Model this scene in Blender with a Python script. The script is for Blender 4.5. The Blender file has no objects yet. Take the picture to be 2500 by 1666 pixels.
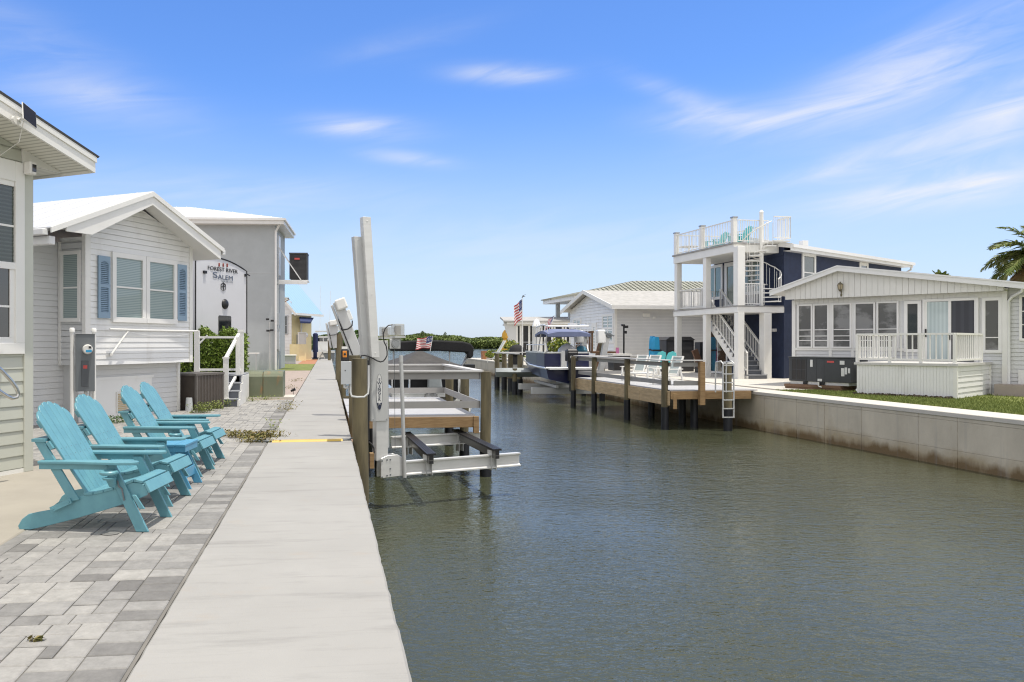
import bpy, math, random
from math import radians, sin, cos, tan, atan, atan2, sqrt, pi, hypot
from mathutils import Vector, Matrix
random.seed(7)
S = bpy.context.scene
COL = S.collection
# ---------------------------------------------------------------- camera model (survey of the place: a line of sight per photo point)
FP, PU, PV, EYE = 1900., 1000., 838., 1.55
YAW = radians(6.01)
_c, _s = cos(YAW), sin(YAW)
WATER = -1.22
def ray(u, v):
    a = (u-PU)/FP; b = (PV-v)/FP
    return (_c*a+_s, -_s*a+_c, b)
def P(u, v, Z):
    r = ray(u, v); return Vector((r[0]*Z, r[1]*Z, EYE+r[2]*Z))
def G(u, v, z=0.):
    r = ray(u, v); t = (z-EYE)/r[2]; return Vector((r[0]*t, r[1]*t, z))
class Fr:
    """a local frame: origin on the ground, x along the front, y into the thing"""
    def __init__(s, o, th): s.o = Vector(o); s.deg = th; s.th = radians(th); s.c = cos(s.th); s.s = sin(s.th)
    def loc(s, p): dx, dy = p[0]-s.o[0], p[1]-s.o[1]; return Vector((dx*s.c+dy*s.s, -dx*s.s+dy*s.c, p[2]-s.o[2]))
    def wor(s, p): return Vector((s.o[0]+p[0]*s.c-p[1]*s.s, s.o[1]+p[0]*s.s+p[1]*s.c, s.o[2]+p[2]))
    def _r(s, u, v):
        r = ray(u, v); return s.loc((0, 0, EYE)), (r[0]*s.c+r[1]*s.s, -r[0]*s.s+r[1]*s.c, r[2])
    def onY(s, u, v, y=0.):
        c, d = s._r(u, v); t = (y-c[1])/d[1]; return (c[0]+d[0]*t, c[2]+d[2]*t)
    def onX(s, u, v, x=0.):
        c, d = s._r(u, v); t = (x-c[0])/d[0]; return (c[1]+d[1]*t, c[2]+d[2]*t)
    def onZ(s, u, v, z=0.):
        c, d = s._r(u, v); t = (z-c[2])/d[2]; return (c[0]+d[0]*t, c[1]+d[1]*t)
# ---------------------------------------------------------------- mesh builder
class MB:
    def __init__(s): s.v = []; s.f = []; s.m = []; s.t = []
    def add(s, vs, fs, m=0, tone=.5):
        o = len(s.v); s.v.extend([tuple(p) for p in vs])
        for f in fs: s.f.append([i+o for i in f]); s.m.append(m); s.t.append(tone)
        return s
    def box(s, x0, x1, y0, y1, z0, z1, m=0, tone=.5):
        if x0 > x1: x0, x1 = x1, x0
        if y0 > y1: y0, y1 = y1, y0
        if z0 > z1: z0, z1 = z1, z0
        return s.add([(x0,y0,z0),(x1,y0,z0),(x1,y1,z0),(x0,y1,z0),(x0,y0,z1),(x1,y0,z1),(x1,y1,z1),(x0,y1,z1)],
              [(0,3,2,1),(4,5,6,7),(0,1,5,4),(1,2,6,5),(2,3,7,6),(3,0,4,7)], m, tone)
    def beam(s, p, q, w, h, m=0, up=(0,0,1)):
        p = Vector(p); q = Vector(q); d = (q-p).normalized(); u = Vector(up)
        x = d.cross(u)
        if x.length < 1e-4: x = d.cross(Vector((0,1,0)))
        x.normalize(); u = x.cross(d).normalized(); x *= w/2; u *= h/2
        return s.add([p-x-u,p+x-u,p+x+u,p-x+u,q-x-u,q+x-u,q+x+u,q-x+u],
              [(0,1,2,3),(7,6,5,4),(0,4,5,1),(1,5,6,2),(2,6,7,3),(3,7,4,0)], m)
    def cyl(s, p, q, r0, r1=None, n=10, m=0):
        r1 = r0 if r1 is None else r1
        p = Vector(p); q = Vector(q); d = (q-p).normalized()
        x = d.orthogonal().normalized(); y = d.cross(x)
        vs = []
        for c, r in ((p, r0), (q, r1)):
            for i in range(n): a = 2*pi*i/n; vs.append(c+(x*cos(a)+y*sin(a))*r)
        fs = [(i,(i+1)%n,n+(i+1)%n,n+i) for i in range(n)]+[tuple(range(n-1,-1,-1)), tuple(range(n,2*n))]
        return s.add(vs, fs, m)
    def tube(s, pts, r, n=8, m=0, closed=False):
        pts = [Vector(p) for p in pts]; N = len(pts); vs = []; up = None
        for i, p in enumerate(pts):
            if closed: d = pts[(i+1)%N]-pts[i-1]
            else: d = pts[min(i+1,N-1)]-pts[max(i-1,0)]
            d.normalize()
            x = d.orthogonal().normalized() if up is None else (up-d*up.dot(d)).normalized()
            up = x; y = d.cross(x)
            rr = r[i] if isinstance(r, (list, tuple)) else r
            for k in range(n): a = 2*pi*k/n; vs.append(p+(x*cos(a)+y*sin(a))*rr)
        fs = []
        for i in range(N if closed else N-1):
            j = (i+1) % N
            for k in range(n): fs.append((i*n+k, i*n+(k+1)%n, j*n+(k+1)%n, j*n+k))
        if not closed: fs += [tuple(range(n-1,-1,-1)), tuple(range((N-1)*n, N*n))]
        return s.add(vs, fs, m)
    def prism(s, pts, ax, a, b, m=0):
        """polygon in the plane across axis ax ('x': (y,z), 'y': (x,z), 'z': (x,y)) pushed from a to b"""
        def mk(p, t): return {'x': (t,p[0],p[1]), 'y': (p[0],t,p[1]), 'z': (p[0],p[1],t)}[ax]
        n = len(pts); vs = [mk(p,a) for p in pts]+[mk(p,b) for p in pts]
        fs = [(i,(i+1)%n,n+(i+1)%n,n+i) for i in range(n)]+[tuple(range(n-1,-1,-1)), tuple(range(n,2*n))]
        return s.add(vs, fs, m)
    def lathe(s, prof, c, n=12, m=0):
        vs = []; k = len(prof)
        for r, z in prof:
            for i in range(n): a = 2*pi*i/n; vs.append((c[0]+r*cos(a), c[1]+r*sin(a), c[2]+z))
        fs = []
        for j in range(k-1):
            for i in range(n): fs.append((j*n+i, j*n+(i+1)%n, (j+1)*n+(i+1)%n, (j+1)*n+i))
        fs += [tuple(range(n-1,-1,-1)), tuple(range((k-1)*n, k*n))]
        return s.add(vs, fs, m)
    def quad(s, a, b, c, d, m=0, tone=.5): return s.add([a,b,c,d], [(0,1,2,3)], m, tone)
    def siding(s, poly, y, pitch=.115, dep=.014, m=0):
        """lapped boards over the convex polygon poly (x,z) on the plane y; outside is -y"""
        z0 = min(p[1] for p in poly); z1 = max(p[1] for p in poly); k = 0
        s.add([(p[0],y+.006,p[1]) for p in poly], [tuple(range(len(poly)))], m)
        while z0+k*pitch < z1-1e-4:
            a, b = z0+k*pitch, min(z1, z0+(k+1)*pitch); q = clip(clip(poly, a, 1), b, -1); k += 1
            if len(q) < 3: continue
            gr = .11*pitch; q2 = clip(q, b-gr, -1) if b-a > gr*2 else q
            if len(q2) < 3: continue
            vs = [(p[0], y-.003-dep*(b-p[1])/(b-a), p[1]) for p in q2]
            s.add(vs, [tuple(range(len(vs)))], m)
            lo = sorted([p for p in q if abs(p[1]-a) < 1e-5])
            if len(lo) >= 2:
                l, r = lo[0][0], lo[-1][0]
                s.add([(l,y,a),(r,y,a),(r,y-.003-dep,a),(l,y-.003-dep,a)], [(0,1,2,3)], m)
        return s
    def xf(s, M):
        s.v = [tuple(M @ Vector(p)) for p in s.v]; return s
    def split(s, name, mats, parent=None, **k):
        """every loose piece becomes a part of its own"""
        par = list(range(len(s.v)))
        def fd(i):
            while par[i] != i: par[i] = par[par[i]]; i = par[i]
            return i
        for f in s.f:
            for i in f[1:]: par[fd(i)] = fd(f[0])
        g = {}
        for f, m in zip(s.f, s.m): g.setdefault(fd(f[0]), []).append((f, m))
        out = []
        for fs in g.values():
            ids = sorted({i for f, m in fs for i in f}); mp = {j: n for n, j in enumerate(ids)}; b = MB(); b.v = [s.v[i] for i in ids]
            b.f = [[mp[i] for i in f] for f, m in fs]; b.m = [m for f, m in fs]; b.t = [.5]*len(fs); out.append(b.build(name, mats, parent, **k))
        return out
    def build(s, name, mats, parent=None, smooth=False, bevel=0, tone=False, seg=1):
        me = bpy.data.meshes.new(name); me.from_pydata(s.v, [], s.f)
        if not isinstance(mats, (list, tuple)): mats = [mats]
        for m in mats: me.materials.append(m)
        me.polygons.foreach_set('material_index', s.m)
        if tone:
            at = me.attributes.new('tone', 'FLOAT', 'FACE'); at.data.foreach_set('value', s.t)
        import bmesh
        bm = bmesh.new(); bm.from_mesh(me); bmesh.ops.recalc_face_normals(bm, faces=bm.faces) if not tone else None
        bm.to_mesh(me); bm.free()
        if smooth: me.shade_smooth(); me.set_sharp_from_angle(angle=radians(38))
        o = bpy.data.objects.new(name, me); COL.objects.link(o)
        if parent: o.parent = parent
        if bevel:
            b = o.modifiers.new('edge', 'BEVEL'); b.width = bevel; b.segments = seg; b.limit_method = 'ANGLE'; b.angle_limit = radians(40)
        return o
def clip(poly, z, sgn):
    out = []; n = len(poly)
    for i in range(n):
        a, b = poly[i], poly[(i+1)%n]; da, db = (a[1]-z)*sgn, (b[1]-z)*sgn
        if da >= -1e-9: out.append(a)
        if (da > 1e-9 and db < -1e-9) or (da < -1e-9 and db > 1e-9):
            t = da/(da-db); out.append((a[0]+(b[0]-a[0])*t, a[1]+(b[1]-a[1])*t))
    return out
def thing(name, label, cat, loc=(0,0,0), rz=0., group=None):
    o = bpy.data.objects.new(name, None); COL.objects.link(o); o.empty_display_size = .1
    o.location = loc; o.rotation_euler = (0,0,radians(rz)); o['label'] = label; o['category'] = cat
    if group: o['group'] = group
    return o
def tag(o, label, cat, group=None, kind=None):
    if kind != 'structure': o['label'] = label; o['category'] = cat
    if group: o['group'] = group
    if kind: o['kind'] = kind
    return o
def struct(o): o['kind'] = 'structure'; return o
def dup(root, loc, rz, label=None, group=None):
    def cp(o, par):
        c = o.copy(); COL.objects.link(c)
        if par: c.parent = par
        for ch in o.children: cp(ch, c)
        return c
    r = cp(root, None); r.location = loc; r.rotation_euler = (0,0,radians(rz))
    if label: r['label'] = label
    if group: r['group'] = group
    return r
def text(name, s, size, mat, parent, loc, rot, ext=.002, sx=1., sy=1., shear=0.):
    cu = bpy.data.curves.new(name, 'FONT'); cu.body = s; cu.size = size; cu.extrude = ext; cu.align_x = 'CENTER'; cu.align_y = 'CENTER'; cu.shear = shear
    t = bpy.data.objects.new(name+'_c', cu); COL.objects.link(t)
    dg = bpy.context.evaluated_depsgraph_get(); dg.update()
    me = bpy.data.meshes.new_from_object(t.evaluated_get(dg)); bpy.data.objects.remove(t)
    me.materials.clear(); me.materials.append(mat)
    o = bpy.data.objects.new(name, me); COL.objects.link(o); o.parent = parent
    o.location = loc; o.rotation_euler = rot; o.scale = (sx, sy, 1)
    return o
# ---------------------------------------------------------------- materials
def nn(nt, t, **k):
    n = nt.nodes.new(t)
    for a, b in k.items():
        if a in n.inputs.keys(): n.inputs[a].default_value = b
        else: setattr(n, a, b)
    return n
def mat(name, col, rough=.55, metal=0., var=.12, scale=2.5, bump=0., bscale=60., coat=0., spec=.5, col2=None, stretch=(1,1,1), detail=5., contrast=(.35,.65)):
    m = bpy.data.materials.new(name); m.use_nodes = True; nt = m.node_tree; L = nt.links
    b = nt.nodes['Principled BSDF']
    b.inputs['Roughness'].default_value = rough; b.inputs['Metallic'].default_value = metal
    b.inputs['Specular IOR Level'].default_value = spec
    if coat: b.inputs['Coat Weight'].default_value = coat; b.inputs['Coat Roughness'].default_value = .04
    c2 = col2 or tuple(c*(1-var) for c in col)
    tc = nn(nt, 'ShaderNodeTexCoord'); mp = nn(nt, 'ShaderNodeMapping', Scale=stretch); L.new(tc.outputs['Object'], mp.inputs['Vector'])
    no = nn(nt, 'ShaderNodeTexNoise', Scale=scale, Detail=detail, Roughness=.6); L.new(mp.outputs[0], no.inputs['Vector'])
    r = nn(nt, 'ShaderNodeValToRGB'); r.color_ramp.elements[0].position = contrast[0]; r.color_ramp.elements[1].position = contrast[1]
    r.color_ramp.elements[0].color = (*col, 1); r.color_ramp.elements[1].color = (*c2, 1)
    L.new(no.outputs['Fac'], r.inputs[0]); L.new(r.outputs[0], b.inputs['Base Color'])
    if bump:
        n2 = nn(nt, 'ShaderNodeTexNoise', Scale=bscale, Detail=4.); L.new(mp.outputs[0], n2.inputs['Vector'])
        bp = nn(nt, 'ShaderNodeBump', Strength=bump, Distance=.02); L.new(n2.outputs['Fac'], bp.inputs['Height']); L.new(bp.outputs[0], b.inputs['Normal'])
    m['_r'] = r.name; return m
def over(m, col, scale, lo, hi, stretch=(1,1,1), fac=1., zband=None, detail=6.):
    """a second layer of dirt or stain with its own shape on material m"""
    nt = m.node_tree; L = nt.links; b = nt.nodes['Principled BSDF']
    src = b.inputs['Base Color'].links[0].from_socket
    tc = nn(nt, 'ShaderNodeTexCoord'); mp = nn(nt, 'ShaderNodeMapping', Scale=stretch); L.new(tc.outputs['Object'], mp.inputs['Vector'])
    no = nn(nt, 'ShaderNodeTexNoise', Scale=scale, Detail=detail, Roughness=.65); L.new(mp.outputs[0], no.inputs['Vector'])
    mr = nn(nt, 'ShaderNodeMapRange'); mr.inputs[1].default_value = lo; mr.inputs[2].default_value = hi; mr.inputs[4].default_value = fac
    val = no.outputs['Fac']
    if zband:
        sp = nn(nt, 'ShaderNodeSeparateXYZ'); L.new(tc.outputs['Object'], sp.inputs[0])
        z = nn(nt, 'ShaderNodeMapRange'); z.inputs[1].default_value = zband[0]; z.inputs[2].default_value = zband[1]; z.inputs[3].default_value = zband[2]; z.inputs[4].default_value = zband[3]
        L.new(sp.outputs['Z'], z.inputs[0])
        ad = nn(nt, 'ShaderNodeMath', operation='ADD'); L.new(val, ad.inputs[0]); L.new(z.outputs[0], ad.inputs[1]); val = ad.outputs[0]
    L.new(val, mr.inputs[0])
    mx = nn(nt, 'ShaderNodeMix', data_type='RGBA'); L.new(mr.outputs[0], mx.inputs[0]); L.new(src, mx.inputs[6]); mx.inputs[7].default_value = (*col, 1)
    L.new(mx.outputs[2], b.inputs['Base Color']); return m
def stripes(name, c1, c2, per, axis='Z', rough=.4, coat=0., duty=.5, bump=0.):
    m = bpy.data.materials.new(name); m.use_nodes = True; nt = m.node_tree; L = nt.links; b = nt.nodes['Principled BSDF']
    b.inputs['Roughness'].default_value = rough; b.inputs['Coat Weight'].default_value = coat; b.inputs['Coat Roughness'].default_value = .03
    tc = nn(nt, 'ShaderNodeTexCoord'); sp = nn(nt, 'ShaderNodeSeparateXYZ'); L.new(tc.outputs['Object'], sp.inputs[0])
    mu = nn(nt, 'ShaderNodeMath', operation='MULTIPLY'); mu.inputs[1].default_value = 1/per; L.new(sp.outputs[axis], mu.inputs[0])
    fr = nn(nt, 'ShaderNodeMath', operation='FRACT'); L.new(mu.outputs[0], fr.inputs[0])
    r = nn(nt, 'ShaderNodeValToRGB'); e = r.color_ramp.elements; e[0].position = max(0,duty-.12); e[1].position = duty+.12; e[0].color = (*c1,1); e[1].color = (*c2,1)
    L.new(fr.outputs[0], r.inputs[0]); L.new(r.outputs[0], b.inputs['Base Color'])
    if bump:
        bp = nn(nt, 'ShaderNodeBump', Strength=bump, Distance=.02); L.new(fr.outputs[0], bp.inputs['Height']); L.new(bp.outputs[0], b.inputs['Normal'])
    return m
M = {}
M['white'] = mat('white_paint', (.82,.81,.77), .45, var=.05, bump=.03)
M['vinyl'] = mat('white_vinyl_siding', (.82,.82,.805), .42, var=.05, scale=1.2); over(M['vinyl'], (.58,.56,.51), 2., .54, .80, (1,1,.3), .6)
M['vinylgrey'] = mat('pale_grey_siding', (.66,.665,.665), .45, var=.07, scale=1.2)
M['sage'] = mat('sage_siding', (.52,.53,.46), .45, var=.06, scale=1.)
M['sagetrim'] = mat('sage_trim', (.56,.57,.50), .45, var=.05)
M['soffit'] = stripes('soffit_vents', (.70,.69,.62), (.45,.44,.39), .06, 'X', .6, duty=.7)
M['roofwhite'] = mat('white_roof_metal', (.63,.635,.64), .35, var=.03, scale=1.)
M['cream'] = mat('cream_panel', (.74,.73,.69), .5, var=.04); 
M['stucco'] = mat('grey_stucco', (.42,.45,.465), .85, var=.08, scale=1.5, bump=.15, bscale=90)
M['navy'] = mat('navy_stucco', (.030,.042,.085), .75, var=.22, scale=4., bump=.25, bscale=50, spec=.3)
M['gutter'] = mat('white_gutter', (.78,.78,.77), .35, var=.05)
M['concrete'] = mat('pale_concrete', (.345,.338,.32), .85, var=.10, scale=.8, bump=.12, bscale=120, detail=8); over(M['concrete'], (.315,.31,.295), .9, .52, .72, (1,2.5,1), .6); over(M['concrete'], (.29,.285,.27), 5., .63, .76, (1,3.5,1), .55); over(M['concrete'], (.35,.29,.23), 1.7, .60, .75, (1,1.6,1), .4); over(M['concrete'], (.20,.195,.185), 1.6, .54, .74, (.55,3.2,1), .6); over(M['concrete'], (.22,.212,.20), 3., .56, .78, (.35,9.,1), .35); over(M['concrete'], (.20,.19,.175), 70., .64, .72, fac=.45); over(M['concrete'], (.15,.12,.09), 22., .73, .77, fac=.6)
M['pad'] = mat('tan_concrete', (.37,.34,.285), .9, var=.14, scale=1.2, bump=.1, bscale=150); over(M['pad'], (.36,.33,.28), 3., .6, .75, fac=.5)
M['cap'] = mat('cap_concrete', (.58,.55,.49), .85, var=.08, scale=1.5, bump=.08)
M['wall'] = mat('seawall_concrete', (.63,.57,.455), .9, var=.18, scale=1.3, bump=.18, bscale=35, stretch=(1,1,.6), detail=9)
over(M['wall'], (.42,.34,.215), 1.6, .58, .92, (1,.5,.5), .85, (-.70,-1.05,0,.45)); over(M['wall'], (.165,.105,.042), 2.2, .70, .96, (1,.8,.25), .9, (-.84,-1.16,0,.50)); over(M['wall'], (.07,.07,.06), 14., .72, .76, fac=.7); over(M['wall'], (.27,.27,.27), 1.2, .55, .8, (3,3,.18), .5)
M['grass'] = mat('lawn', (.20,.225,.055), .9, col2=(.13,.16,.035), scale=1.6, bump=.5, bscale=90, detail=9, contrast=(.4,.6)); over(M['grass'], (.26,.23,.07), 2.6, .56, .72, fac=.6)
M['blade'] = mat('grass_blades', (.21,.245,.06), .8, col2=(.14,.18,.04), scale=3.)
M['soil'] = mat('sandy_ground', (.36,.32,.26), .95, var=.2, scale=2., bump=.2)
M['joint'] = mat('paver_joint_sand', (.20,.19,.17), .95, var=.2, scale=4.)
M['steelgrey'] = mat('galvanised', (.42,.43,.44), .4, .7, var=.12, scale=4.)
M['alu'] = mat('mill_aluminium', (.74,.74,.72), .38, .3, var=.10, scale=2.5, stretch=(1,1,4)); over(M['alu'], (.40,.39,.36), 3., .6, .8, (1,1,6), .45)
M['alugrey'] = mat('grey_aluminium', (.58,.585,.575), .42, .25, var=.08, scale=2.)
M['railgrey'] = mat('grey_composite_rail', (.36,.35,.335), .65, var=.10, scale=3.)
M['railtop'] = mat('pale_composite_cap', (.58,.57,.55), .6, var=.08, scale=3.)
M['deckgrey'] = mat('pale_deck_grating', (.46,.46,.465), .6, var=.08, scale=5.)
M['wood'] = mat('treated_lumber', (.36,.235,.115), .75, col2=(.25,.155,.07), scale=3., stretch=(1,1,8), bump=.1, bscale=30); over(M['wood'], (.20,.15,.09), 2., .6, .75, fac=.5)
M['woodpale'] = mat('weathered_lumber', (.56,.42,.245), .8, col2=(.40,.295,.17), scale=2.4, stretch=(1,1,6), bump=.1, bscale=30)
M['pile'] = mat('treated_pile', (.185,.155,.088), .85, col2=(.10,.086,.052), scale=5., stretch=(1,1,.15), bump=.4, bscale=22, contrast=(.4,.6)); over(M['pile'], (.29,.25,.15), 5., .62, .75, (1,1,.2), .6); over(M['pile'], (.05,.045,.03), 3., .66, .75, (1,1,.5), .6)
M['sleeve'] = mat('black_pile_sleeve', (.014,.016,.022), .45, var=.3, scale=3.)
M['black'] = mat('black_plastic', (.018,.018,.02), .45, var=.2)
M['blackcloth'] = mat('black_canvas', (.012,.012,.014), .8, var=.3, bump=.2, bscale=20)
M['charcoal'] = mat('charcoal_resin', (.050,.050,.054), .55, var=.12)
M['acmetal'] = mat('dark_ac_metal', (.062,.066,.070), .45, .2, var=.1)
M['aqua'] = mat('turquoise_lumber', (.14,.34,.39), .40, col2=(.115,.29,.345), scale=7., stretch=(1,1,1), bump=.05, bscale=60)
M['aquablue'] = mat('blue_lumber', (.10,.34,.52), .42, var=.12, scale=6.)
M['shutter'] = mat('blue_shutter', (.26,.37,.48), .5, var=.06)
M['shutdark'] = mat('blue_shutter_slot', (.10,.17,.26), .5, var=.1)
M['trimwhite'] = mat('window_frame', (.82,.81,.78), .4, var=.04)
M['blinds'] = stripes('window_with_blinds', (.33,.40,.39), (.20,.27,.27), .035, 'Z', .3, coat=1., duty=.55)
M['blindsgreen'] = stripes('window_with_dark_blinds', (.022,.036,.028), (.05,.068,.06), .045, 'Z', .2, coat=1., duty=.6)
M['glass'] = mat('dark_window_glass', (.022,.026,.028), .04, var=.3, spec=.9, coat=1.)
M['glassgreen'] = mat('green_tinted_glass', (.10,.155,.125), .05, var=.25, spec=.8, coat=.8, scale=.7)
M['screen'] = mat('insect_screen', (.105,.105,.10), .22, col2=(.24,.24,.235), scale=.85, spec=.6, stretch=(1,1,1.4), contrast=(.48,.56), coat=.4)  # pale patches in the colour stand in for reflections on the screens
M['curtain'] = stripes('curtain_behind_glass', (.52,.60,.60), (.42,.50,.50), .11, 'X', .4, coat=.9, duty=.5)
M['darkscreen'] = stripes('dark_sliding_screen', (.040,.042,.052), (.055,.058,.070), .22, 'X', .35, duty=.6)
M['metergrey'] = mat('meter_box_grey', (.16,.175,.185), .5, var=.1)
M['boxgrey'] = mat('electric_box_grey', (.52,.54,.55), .45, var=.06)
M['pvc'] = mat('white_pvc', (.78,.77,.73), .4, var=.06)
M['stain'] = mat('stainless', (.62,.61,.58), .22, .95, var=.05)
M['yellow'] = mat('yellow_plastic', (.62,.42,.08), .5, var=.1)
M['orange'] = mat('orange_plastic', (.80,.28,.03), .5, var=.1)
M['red'] = mat('red_label', (.62,.09,.08), .5, var=.1)
M['labelwhite'] = mat('paper_label', (.72,.72,.70), .6, var=.06)
M['olive'] = mat('olive_cabinet', (.135,.155,.095), .5, col2=(.18,.195,.125), scale=1.5); over(M['olive'], (.30,.15,.05), 3.5, .60, .74, (1,1,.3), .75)
M['beigecond'] = stripes('condenser_louvres', (.105,.085,.068), (.035,.028,.024), .022, 'Z', .6, duty=.6)
M['stepgrey'] = mat('slate_step', (.15,.16,.18), .7, var=.14, scale=3.)
M['steptread'] = mat('grey_tread', (.30,.31,.33), .6, var=.08)
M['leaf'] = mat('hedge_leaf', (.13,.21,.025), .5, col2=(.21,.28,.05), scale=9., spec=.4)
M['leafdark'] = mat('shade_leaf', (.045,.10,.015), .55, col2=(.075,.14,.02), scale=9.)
M['mangrove'] = mat('mangrove_leaf', (.062,.100,.020), .75, col2=(.125,.165,.034), scale=.16, detail=8, contrast=(.38,.62))
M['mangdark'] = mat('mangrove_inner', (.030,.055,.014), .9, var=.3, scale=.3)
M['twig'] = mat('bark', (.17,.13,.09), .9, var=.25, scale=6., bump=.3)
M['weed'] = mat('weed', (.14,.16,.035), .8, col2=(.24,.17,.07), scale=14.)
M['palmleaf'] = mat('palm_frond', (.105,.165,.028), .55, col2=(.20,.21,.05), scale=2.)
M['palmdry'] = mat('dry_palm_frond', (.27,.15,.05), .75, col2=(.17,.13,.04), scale=3.)
M['hull'] = mat('navy_gelcoat', (.016,.020,.075), .35, var=.15, coat=.25)
M['hullgrey'] = mat('slate_gelcoat', (.055,.066,.095), .35, var=.12, coat=.25)
M['boatwhite'] = mat('white_gelcoat', (.80,.80,.78), .25, var=.04, coat=.5)
M['canvas'] = mat('grey_boat_cover', (.075,.072,.070), .85, var=.3, scale=3., bump=.3, bscale=8)
M['canvaspale'] = mat('pale_grey_cover', (.34,.37,.38), .8, var=.15, scale=3.)
M['canvasblue'] = mat('blue_grey_canvas', (.17,.20,.33), .7, var=.1)
M['navycloth'] = mat('navy_canvas', (.022,.035,.11), .8, var=.15, bump=.15, bscale=15)
M['flagred'] = mat('flag_red', (.52,.06,.07), .8, var=.1); M['flagwhite'] = mat('flag_white', (.78,.76,.74), .8, var=.06); M['flagblue'] = mat('flag_blue', (.03,.05,.17), .8, var=.1)
M['tile'] = mat('green_roof_tile', (.35,.35,.295), .7, col2=(.26,.265,.22), scale=2.); M['tiledark'] = mat('roof_tile_gap', (.10,.115,.09), .8, var=.2)
M['shingle'] = mat('pale_shingle', (.44,.43,.41), .85, col2=(.35,.345,.325), scale=3., bump=.2, bscale=25)
M['darkshingle'] = mat('dark_shingle', (.06,.058,.056), .9, var=.25, scale=8.)
M['bluemetal'] = stripes('blue_standing_seam', (.30,.47,.66), (.22,.36,.54), .42, 'X', .4, duty=.88)
M['kayak'] = mat('blue_kayak', (.035,.34,.62), .45, var=.15)
M['butter'] = mat('yellow_cottage_paint', (.84,.72,.40), .6, var=.06)
M['terracotta'] = mat('terracotta_tile', (.42,.19,.09), .7, var=.15)
M['pinkpaver'] = mat('pink_paver', (.38,.31,.265), .9, col2=(.31,.255,.22), scale=3., bump=.1)
M['mesh'] = mat('sling_fabric', (.33,.38,.38), .7, var=.08)
M['teal'] = mat('teal_plastic', (.08,.42,.42), .45, var=.06)
M['brownwood'] = mat('brown_fence', (.16,.085,.04), .8, var=.2, scale=3.)
M['goldcloth'] = mat('gold_umbrella', (.72,.40,.06), .8, var=.12)
M['brick'] = mat('old_timber_curb', (.20,.12,.075), .85, var=.25, scale=3.)
M['mulch'] = mat('dark_mulch', (.07,.05,.035), .95, var=.4, scale=9., bump=.6)
M['lens'] = mat('dark_lens', (.01,.01,.012), .1, var=.1, coat=1.)
M['solar'] = mat('solar_cell', (.018,.017,.022), .55, var=.2, spec=.25)
def mk_clear():
    m = bpy.data.materials.new('clear_motor_cover'); m.use_nodes = True; b = m.node_tree.nodes['Principled BSDF']
    b.inputs['Base Color'].default_value = (.50,.48,.42,1); b.inputs['Roughness'].default_value = .12; b.inputs['Alpha'].default_value = .45; return m
M['clear'] = mk_clear()
def mk_paver():
    m = bpy.data.materials.new('grey_pavers'); m.use_nodes = True; nt = m.node_tree; L = nt.links; b = nt.nodes['Principled BSDF']; b.inputs['Roughness'].default_value = .85
    at = nn(nt, 'ShaderNodeAttribute', attribute_name='tone'); tc = nn(nt, 'ShaderNodeTexCoord')
    r = nn(nt, 'ShaderNodeValToRGB'); e = r.color_ramp.elements; e[0].color = (.155,.15,.142,1); e[1].color = (.35,.34,.315,1)
    for p, c in ((.30,(.22,.215,.205,1)),(.6,(.29,.283,.268,1))): x = e.new(p); x.color = c
    L.new(at.outputs['Fac'], r.inputs[0])
    no = nn(nt, 'ShaderNodeTexNoise', Scale=9., Detail=10., Roughness=.78); L.new(tc.outputs['Object'], no.inputs['Vector'])
    mr = nn(nt, 'ShaderNodeMapRange'); mr.inputs[1].default_value = .3; mr.inputs[2].default_value = .7; mr.inputs[3].default_value = .72; mr.inputs[4].default_value = 1.20; L.new(no.outputs['Fac'], mr.inputs[0])
    mx = nn(nt, 'ShaderNodeMix', data_type='RGBA', blend_type='MULTIPLY'); mx.inputs[0].default_value = 1; L.new(r.outputs[0], mx.inputs[6]); L.new(mr.outputs[0], mx.inputs[7]); L.new(mx.outputs[2], b.inputs['Base Color'])
    n2 = nn(nt, 'ShaderNodeTexNoise', Scale=160., Detail=3.); L.new(tc.outputs['Object'], n2.inputs['Vector'])
    bp = nn(nt, 'ShaderNodeBump', Strength=.18, Distance=.01); L.new(n2.outputs['Fac'], bp.inputs['Height']); L.new(bp.outputs[0], b.inputs['Normal']); return m
M['paver'] = mk_paver()
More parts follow.
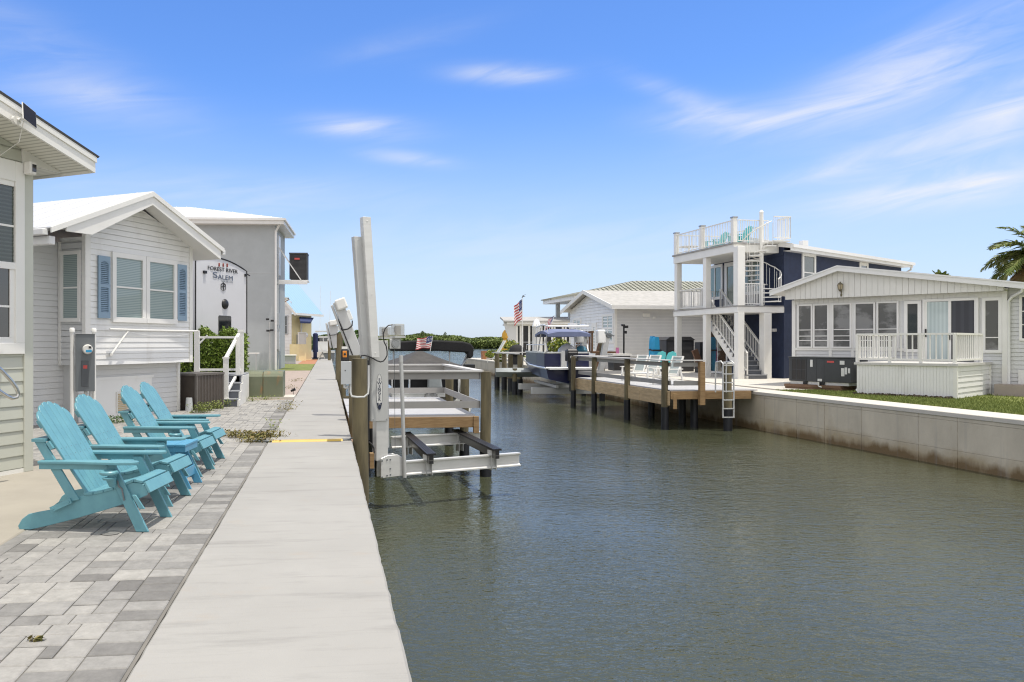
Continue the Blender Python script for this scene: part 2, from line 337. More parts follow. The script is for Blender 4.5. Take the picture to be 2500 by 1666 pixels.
def mk_water():
    m = bpy.data.materials.new('canal_water'); m.use_nodes = True; nt = m.node_tree; L = nt.links; b = nt.nodes['Principled BSDF']
    b.inputs['Base Color'].default_value = (.055,.061,.036,1); b.inputs['Roughness'].default_value = .05; b.inputs['IOR'].default_value = 1.333
    tc = nn(nt, 'ShaderNodeTexCoord'); hs = []
    for sc, st, amp in (((3.2,5.2,1),(.9),.55), ((9.,15.,1),1.,.36), ((.55,.8,1),1.,.6)):
        mp = nn(nt, 'ShaderNodeMapping', Scale=sc); mp.inputs['Rotation'].default_value = (0,0,radians(12)); L.new(tc.outputs['Object'], mp.inputs['Vector'])
        no = nn(nt, 'ShaderNodeTexNoise', Scale=1., Detail=2.5, Roughness=.55, Distortion=.6); L.new(mp.outputs[0], no.inputs['Vector'])
        mu = nn(nt, 'ShaderNodeMath', operation='MULTIPLY'); mu.inputs[1].default_value = amp; L.new(no.outputs['Fac'], mu.inputs[0]); hs.append(mu)
    a1 = nn(nt, 'ShaderNodeMath', operation='ADD'); L.new(hs[0].outputs[0], a1.inputs[0]); L.new(hs[1].outputs[0], a1.inputs[1])
    a2 = nn(nt, 'ShaderNodeMath', operation='ADD'); L.new(a1.outputs[0], a2.inputs[0]); L.new(hs[2].outputs[0], a2.inputs[1])
    pn = nn(nt, 'ShaderNodeTexNoise', Scale=.16, Detail=2.); L.new(tc.outputs['Object'], pn.inputs['Vector']); pm = nn(nt, 'ShaderNodeMapRange'); pm.inputs[1].default_value = .38; pm.inputs[2].default_value = .62; pm.inputs[3].default_value = .45; pm.inputs[4].default_value = 1.; L.new(pn.outputs['Fac'], pm.inputs[0])
    bp = nn(nt, 'ShaderNodeBump', Strength=1., Distance=.046); L.new(pm.outputs[0], bp.inputs['Strength']); L.new(a2.outputs[0], bp.inputs['Height']); L.new(bp.outputs[0], b.inputs['Normal']); return m
M['water'] = mk_water()
# ---------------------------------------------------------------- camera, sun, sky
cam = bpy.data.cameras.new('camera'); co = bpy.data.objects.new('camera', cam); COL.objects.link(co)
co.location = (0,0,EYE); co.rotation_euler = (radians(90), 0, -YAW)
cam.sensor_width = 36; cam.lens = 36*FP/2500; cam.shift_x = .1; cam.shift_y = .002; cam.clip_end = 6000; cam.clip_start = .05
S.camera = co
SUN = Vector((.17,-.12,.978)).normalized()
sl = bpy.data.lights.new('sun', 'SUN'); sl.energy = 2.9; sl.angle = radians(.6); sl.color = (1,.94,.84)
so = bpy.data.objects.new('sun', sl); COL.objects.link(so); so.rotation_euler = SUN.to_track_quat('Z', 'Y').to_euler(); so.location = (20,-20,60)
W = bpy.data.worlds.new('World'); S.world = W; W.use_nodes = True
nt = W.node_tree; L = nt.links; bg = nt.nodes['Background']
sky = nt.nodes.new('ShaderNodeTexSky'); sky.sky_type = 'NISHITA'; sky.sun_disc = False
sky.sun_elevation = math.asin(SUN.z); sky.sun_rotation = atan2(SUN.x, SUN.y); sky.altitude = 0; sky.air_density = 1.0; sky.dust_density = .6; sky.ozone_density = 3.2
def mth(op, a, b=None, c=None):
    n = nt.nodes.new('ShaderNodeMath'); n.operation = op
    for i, x in enumerate((a, b, c)):
        if x is None: continue
        if isinstance(x, (int, float)): n.inputs[i].default_value = x
        else: L.new(x, n.inputs[i])
    return n.outputs[0]
tc = nt.nodes.new('ShaderNodeTexCoord'); sp = nt.nodes.new('ShaderNodeSeparateXYZ'); L.new(tc.outputs['Generated'], sp.inputs[0])
AZ = mth('ARCTAN2', sp.outputs['X'], sp.outputs['Y']); EL = mth('ARCSINE', sp.outputs['Z'])
def azel(u, v):
    r = Vector(ray(u, v)).normalized(); return atan2(r.x, r.y), math.asin(r.z)
tot = None
# high cirrus wisps: (photo point, half length, half height, tilt, amount)
for (u, v, hu, hv, k, amp) in [(1235,182,115,22,-.05,.95),(885,312,125,26,-.03,.85),(1000,388,95,17,-.1,.6),(220,235,220,58,-.12,.48),(1760,288,165,34,-.06,.72),(1990,258,240,44,.24,.58),(1660,238,130,28,-.45,.42),(2230,190,240,80,.35,.42),
        (2370,320,320,90,.34,.70),(2420,440,260,40,.05,.75),(2250,150,330,100,.32,.45),(2260,480,300,45,0,.55),(2100,395,260,30,.22,.55),(1000,100,170,30,.2,.20),(540,470,420,55,.0,.30),(1300,600,900,90,0,.25),(60,80,260,70,-.3,.22),(2480,250,120,70,.3,.4)]:
    a0, e0 = azel(u, v); sa = abs(azel(u+hu, v)[0]-a0); se = abs(azel(u, v-hv)[1]-e0)
    da = mth('SUBTRACT', AZ, a0); de = mth('SUBTRACT', mth('SUBTRACT', EL, e0), mth('MULTIPLY', da, k))
    q = mth('ADD', mth('POWER', mth('ABSOLUTE', mth('DIVIDE', da, sa)), 2.), mth('POWER', mth('ABSOLUTE', mth('DIVIDE', de, se)), 2.))
    g = mth('MULTIPLY', mth('EXPONENT', mth('MULTIPLY', q, -1.)), amp)
    tot = g if tot is None else mth('ADD', tot, g)
cb = nt.nodes.new('ShaderNodeCombineXYZ'); L.new(mth('MULTIPLY', AZ, 4.), cb.inputs[0]); L.new(mth('MULTIPLY', mth('SUBTRACT', EL, mth('MULTIPLY', AZ, .16)), 24.), cb.inputs[1])
no = nt.nodes.new('ShaderNodeTexNoise'); no.inputs['Scale'].default_value = 1.5; no.inputs['Detail'].default_value = 9; no.inputs['Roughness'].default_value = .56; no.inputs['Distortion'].default_value = .9; L.new(cb.outputs[0], no.inputs['Vector'])
mr = nt.nodes.new('ShaderNodeMapRange'); mr.inputs[1].default_value = .33; mr.inputs[2].default_value = .66; mr.inputs[3].default_value = .26; L.new(no.outputs['Fac'], mr.inputs[0])
zv = nt.nodes.new('ShaderNodeMapRange'); zv.inputs[1].default_value = .46; zv.inputs[2].default_value = .76; zv.inputs[4].default_value = 1.25; zv.interpolation_type = 'SMOOTHSTEP'; L.new(EL, zv.inputs[0]); bv = nt.nodes.new('ShaderNodeMapRange'); bv.inputs[1].default_value = .52; bv.inputs[2].default_value = -.1; bv.inputs[4].default_value = 1.1; bv.interpolation_type = 'SMOOTHSTEP'; L.new(sp.outputs['Y'], bv.inputs[0]); fill_veil = mth('MINIMUM', mth('MAXIMUM', zv.outputs[0], bv.outputs[0]), .95)  # added off-view white layer, overhead and behind the camera, to neutralise ambient light
dens = mth('MINIMUM', mth('MULTIPLY', mth('MULTIPLY', tot, mr.outputs[0]), .80), .85)
hz = nt.nodes.new('ShaderNodeMapRange'); hz.inputs[1].default_value = .0; hz.inputs[2].default_value = .33; hz.inputs[3].default_value = .66; hz.inputs[4].default_value = 0.; hz.interpolation_type = 'SMOOTHSTEP'; L.new(EL, hz.inputs[0])
hs = nt.nodes.new('ShaderNodeHueSaturation'); hs.inputs['Saturation'].default_value = 1.12; L.new(sky.outputs[0], hs.inputs['Color'])
m1 = nt.nodes.new('ShaderNodeMix'); m1.data_type = 'RGBA'; L.new(hz.outputs[0], m1.inputs[0]); gm = nt.nodes.new('ShaderNodeMix'); gm.data_type = 'RGBA'; gm.blend_type = 'MULTIPLY'; gm.inputs[0].default_value = 1; L.new(hs.outputs[0], gm.inputs[6]); gm.inputs[7].default_value = (.68,.82,1.09,1); L.new(gm.outputs[2], m1.inputs[6]); m1.inputs[7].default_value = (3.55,3.95,4.7,1)
m2 = nt.nodes.new('ShaderNodeMix'); m2.data_type = 'RGBA'; L.new(dens, m2.inputs[0]); L.new(m1.outputs[2], m2.inputs[6]); m2.inputs[7].default_value = (4.6,4.6,4.65,1)
m3 = nt.nodes.new('ShaderNodeMix'); m3.data_type = 'RGBA'; L.new(mth('MULTIPLY', fill_veil, mth('ADD', mth('MULTIPLY', mr.outputs[0], .35), .65)), m3.inputs[0]); L.new(m2.outputs[2], m3.inputs[6]); m3.inputs[7].default_value = (6.0,5.8,5.5,1); L.new(m3.outputs[2], bg.inputs[0]); bg.inputs[1].default_value = .15
S.view_settings.view_transform = 'Standard'; S.view_settings.look = 'None'; S.view_settings.exposure = .42; S.view_settings.gamma = 1
S.cycles.filter_width = 1.15; S.cycles.max_bounces = 6; S.cycles.transparent_max_bounces = 12; S.cycles.sample_clamp_indirect = 6.
# ---------------------------------------------------------------- ground, water, path, walls
PL, PR = -.93, .385
b = MB(); b.quad((-400,-60,-.06),(PL+.1,-60,-.06),(PL+.1,84,-.06),(-400,84,-.06)); b.quad((14.5,-60,-.05),(500,-60,-.05),(500,83,-.05),(14.5,83,-.05))
struct(b.build('ground', M['soil']))
b = MB(); b.quad((-3000,-100,WATER),(3000,-100,WATER),(3000,5000,WATER),(-3000,5000,WATER)); struct(b.build('canal_water', M['water']))
b = MB(); ys = [-9,22.6,41.,55.,77.]; rng = random.Random(21)
for a, c in zip(ys, ys[1:]):
    n_ = int((c-a)/.12); yy = [a+.007+(c-a-.014)*i/n_ for i in range(n_+1)]
    rt = [(PR+.5*(rng.gauss(0,.004)+.004*sin(y*2.1)+.003*sin(y*5.3)), y) for y in yy]; lf = [(PL+.5*(rng.gauss(0,.004)+.004*sin(y*3.1)), y) for y in yy]
    for i in range(n_):
        (x0,y0),(x1,y1) = lf[i], lf[i+1]; (x2,_),(x3,_) = rt[i], rt[i+1]; h = .016
        b.add([(x0+h,y0,0),(x2-h,y0,0),(x3-h,y1,0),(x1+h,y1,0),(x0,y0,-h),(x2,y0,-h),(x3,y1,-h),(x1,y1,-h),(x0,y0,-.28),(x2,y0,-.28),(x3,y1,-.28),(x1,y1,-.28)],
              [(0,1,2,3),(4,0,3,7),(1,5,6,2),(8,4,7,11),(5,9,10,6)])
    for y in (yy[0], yy[-1]): b.quad((PL,y,-.28),(PR,y,-.28),(PR,y,-.003),(PL,y,-.003))
b.box(PL+.01, PR-.02, -9, 77, -.3, -.03)
path = b.build('footpath', M['concrete']); struct(path)
b = MB(); b.box(.0, PR-.03, -9, 77, -3, -.285); b.box(-60, .0, 77, 77.4, -3, -.03)
tag(b.build('near_seawall', M['wall']), 'concrete seawall carrying the pale footpath along the left bank', 'seawall')
WP = [(15.4,-40),(13.93,15.),(13.65,24.2),(13.9,50),(14.3,80)]
def wx(y):
    for (x0,y0),(x1,y1) in zip(WP, WP[1:]):
        if y <= y1: return x0+(x1-x0)*(y-y0)/(y1-y0)
    return WP[-1][0]
b = MB()
joints = sorted([-40,-33,-26,-20,-14,-9,-4,.5,5,9.5,13.6]+[G(u, 1000, -.3).y for u in ()]+[15.9,17.0,18.9,20.35,21.6,23.2]+[26+3*i for i in range(19)])
def strip(a, c, z0, z1, out):
    p = [(wx(a)-out,a),(wx(c)-out,c),(wx(c)+.3,c),(wx(a)+.3,a)]; b.prism(p, 'z', z0, z1)
for a, c in zip(joints, joints[1:]):
    strip(a+.006, c-.006, -.185, -.10, .004+random.random()*.004)
    strip(a+.006, c-.006, -.84, -.192, random.random()*.006)
    strip(a+.006, c-.006, -3., -.846, .002+random.random()*.008)
for a, c in zip(joints, joints[1:]): strip(a, c, -3, -.1, -.012)
b.box(14.25, 60, 79.6, 80, -3, -.12)
w = tag(b.build('far_seawall', [M['wall'], M['cap']]), 'weathered concrete seawall with brown tide stain along the right bank', 'seawall')
b = MB()
for (x0,y0),(x1,y1) in zip(WP, WP[1:]):
    b.prism([(x0-.03,y0),(x1-.03,y1),(x1+.98,y1),(x0+.98,y0)], 'z', -.11, 0.)
b.box(14.3, 60, 79.2, 80.1, -.11, .001)
b.build('wall_cap', M['cap'], w, bevel=.012)
# lawns
b = MB(); n = 24
pts = []
for i in range(n+1):
    y = -20+44.2*i/n; pts.append((wx(y)+.97, y))
for (x0,y0),(x1,y1) in zip(pts, pts[1:]): b.quad((x0,y0,-.02),(60,y0,.02),(60,y1,.02),(x1,y1,-.02))
struct(b.build('lawn', M['grass']))
b = MB()
for i in range(26000):
    y = 14+random.random()*10.2; x = wx(y)+.98+abs(random.gauss(0,1))*2.2
    if x > 22: continue
    a = random.random()*6.28; h = .035+random.random()*.05; w_ = .012; lx, ly = random.gauss(0,.02), random.gauss(0,.02)
    b.add([(x-w_*cos(a),y-w_*sin(a),-.02),(x+w_*cos(a),y+w_*sin(a),-.02),(x+lx,y+ly,-.02+h)], [(0,1,2)])
tag(b.build('lawn_grass', M['blade']), 'short green grass between the seawall and the screened porch house', 'grass', kind='stuff')
b = MB(); b.box(15.3, 60, 24.2, 79, -.06, .012); b.box(14.9, 15.3, 24.2, 79, -.06, .0121)
struct(b.build('right_terrace', M['cap']))
# far-left lawn and pink paving
b = MB(); b.box(-9, PL-.02, 44.5, 58., -.05, .0); struct(b.build('far_lawn', M['grass']))
b = MB(); b.box(-30, PL-.015, 21.4, 44.4, -.05, -.004); b.box(-9, PL-.015, 58.1, 76.8, -.05, -.004); struct(b.build('pink_paving', M['pinkpaver']))
b = MB(); b.box(-2.2, PL-.012, 58.1, 76.8, -.05, 0.); struct(b.build('terracotta_paving', M['terracotta']))
# tan pad
b = MB(); b.box(-14, -2.5, -6, 10.75, -.12, .002); struct(b.build('patio_slab', M['pad'], bevel=.01))
# pavers, every stone a little slab of its own in one paving mesh
b = MB(); rng = random.Random(11)
def stone(x0, x1, y0, y1, tone):
    g = .0035; dz = rng.uniform(-.002,.0025); e = .006
    x0 += g; x1 -= g; y0 += g; y1 -= g; z = -.002+dz
    b.add([(x0,y0,z-.03),(x1,y0,z-.03),(x1,y1,z-.03),(x0,y1,z-.03),(x0,y0,z-.005),(x1,y0,z-.005),(x1,y1,z-.005),(x0,y1,z-.005),(x0+e,y0+e,z),(x1-e,y0+e,z),(x1-e,y1-e,z),(x0+e,y1-e,z)],
          [(0,1,5,4),(1,2,6,5),(2,3,7,6),(3,0,4,7),(4,5,9,8),(5,6,10,9),(6,7,11,10),(7,4,8,11),(8,9,10,11)], 0, tone)
X1 = PL-.018
y = 1.2
while y < 21.5:
    d = .165; t = rng.choice([.08,.15,.3,.35,.5,.55,.62,.75]); stone(X1-.245, X1, y, y+d, t); y += d
C_ = .079; NX, NY = int(8.4/C_), int(20.6/C_); used = set()
def free(i, j, w_, h_): return i+w_ <= NX and j+h_ <= NY and all((i+p, j+q) not in used for p in range(w_) for q in range(h_))
for j in range(NY):
    for i in range(NX):
        if (i, j) in used: continue
        opts = [(3,2),(3,3),(2,2),(2,3),(2,2),(3,2),(2,3),(3,2)]; rng.shuffle(opts)
        for w_, h_ in opts+[(2,1),(1,2),(1,1)]:
            if free(i, j, w_, h_): break
        for p in range(w_):
            for q in range(h_): used.add((i+p, j+q))
        xb = X1-.245-i*C_; xa = xb-w_*C_; ya = 1.+j*C_; yb = ya+h_*C_
        if xb < -2.5 and ya < 10.76: continue
        xa = max(xa, -2.5) if ya < 10.76 else xa
        if xb-xa < .02: continue
        stone(xa, xb, ya, yb, min(1, max(0, rng.gauss(.62,.20)-(.4 if rng.random() < .08 else 0)+(.15 if ya > 9 else 0))))
struct(b.build('patio_pavers', M['paver'], tone=True))
b = MB(); b.box(-10, PL-.002, -2, 21.45, -.08, -.012); struct(b.build('paver_bedding', M['joint']))
# mangrove island across the lagoon
b = MB(); rng = random.Random(5)
def prof(x): return 5.9+.7*sin(x*.045)+.55*sin(x*.13+1)+.35*sin(x*.37+2)
for i in range(52000):
    x = rng.uniform(-190,190); dep = rng.random()**1.6*34; y = 392+dep+3*sin(x*.06)
    top = prof(x)*(.72+.28*min(1,dep/9)); z = WATER+.2+top*(rng.random()**.55 if dep < 8 else rng.uniform(.75,1.04))
    s = rng.uniform(.35,.8); n = Vector((rng.gauss(0,1), rng.gauss(-.5,1), rng.gauss(.5,1))).normalized(); a = n.orthogonal().normalized(); c = n.cross(a)
    p = Vector((x,y,z)); b.add([p-a*s, p+c*s*.7, p+a*s, p-c*s*.7], [(0,1,2,3)])
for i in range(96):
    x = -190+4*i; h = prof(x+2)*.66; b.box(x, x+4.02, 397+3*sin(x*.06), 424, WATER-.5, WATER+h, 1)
tag(b.build('mangrove_trees', [M['mangrove'], M['mangdark']]), 'low green belt of mangroves across the lagoon', 'mangroves', kind='stuff')
def far_tree(u, vt, Z, wpx, label, mt='mangrove', group=None, zb=0.):
    top = P(u, vt, Z); h = top.z-zb; r = wpx/FP*Z
    t = thing('tree', label, 'tree', (top.x, top.y, zb), 0, group)
    k = MB(); k.tube([(0,0,0),(.1*r,0,h*.5),(0,.1*r,h*.8)], [r*.12,r*.09,r*.05], 6); k.build('trunk', M['twig'], t)
    k = MB(); rg = random.Random(int(u))
    for i in range(420):
        a = rg.random()*6.28; q = rg.random()**.5; zz = rg.uniform(.45,1.); rad = r*q*sin(min(1,(zz-.42)/.6)*2.6+.25)
        s = r*rg.uniform(.10,.22); n = Vector((rg.gauss(0,1),rg.gauss(0,1),rg.gauss(.4,1))).normalized(); aa = n.orthogonal().normalized(); c = n.cross(aa)
        p = Vector((rad*cos(a)*(1+.3*sin(3*a)), rad*sin(a), h*zz*(1-.1*q))); k.add([p-aa*s,p+c*s*.6,p+aa*s,p-c*s*.6], [(0,1,2,3)])
    k.build('crown', M[mt], t); return t
far_tree(1032, 807, 400, 9, 'small ragged tree rising left above the mangrove belt', zb=WATER)
far_tree(1087, 809, 402, 6, 'small dark round tree above the mangrove belt, right of the black boat top', zb=WATER)
# ---------------------------------------------------------------- helpers for houses
def window(par, x0, x1, z0, z1, y, pane, fw=.07, vs=(), hs=(), prot=.05, ax='y', name='window', bar=.03, fm='trimwhite', pd=.024):
    """a window on the plane y (or x if ax is 'x'), outside towards minus; frame part with its pane as a sub-part"""
    def bx(b, a0, a1, d0, d1, c0, c1, m=0):
        if ax == 'y': b.box(a0, a1, y-d1, y-d0, c0, c1, m)
        else: b.box(y-d1, y-d0, a0, a1, c0, c1, m)
    b = MB()
    bx(b, x0, x1, 0, prot, z1-fw, z1); bx(b, x0, x1, 0, prot+.012, z0, z0+fw)
    bx(b, x0, x0+fw, 0, prot, z0+fw, z1-fw); bx(b, x1-fw, x1, 0, prot, z0+fw, z1-fw)
    for q in vs: bx(b, q-bar/2, q+bar/2, 0, prot-.012, z0+fw, z1-fw)
    for q in hs: bx(b, x0+fw, x1-fw, 0, prot-.009, q-bar/2, q+bar/2)
    f = b.build(name, M[fm], par)
    b = MB(); bx(b, x0+fw-.002, x1-fw+.002, .002, pd, z0+fw-.002, z1-fw+.002); b.build('pane', M[pane], f)
    return f
def railing(name, par, p, q, h, n, mt='white', r=.018, top=.03, bot=.09, vert=True, post=None):
    """balustrade from p to q (floor points), balusters between two rails"""
    p = Vector(p); q = Vector(q); up = Vector((0,0,1)); b = MB()
    b.beam(p+up*h, q+up*h, top*1.6, top); b.beam(p+up*bot, q+up*bot, top, top)
    for i in range(n+1):
        c = p+(q-p)*(i/n); w = r
        if post and (i in (0, n)): w = post
        b.box(c.x-w/2, c.x+w/2, c.y-w/2, c.y+w/2, c.z+(0 if w == post else bot), c.z+h-.001)
    return b.build(name, M[mt], par)
# ---------------------------------------------------------------- left: sage house at the frame edge
h1 = Fr(G(72,1150), 60.6)
t = thing('house', 'sage green house with dark shingle edge and white framed window at the left', 'house', h1.o, 60.6)
b = MB(); b.box(-4.5, -.10, 0, 6, 0, 3.82); b.build('core', M['sagetrim'], t)
b = MB(); b.siding([(-4.5,.06),(-.09,.06),(-.09,1.52),(-4.5,1.52)], 0, .148, .014); b.siding([(-4.5,1.5),(-.09,1.5),(-.09,3.86),(-2.6,4.57),(-4.5,4.57)], 0, .148, .014)
b.box(-4.5, -.09, -.02, 0, .0, .05, 1)
b.build('wall', [M['sage'], M['white']], t)
b = MB(); b.box(-.10, .03, -.035, .12, 0, 3.74); b.box(-.10, .0, .12, 6, 0, 3.70); b.split('corner_trim', M['sagetrim'], t, bevel=.006)
zt = 3.73; sl_ = (4.22-3.83)/(.52+.85)
b = MB()   # white window wall panel with tall window
b.box(-3.0, -.105, -.05, 0, 1.42, 1.55); b.box(-.235, -.105, -.05, 0, 1.55, 3.70); b.box(-3.0, -.235, -.05, 0, 3.46, 3.70); b.box(-3.0, -2.5, -.05, 0, 1.55, 3.46)
fw_ = b.build('window', M['white'], t, bevel=.004)
b = MB(); b.box(-2.5, -.235, -.03, 0, 1.55, 1.62); b.box(-2.5, -.235, -.045, 0, 2.42, 2.50); b.box(-.30, -.235, -.034, 0, 1.62, 2.42); b.box(-2.5, -.24, -.034, 0, 3.40, 3.46)
for q in (1.98, 2.93): b.box(-2.5, -.30 if q < 2.4 else -.24, -.03, 0, q-.012, q+.012)
b.build('sash', M['trimwhite'], fw_)
b = MB(); b.box(-2.5, -.30, -.018, 0, 1.62, 2.42); b.box(-2.5, -.24, -.018, 0, 2.50, 3.40, 1); b.build('pane', [M['glass'], M['blindsgreen']], fw_)
b = MB()   # gable roof, ridge out of frame to the left
def roofz(x): return 3.86+(.52-x)*sl_
b.prism([(.53,roofz(.53)),(-3.2,roofz(-3.2)),(-3.2,roofz(-3.2)+.035),(.55,roofz(.55)+.028)], 'y', -.57, 7, 0)
b.build('roof', M['darkshingle'], t)
b = MB()
b.prism([(.50,roofz(.5)-.20),(-3.2,roofz(-3.2)-.22),(-3.2,roofz(-3.2)-.003),(.50,roofz(.5)-.003)], 'y', -.55, -.52, 0)
b.prism([(.51,roofz(.51)-.07),(-3.2,roofz(-3.2)-.07),(-3.2,roofz(-3.2)-.002),(.51,roofz(.51)-.002)], 'y', -.565, -.551, 0)
b.box(.48, .50, -.519, 7, roofz(.5)-.2, roofz(.5)-.01)
b.build('fascia', M['white'], t)
b = MB(); zs = lambda x: roofz(x)-.17
b.prism([(.48,zs(.48)),(-3.2,zs(-3.2)),(-3.2,zs(-3.2)+.01),(.48,zs(.48)+.01)], 'y', -.52, .0, 0); b.box(.03, .48, 0, 6.9, zs(.48)-.0, zs(.48)+.01)
b.prism([(-.12,zs(.48)),(.47,zs(.48)),(-.12,zs(-.12))], 'y', -.036, -.002, 1); b.build('soffit', [M['soffit'], M['cream']], t)
# solar panel, camera, handrail
x_, z_ = h1.onY(62, 284, -.62); t2 = thing('solar_panel', 'small black solar panel tilted out from the sage house roof edge', 'solar panel', h1.wor((x_, -.62, z_)), 60.6)
b = MB(); b.box(-.115, .115, -.006, .006, -.105, .105); b.box(-.11, .11, -.0085, -.0065, -.10, .10, 1)
b.xf(Matrix.Translation((0,-.06,.0)) @ Matrix.Rotation(radians(-16),4,'X') @ Matrix.Rotation(radians(10),4,'Y') @ Matrix.Rotation(radians(16),4,'Z')); b.build('panel', [M['white'], M['solar']], t2)
b = MB(); b.cyl((-.10,.045,-.07),(-.10,.005,-.07),.05,.05,14); b.cyl((-.10,.0,-.07),(0,-.04,0),.014); b.build('mount', M['pvc'], t2)
b = MB(); b.tube([(-.02,-.0,-.05),(.0,.1,-.28),(.0,.45,-.42),(.02,.52,-.5)], .004, 5); b.build('cable', M['pvc'], t2)
x_, z_ = h1.onY(72, 412, -.10); t2 = thing('security_camera', 'white box security camera with black lens under the sage house eave', 'camera', h1.wor((x_, -.12, z_)), 60.6)
b = MB(); b.box(-.05, .045, -.05, .06, -.075, .075); b.build('body', M['white'], t2, bevel=.014, seg=2)
b = MB(); b.box(-.022, .038, -.056, -.049, -.045, .045); b.build('lens', M['lens'], t2, bevel=.006)
p = h1.wor((-.2,-.55,0)); t2 = thing('handrail', 'looped stainless steel handrail at the sage house steps', 'handrail', p, 60.6)
pts = []
def hp(u, v): x, z = h1.onY(u, v, -.55); return (x+.2, 0, z)
for u, v in [(-140,800),(-40,868),(4,905),(28,931),(40,948),(45,962),(41,970),(30,973),(18,968),(-5,953),(-60,918),(-140,862)]: pts.append(hp(u, v))
b = MB(); b.tube(pts, .021, 10); q = hp(-60,918); b.cyl((q[0],0,-0),(q[0],0,q[2]),.021); b.build('rail', M['stain'], t2, smooth=True)
# ---------------------------------------------------------------- left: white gabled house with blue shutters
h2 = Fr(G(466,1004), 60.6); WG = 3.08; DY = .70; XS = -4.1
t = thing('house', 'white sided house with gabled bay and pale blue shutters', 'house', h2.o, 60.6)
PX_, PZ_ = -1.80, 4.62
def r2(x): return PZ_-(x-PX_)*.385 if x > PX_ else PZ_-(PX_-x)*.42
b = MB(); zb = 1.12
b.siding([(-WG,zb),(0,zb),(0,r2(0)-.14),(PX_,PZ_-.2),(-WG,r2(-WG)-.14)], 0, .113, .0105); b.box(-WG+.02, -.02, 0, DY, zb, 3.6); b.quad((-WG,-.0,zb+.001),(0,0,zb+.001),(0,DY,zb+.001),(-WG,DY,zb+.001))
b.build('bay_wall', M['vinyl'], t)
b = MB(); b.siding([(XS-.6,0),(-WG+.1,0),(-WG+.1,3.52),(XS-.6,3.52)], DY, .113, .011); b.box(XS-.6, 0, DY, 8, 0, 3.5)
b.build('wall', M['vinylgrey'], t)
b = MB(); b.siding([(-WG+.1,.0),(-.12,.0),(-.12,zb-.01),(-WG+.1,zb-.01)], .30, .113, .010); b.box(-WG+.1, -.14, .3, DY, 0, zb-.005); b.build('skirting', M['vinylgrey'], t)
b = MB(); b.box(-.07, .035, -.026, .06, zb-.005, r2(0)-.10); b.box(-WG-.03, -WG+.10, -.026, .06, zb-.005, r2(-WG)-.10); b.box(-.13,-.04,.27,.4,0,zb-.02); b.box(-WG-.03, -WG+.06, DY-.07, DY-.02, zb-.005, 3.52)
b.split('corner_trim', M['white'], t)
# side of the bay with narrow window
b = MB(); S_ = MB(); S_.siding([(.06,zb),(DY-.07,zb),(DY-.07,3.5),(.06,3.5)], 0, .113, .012)
S_.v = [(-WG+v[1]*1.0, v[0], v[2]) for v in S_.v]; S_.build('bay_side', M['vinylgrey'], t)
window(t, .10, .62, 1.96, 3.33, -WG, 'blinds', .07, hs=(2.62,), ax='x', prot=.045)
for (u0, u1) in ((270,352),(353,428)):
    x0, x1 = h2.onY(u0, 700)[0], h2.onY(u1, 700)[0]; window(t, x0, x1, 1.97, 3.37, 0, 'blinds', .10, hs=(2.68,), prot=.06)
def shutter(x0, x1, z0, z1):
    b = MB(); y0, y1 = -.055, -.02; w = .05
    b.box(x0, x0+w, y0, y1, z0, z1); b.box(x1-w, x1, y0, y1, z0, z1); b.box(x0+w, x1-w, y0, y1, z0, z0+.12); b.box(x0+w, x1-w, y0, y1, z1-.10, z1); zm = z0+(z1-z0)*.52; b.box(x0+w, x1-w, y0, y1, zm-.035, zm+.035)
    for a, c in ((z0+.12, zm-.035), (zm+.035, z1-.10)):
        n = int((c-a)/.036)
        for i in range(n):
            z = a+(i+.5)*(c-a)/n; b.beam((x0+w,-.036,z),(x1-w,-.036,z), .012, .027, 0, up=(0,.8,1))
    b.box(x0+w, x1-w, -.0215, -.02, z0+.1, z1-.08, 1)
    xm = (x0+x1)/2
    b.prism([(x0+w,z1-.101),(x0+w,z1-.15),(xm-.06,z1-.115),(xm,z1-.104),(xm+.06,z1-.115),(x1-w,z1-.15),(x1-w,z1-.101)], 'y', y0+.002, y1, 0)
    b.build('shutter', [M['shutter'], M['shutdark']], t)
shutter(-2.80, -2.50, 2.04, 3.26); shutter(-.50, -.20, 2.05, 3.30)
# roof
XR, XL = .56, -4.35
b = MB(); th_ = .03
b.prism([(XR,r2(XR)-.0),(PX_,PZ_),(PX_,PZ_+th_),(XR,r2(XR)+th_)], 'y', -.5, 8); b.prism([(PX_,PZ_),(XL,r2(XL)),(XL,r2(XL)+th_),(PX_,PZ_+th_)], 'y', -.5, 8)
for k in range(13):
    yy = -.1+.6*k; b.beam((XL,yy,r2(XL)+.032),(PX_,yy,PZ_+.032), .02, .012); b.beam((PX_,yy,PZ_+.032),(XR,yy,r2(XR)+.032), .02, .012)
b.build('roof', M['roofwhite'], t)
b = MB()
for xa in (XR-.02, XL+.0):
    lo = .155
    b.prism([(xa,r2(xa)-.075),(PX_,PZ_-.075),(PX_,PZ_+.022),(xa,r2(xa)+.022)], 'y', -.53, -.501, 0)
xa = XR-.12; b.prism([(xa,r2(xa)-.28),(PX_,PZ_-.25),(PX_,PZ_-.07),(xa,r2(xa)-.07)], 'y', -.50, -.47)
xa = XL+.5; b.prism([(xa-.15,r2(xa)-.215),(xa+.45,r2(xa)-.20),(PX_,PZ_-.25),(PX_,PZ_-.07),(xa-.15,r2(xa-.15)-.07)], 'y', -.50, -.47)
b.build('fascia', M['white'], t)
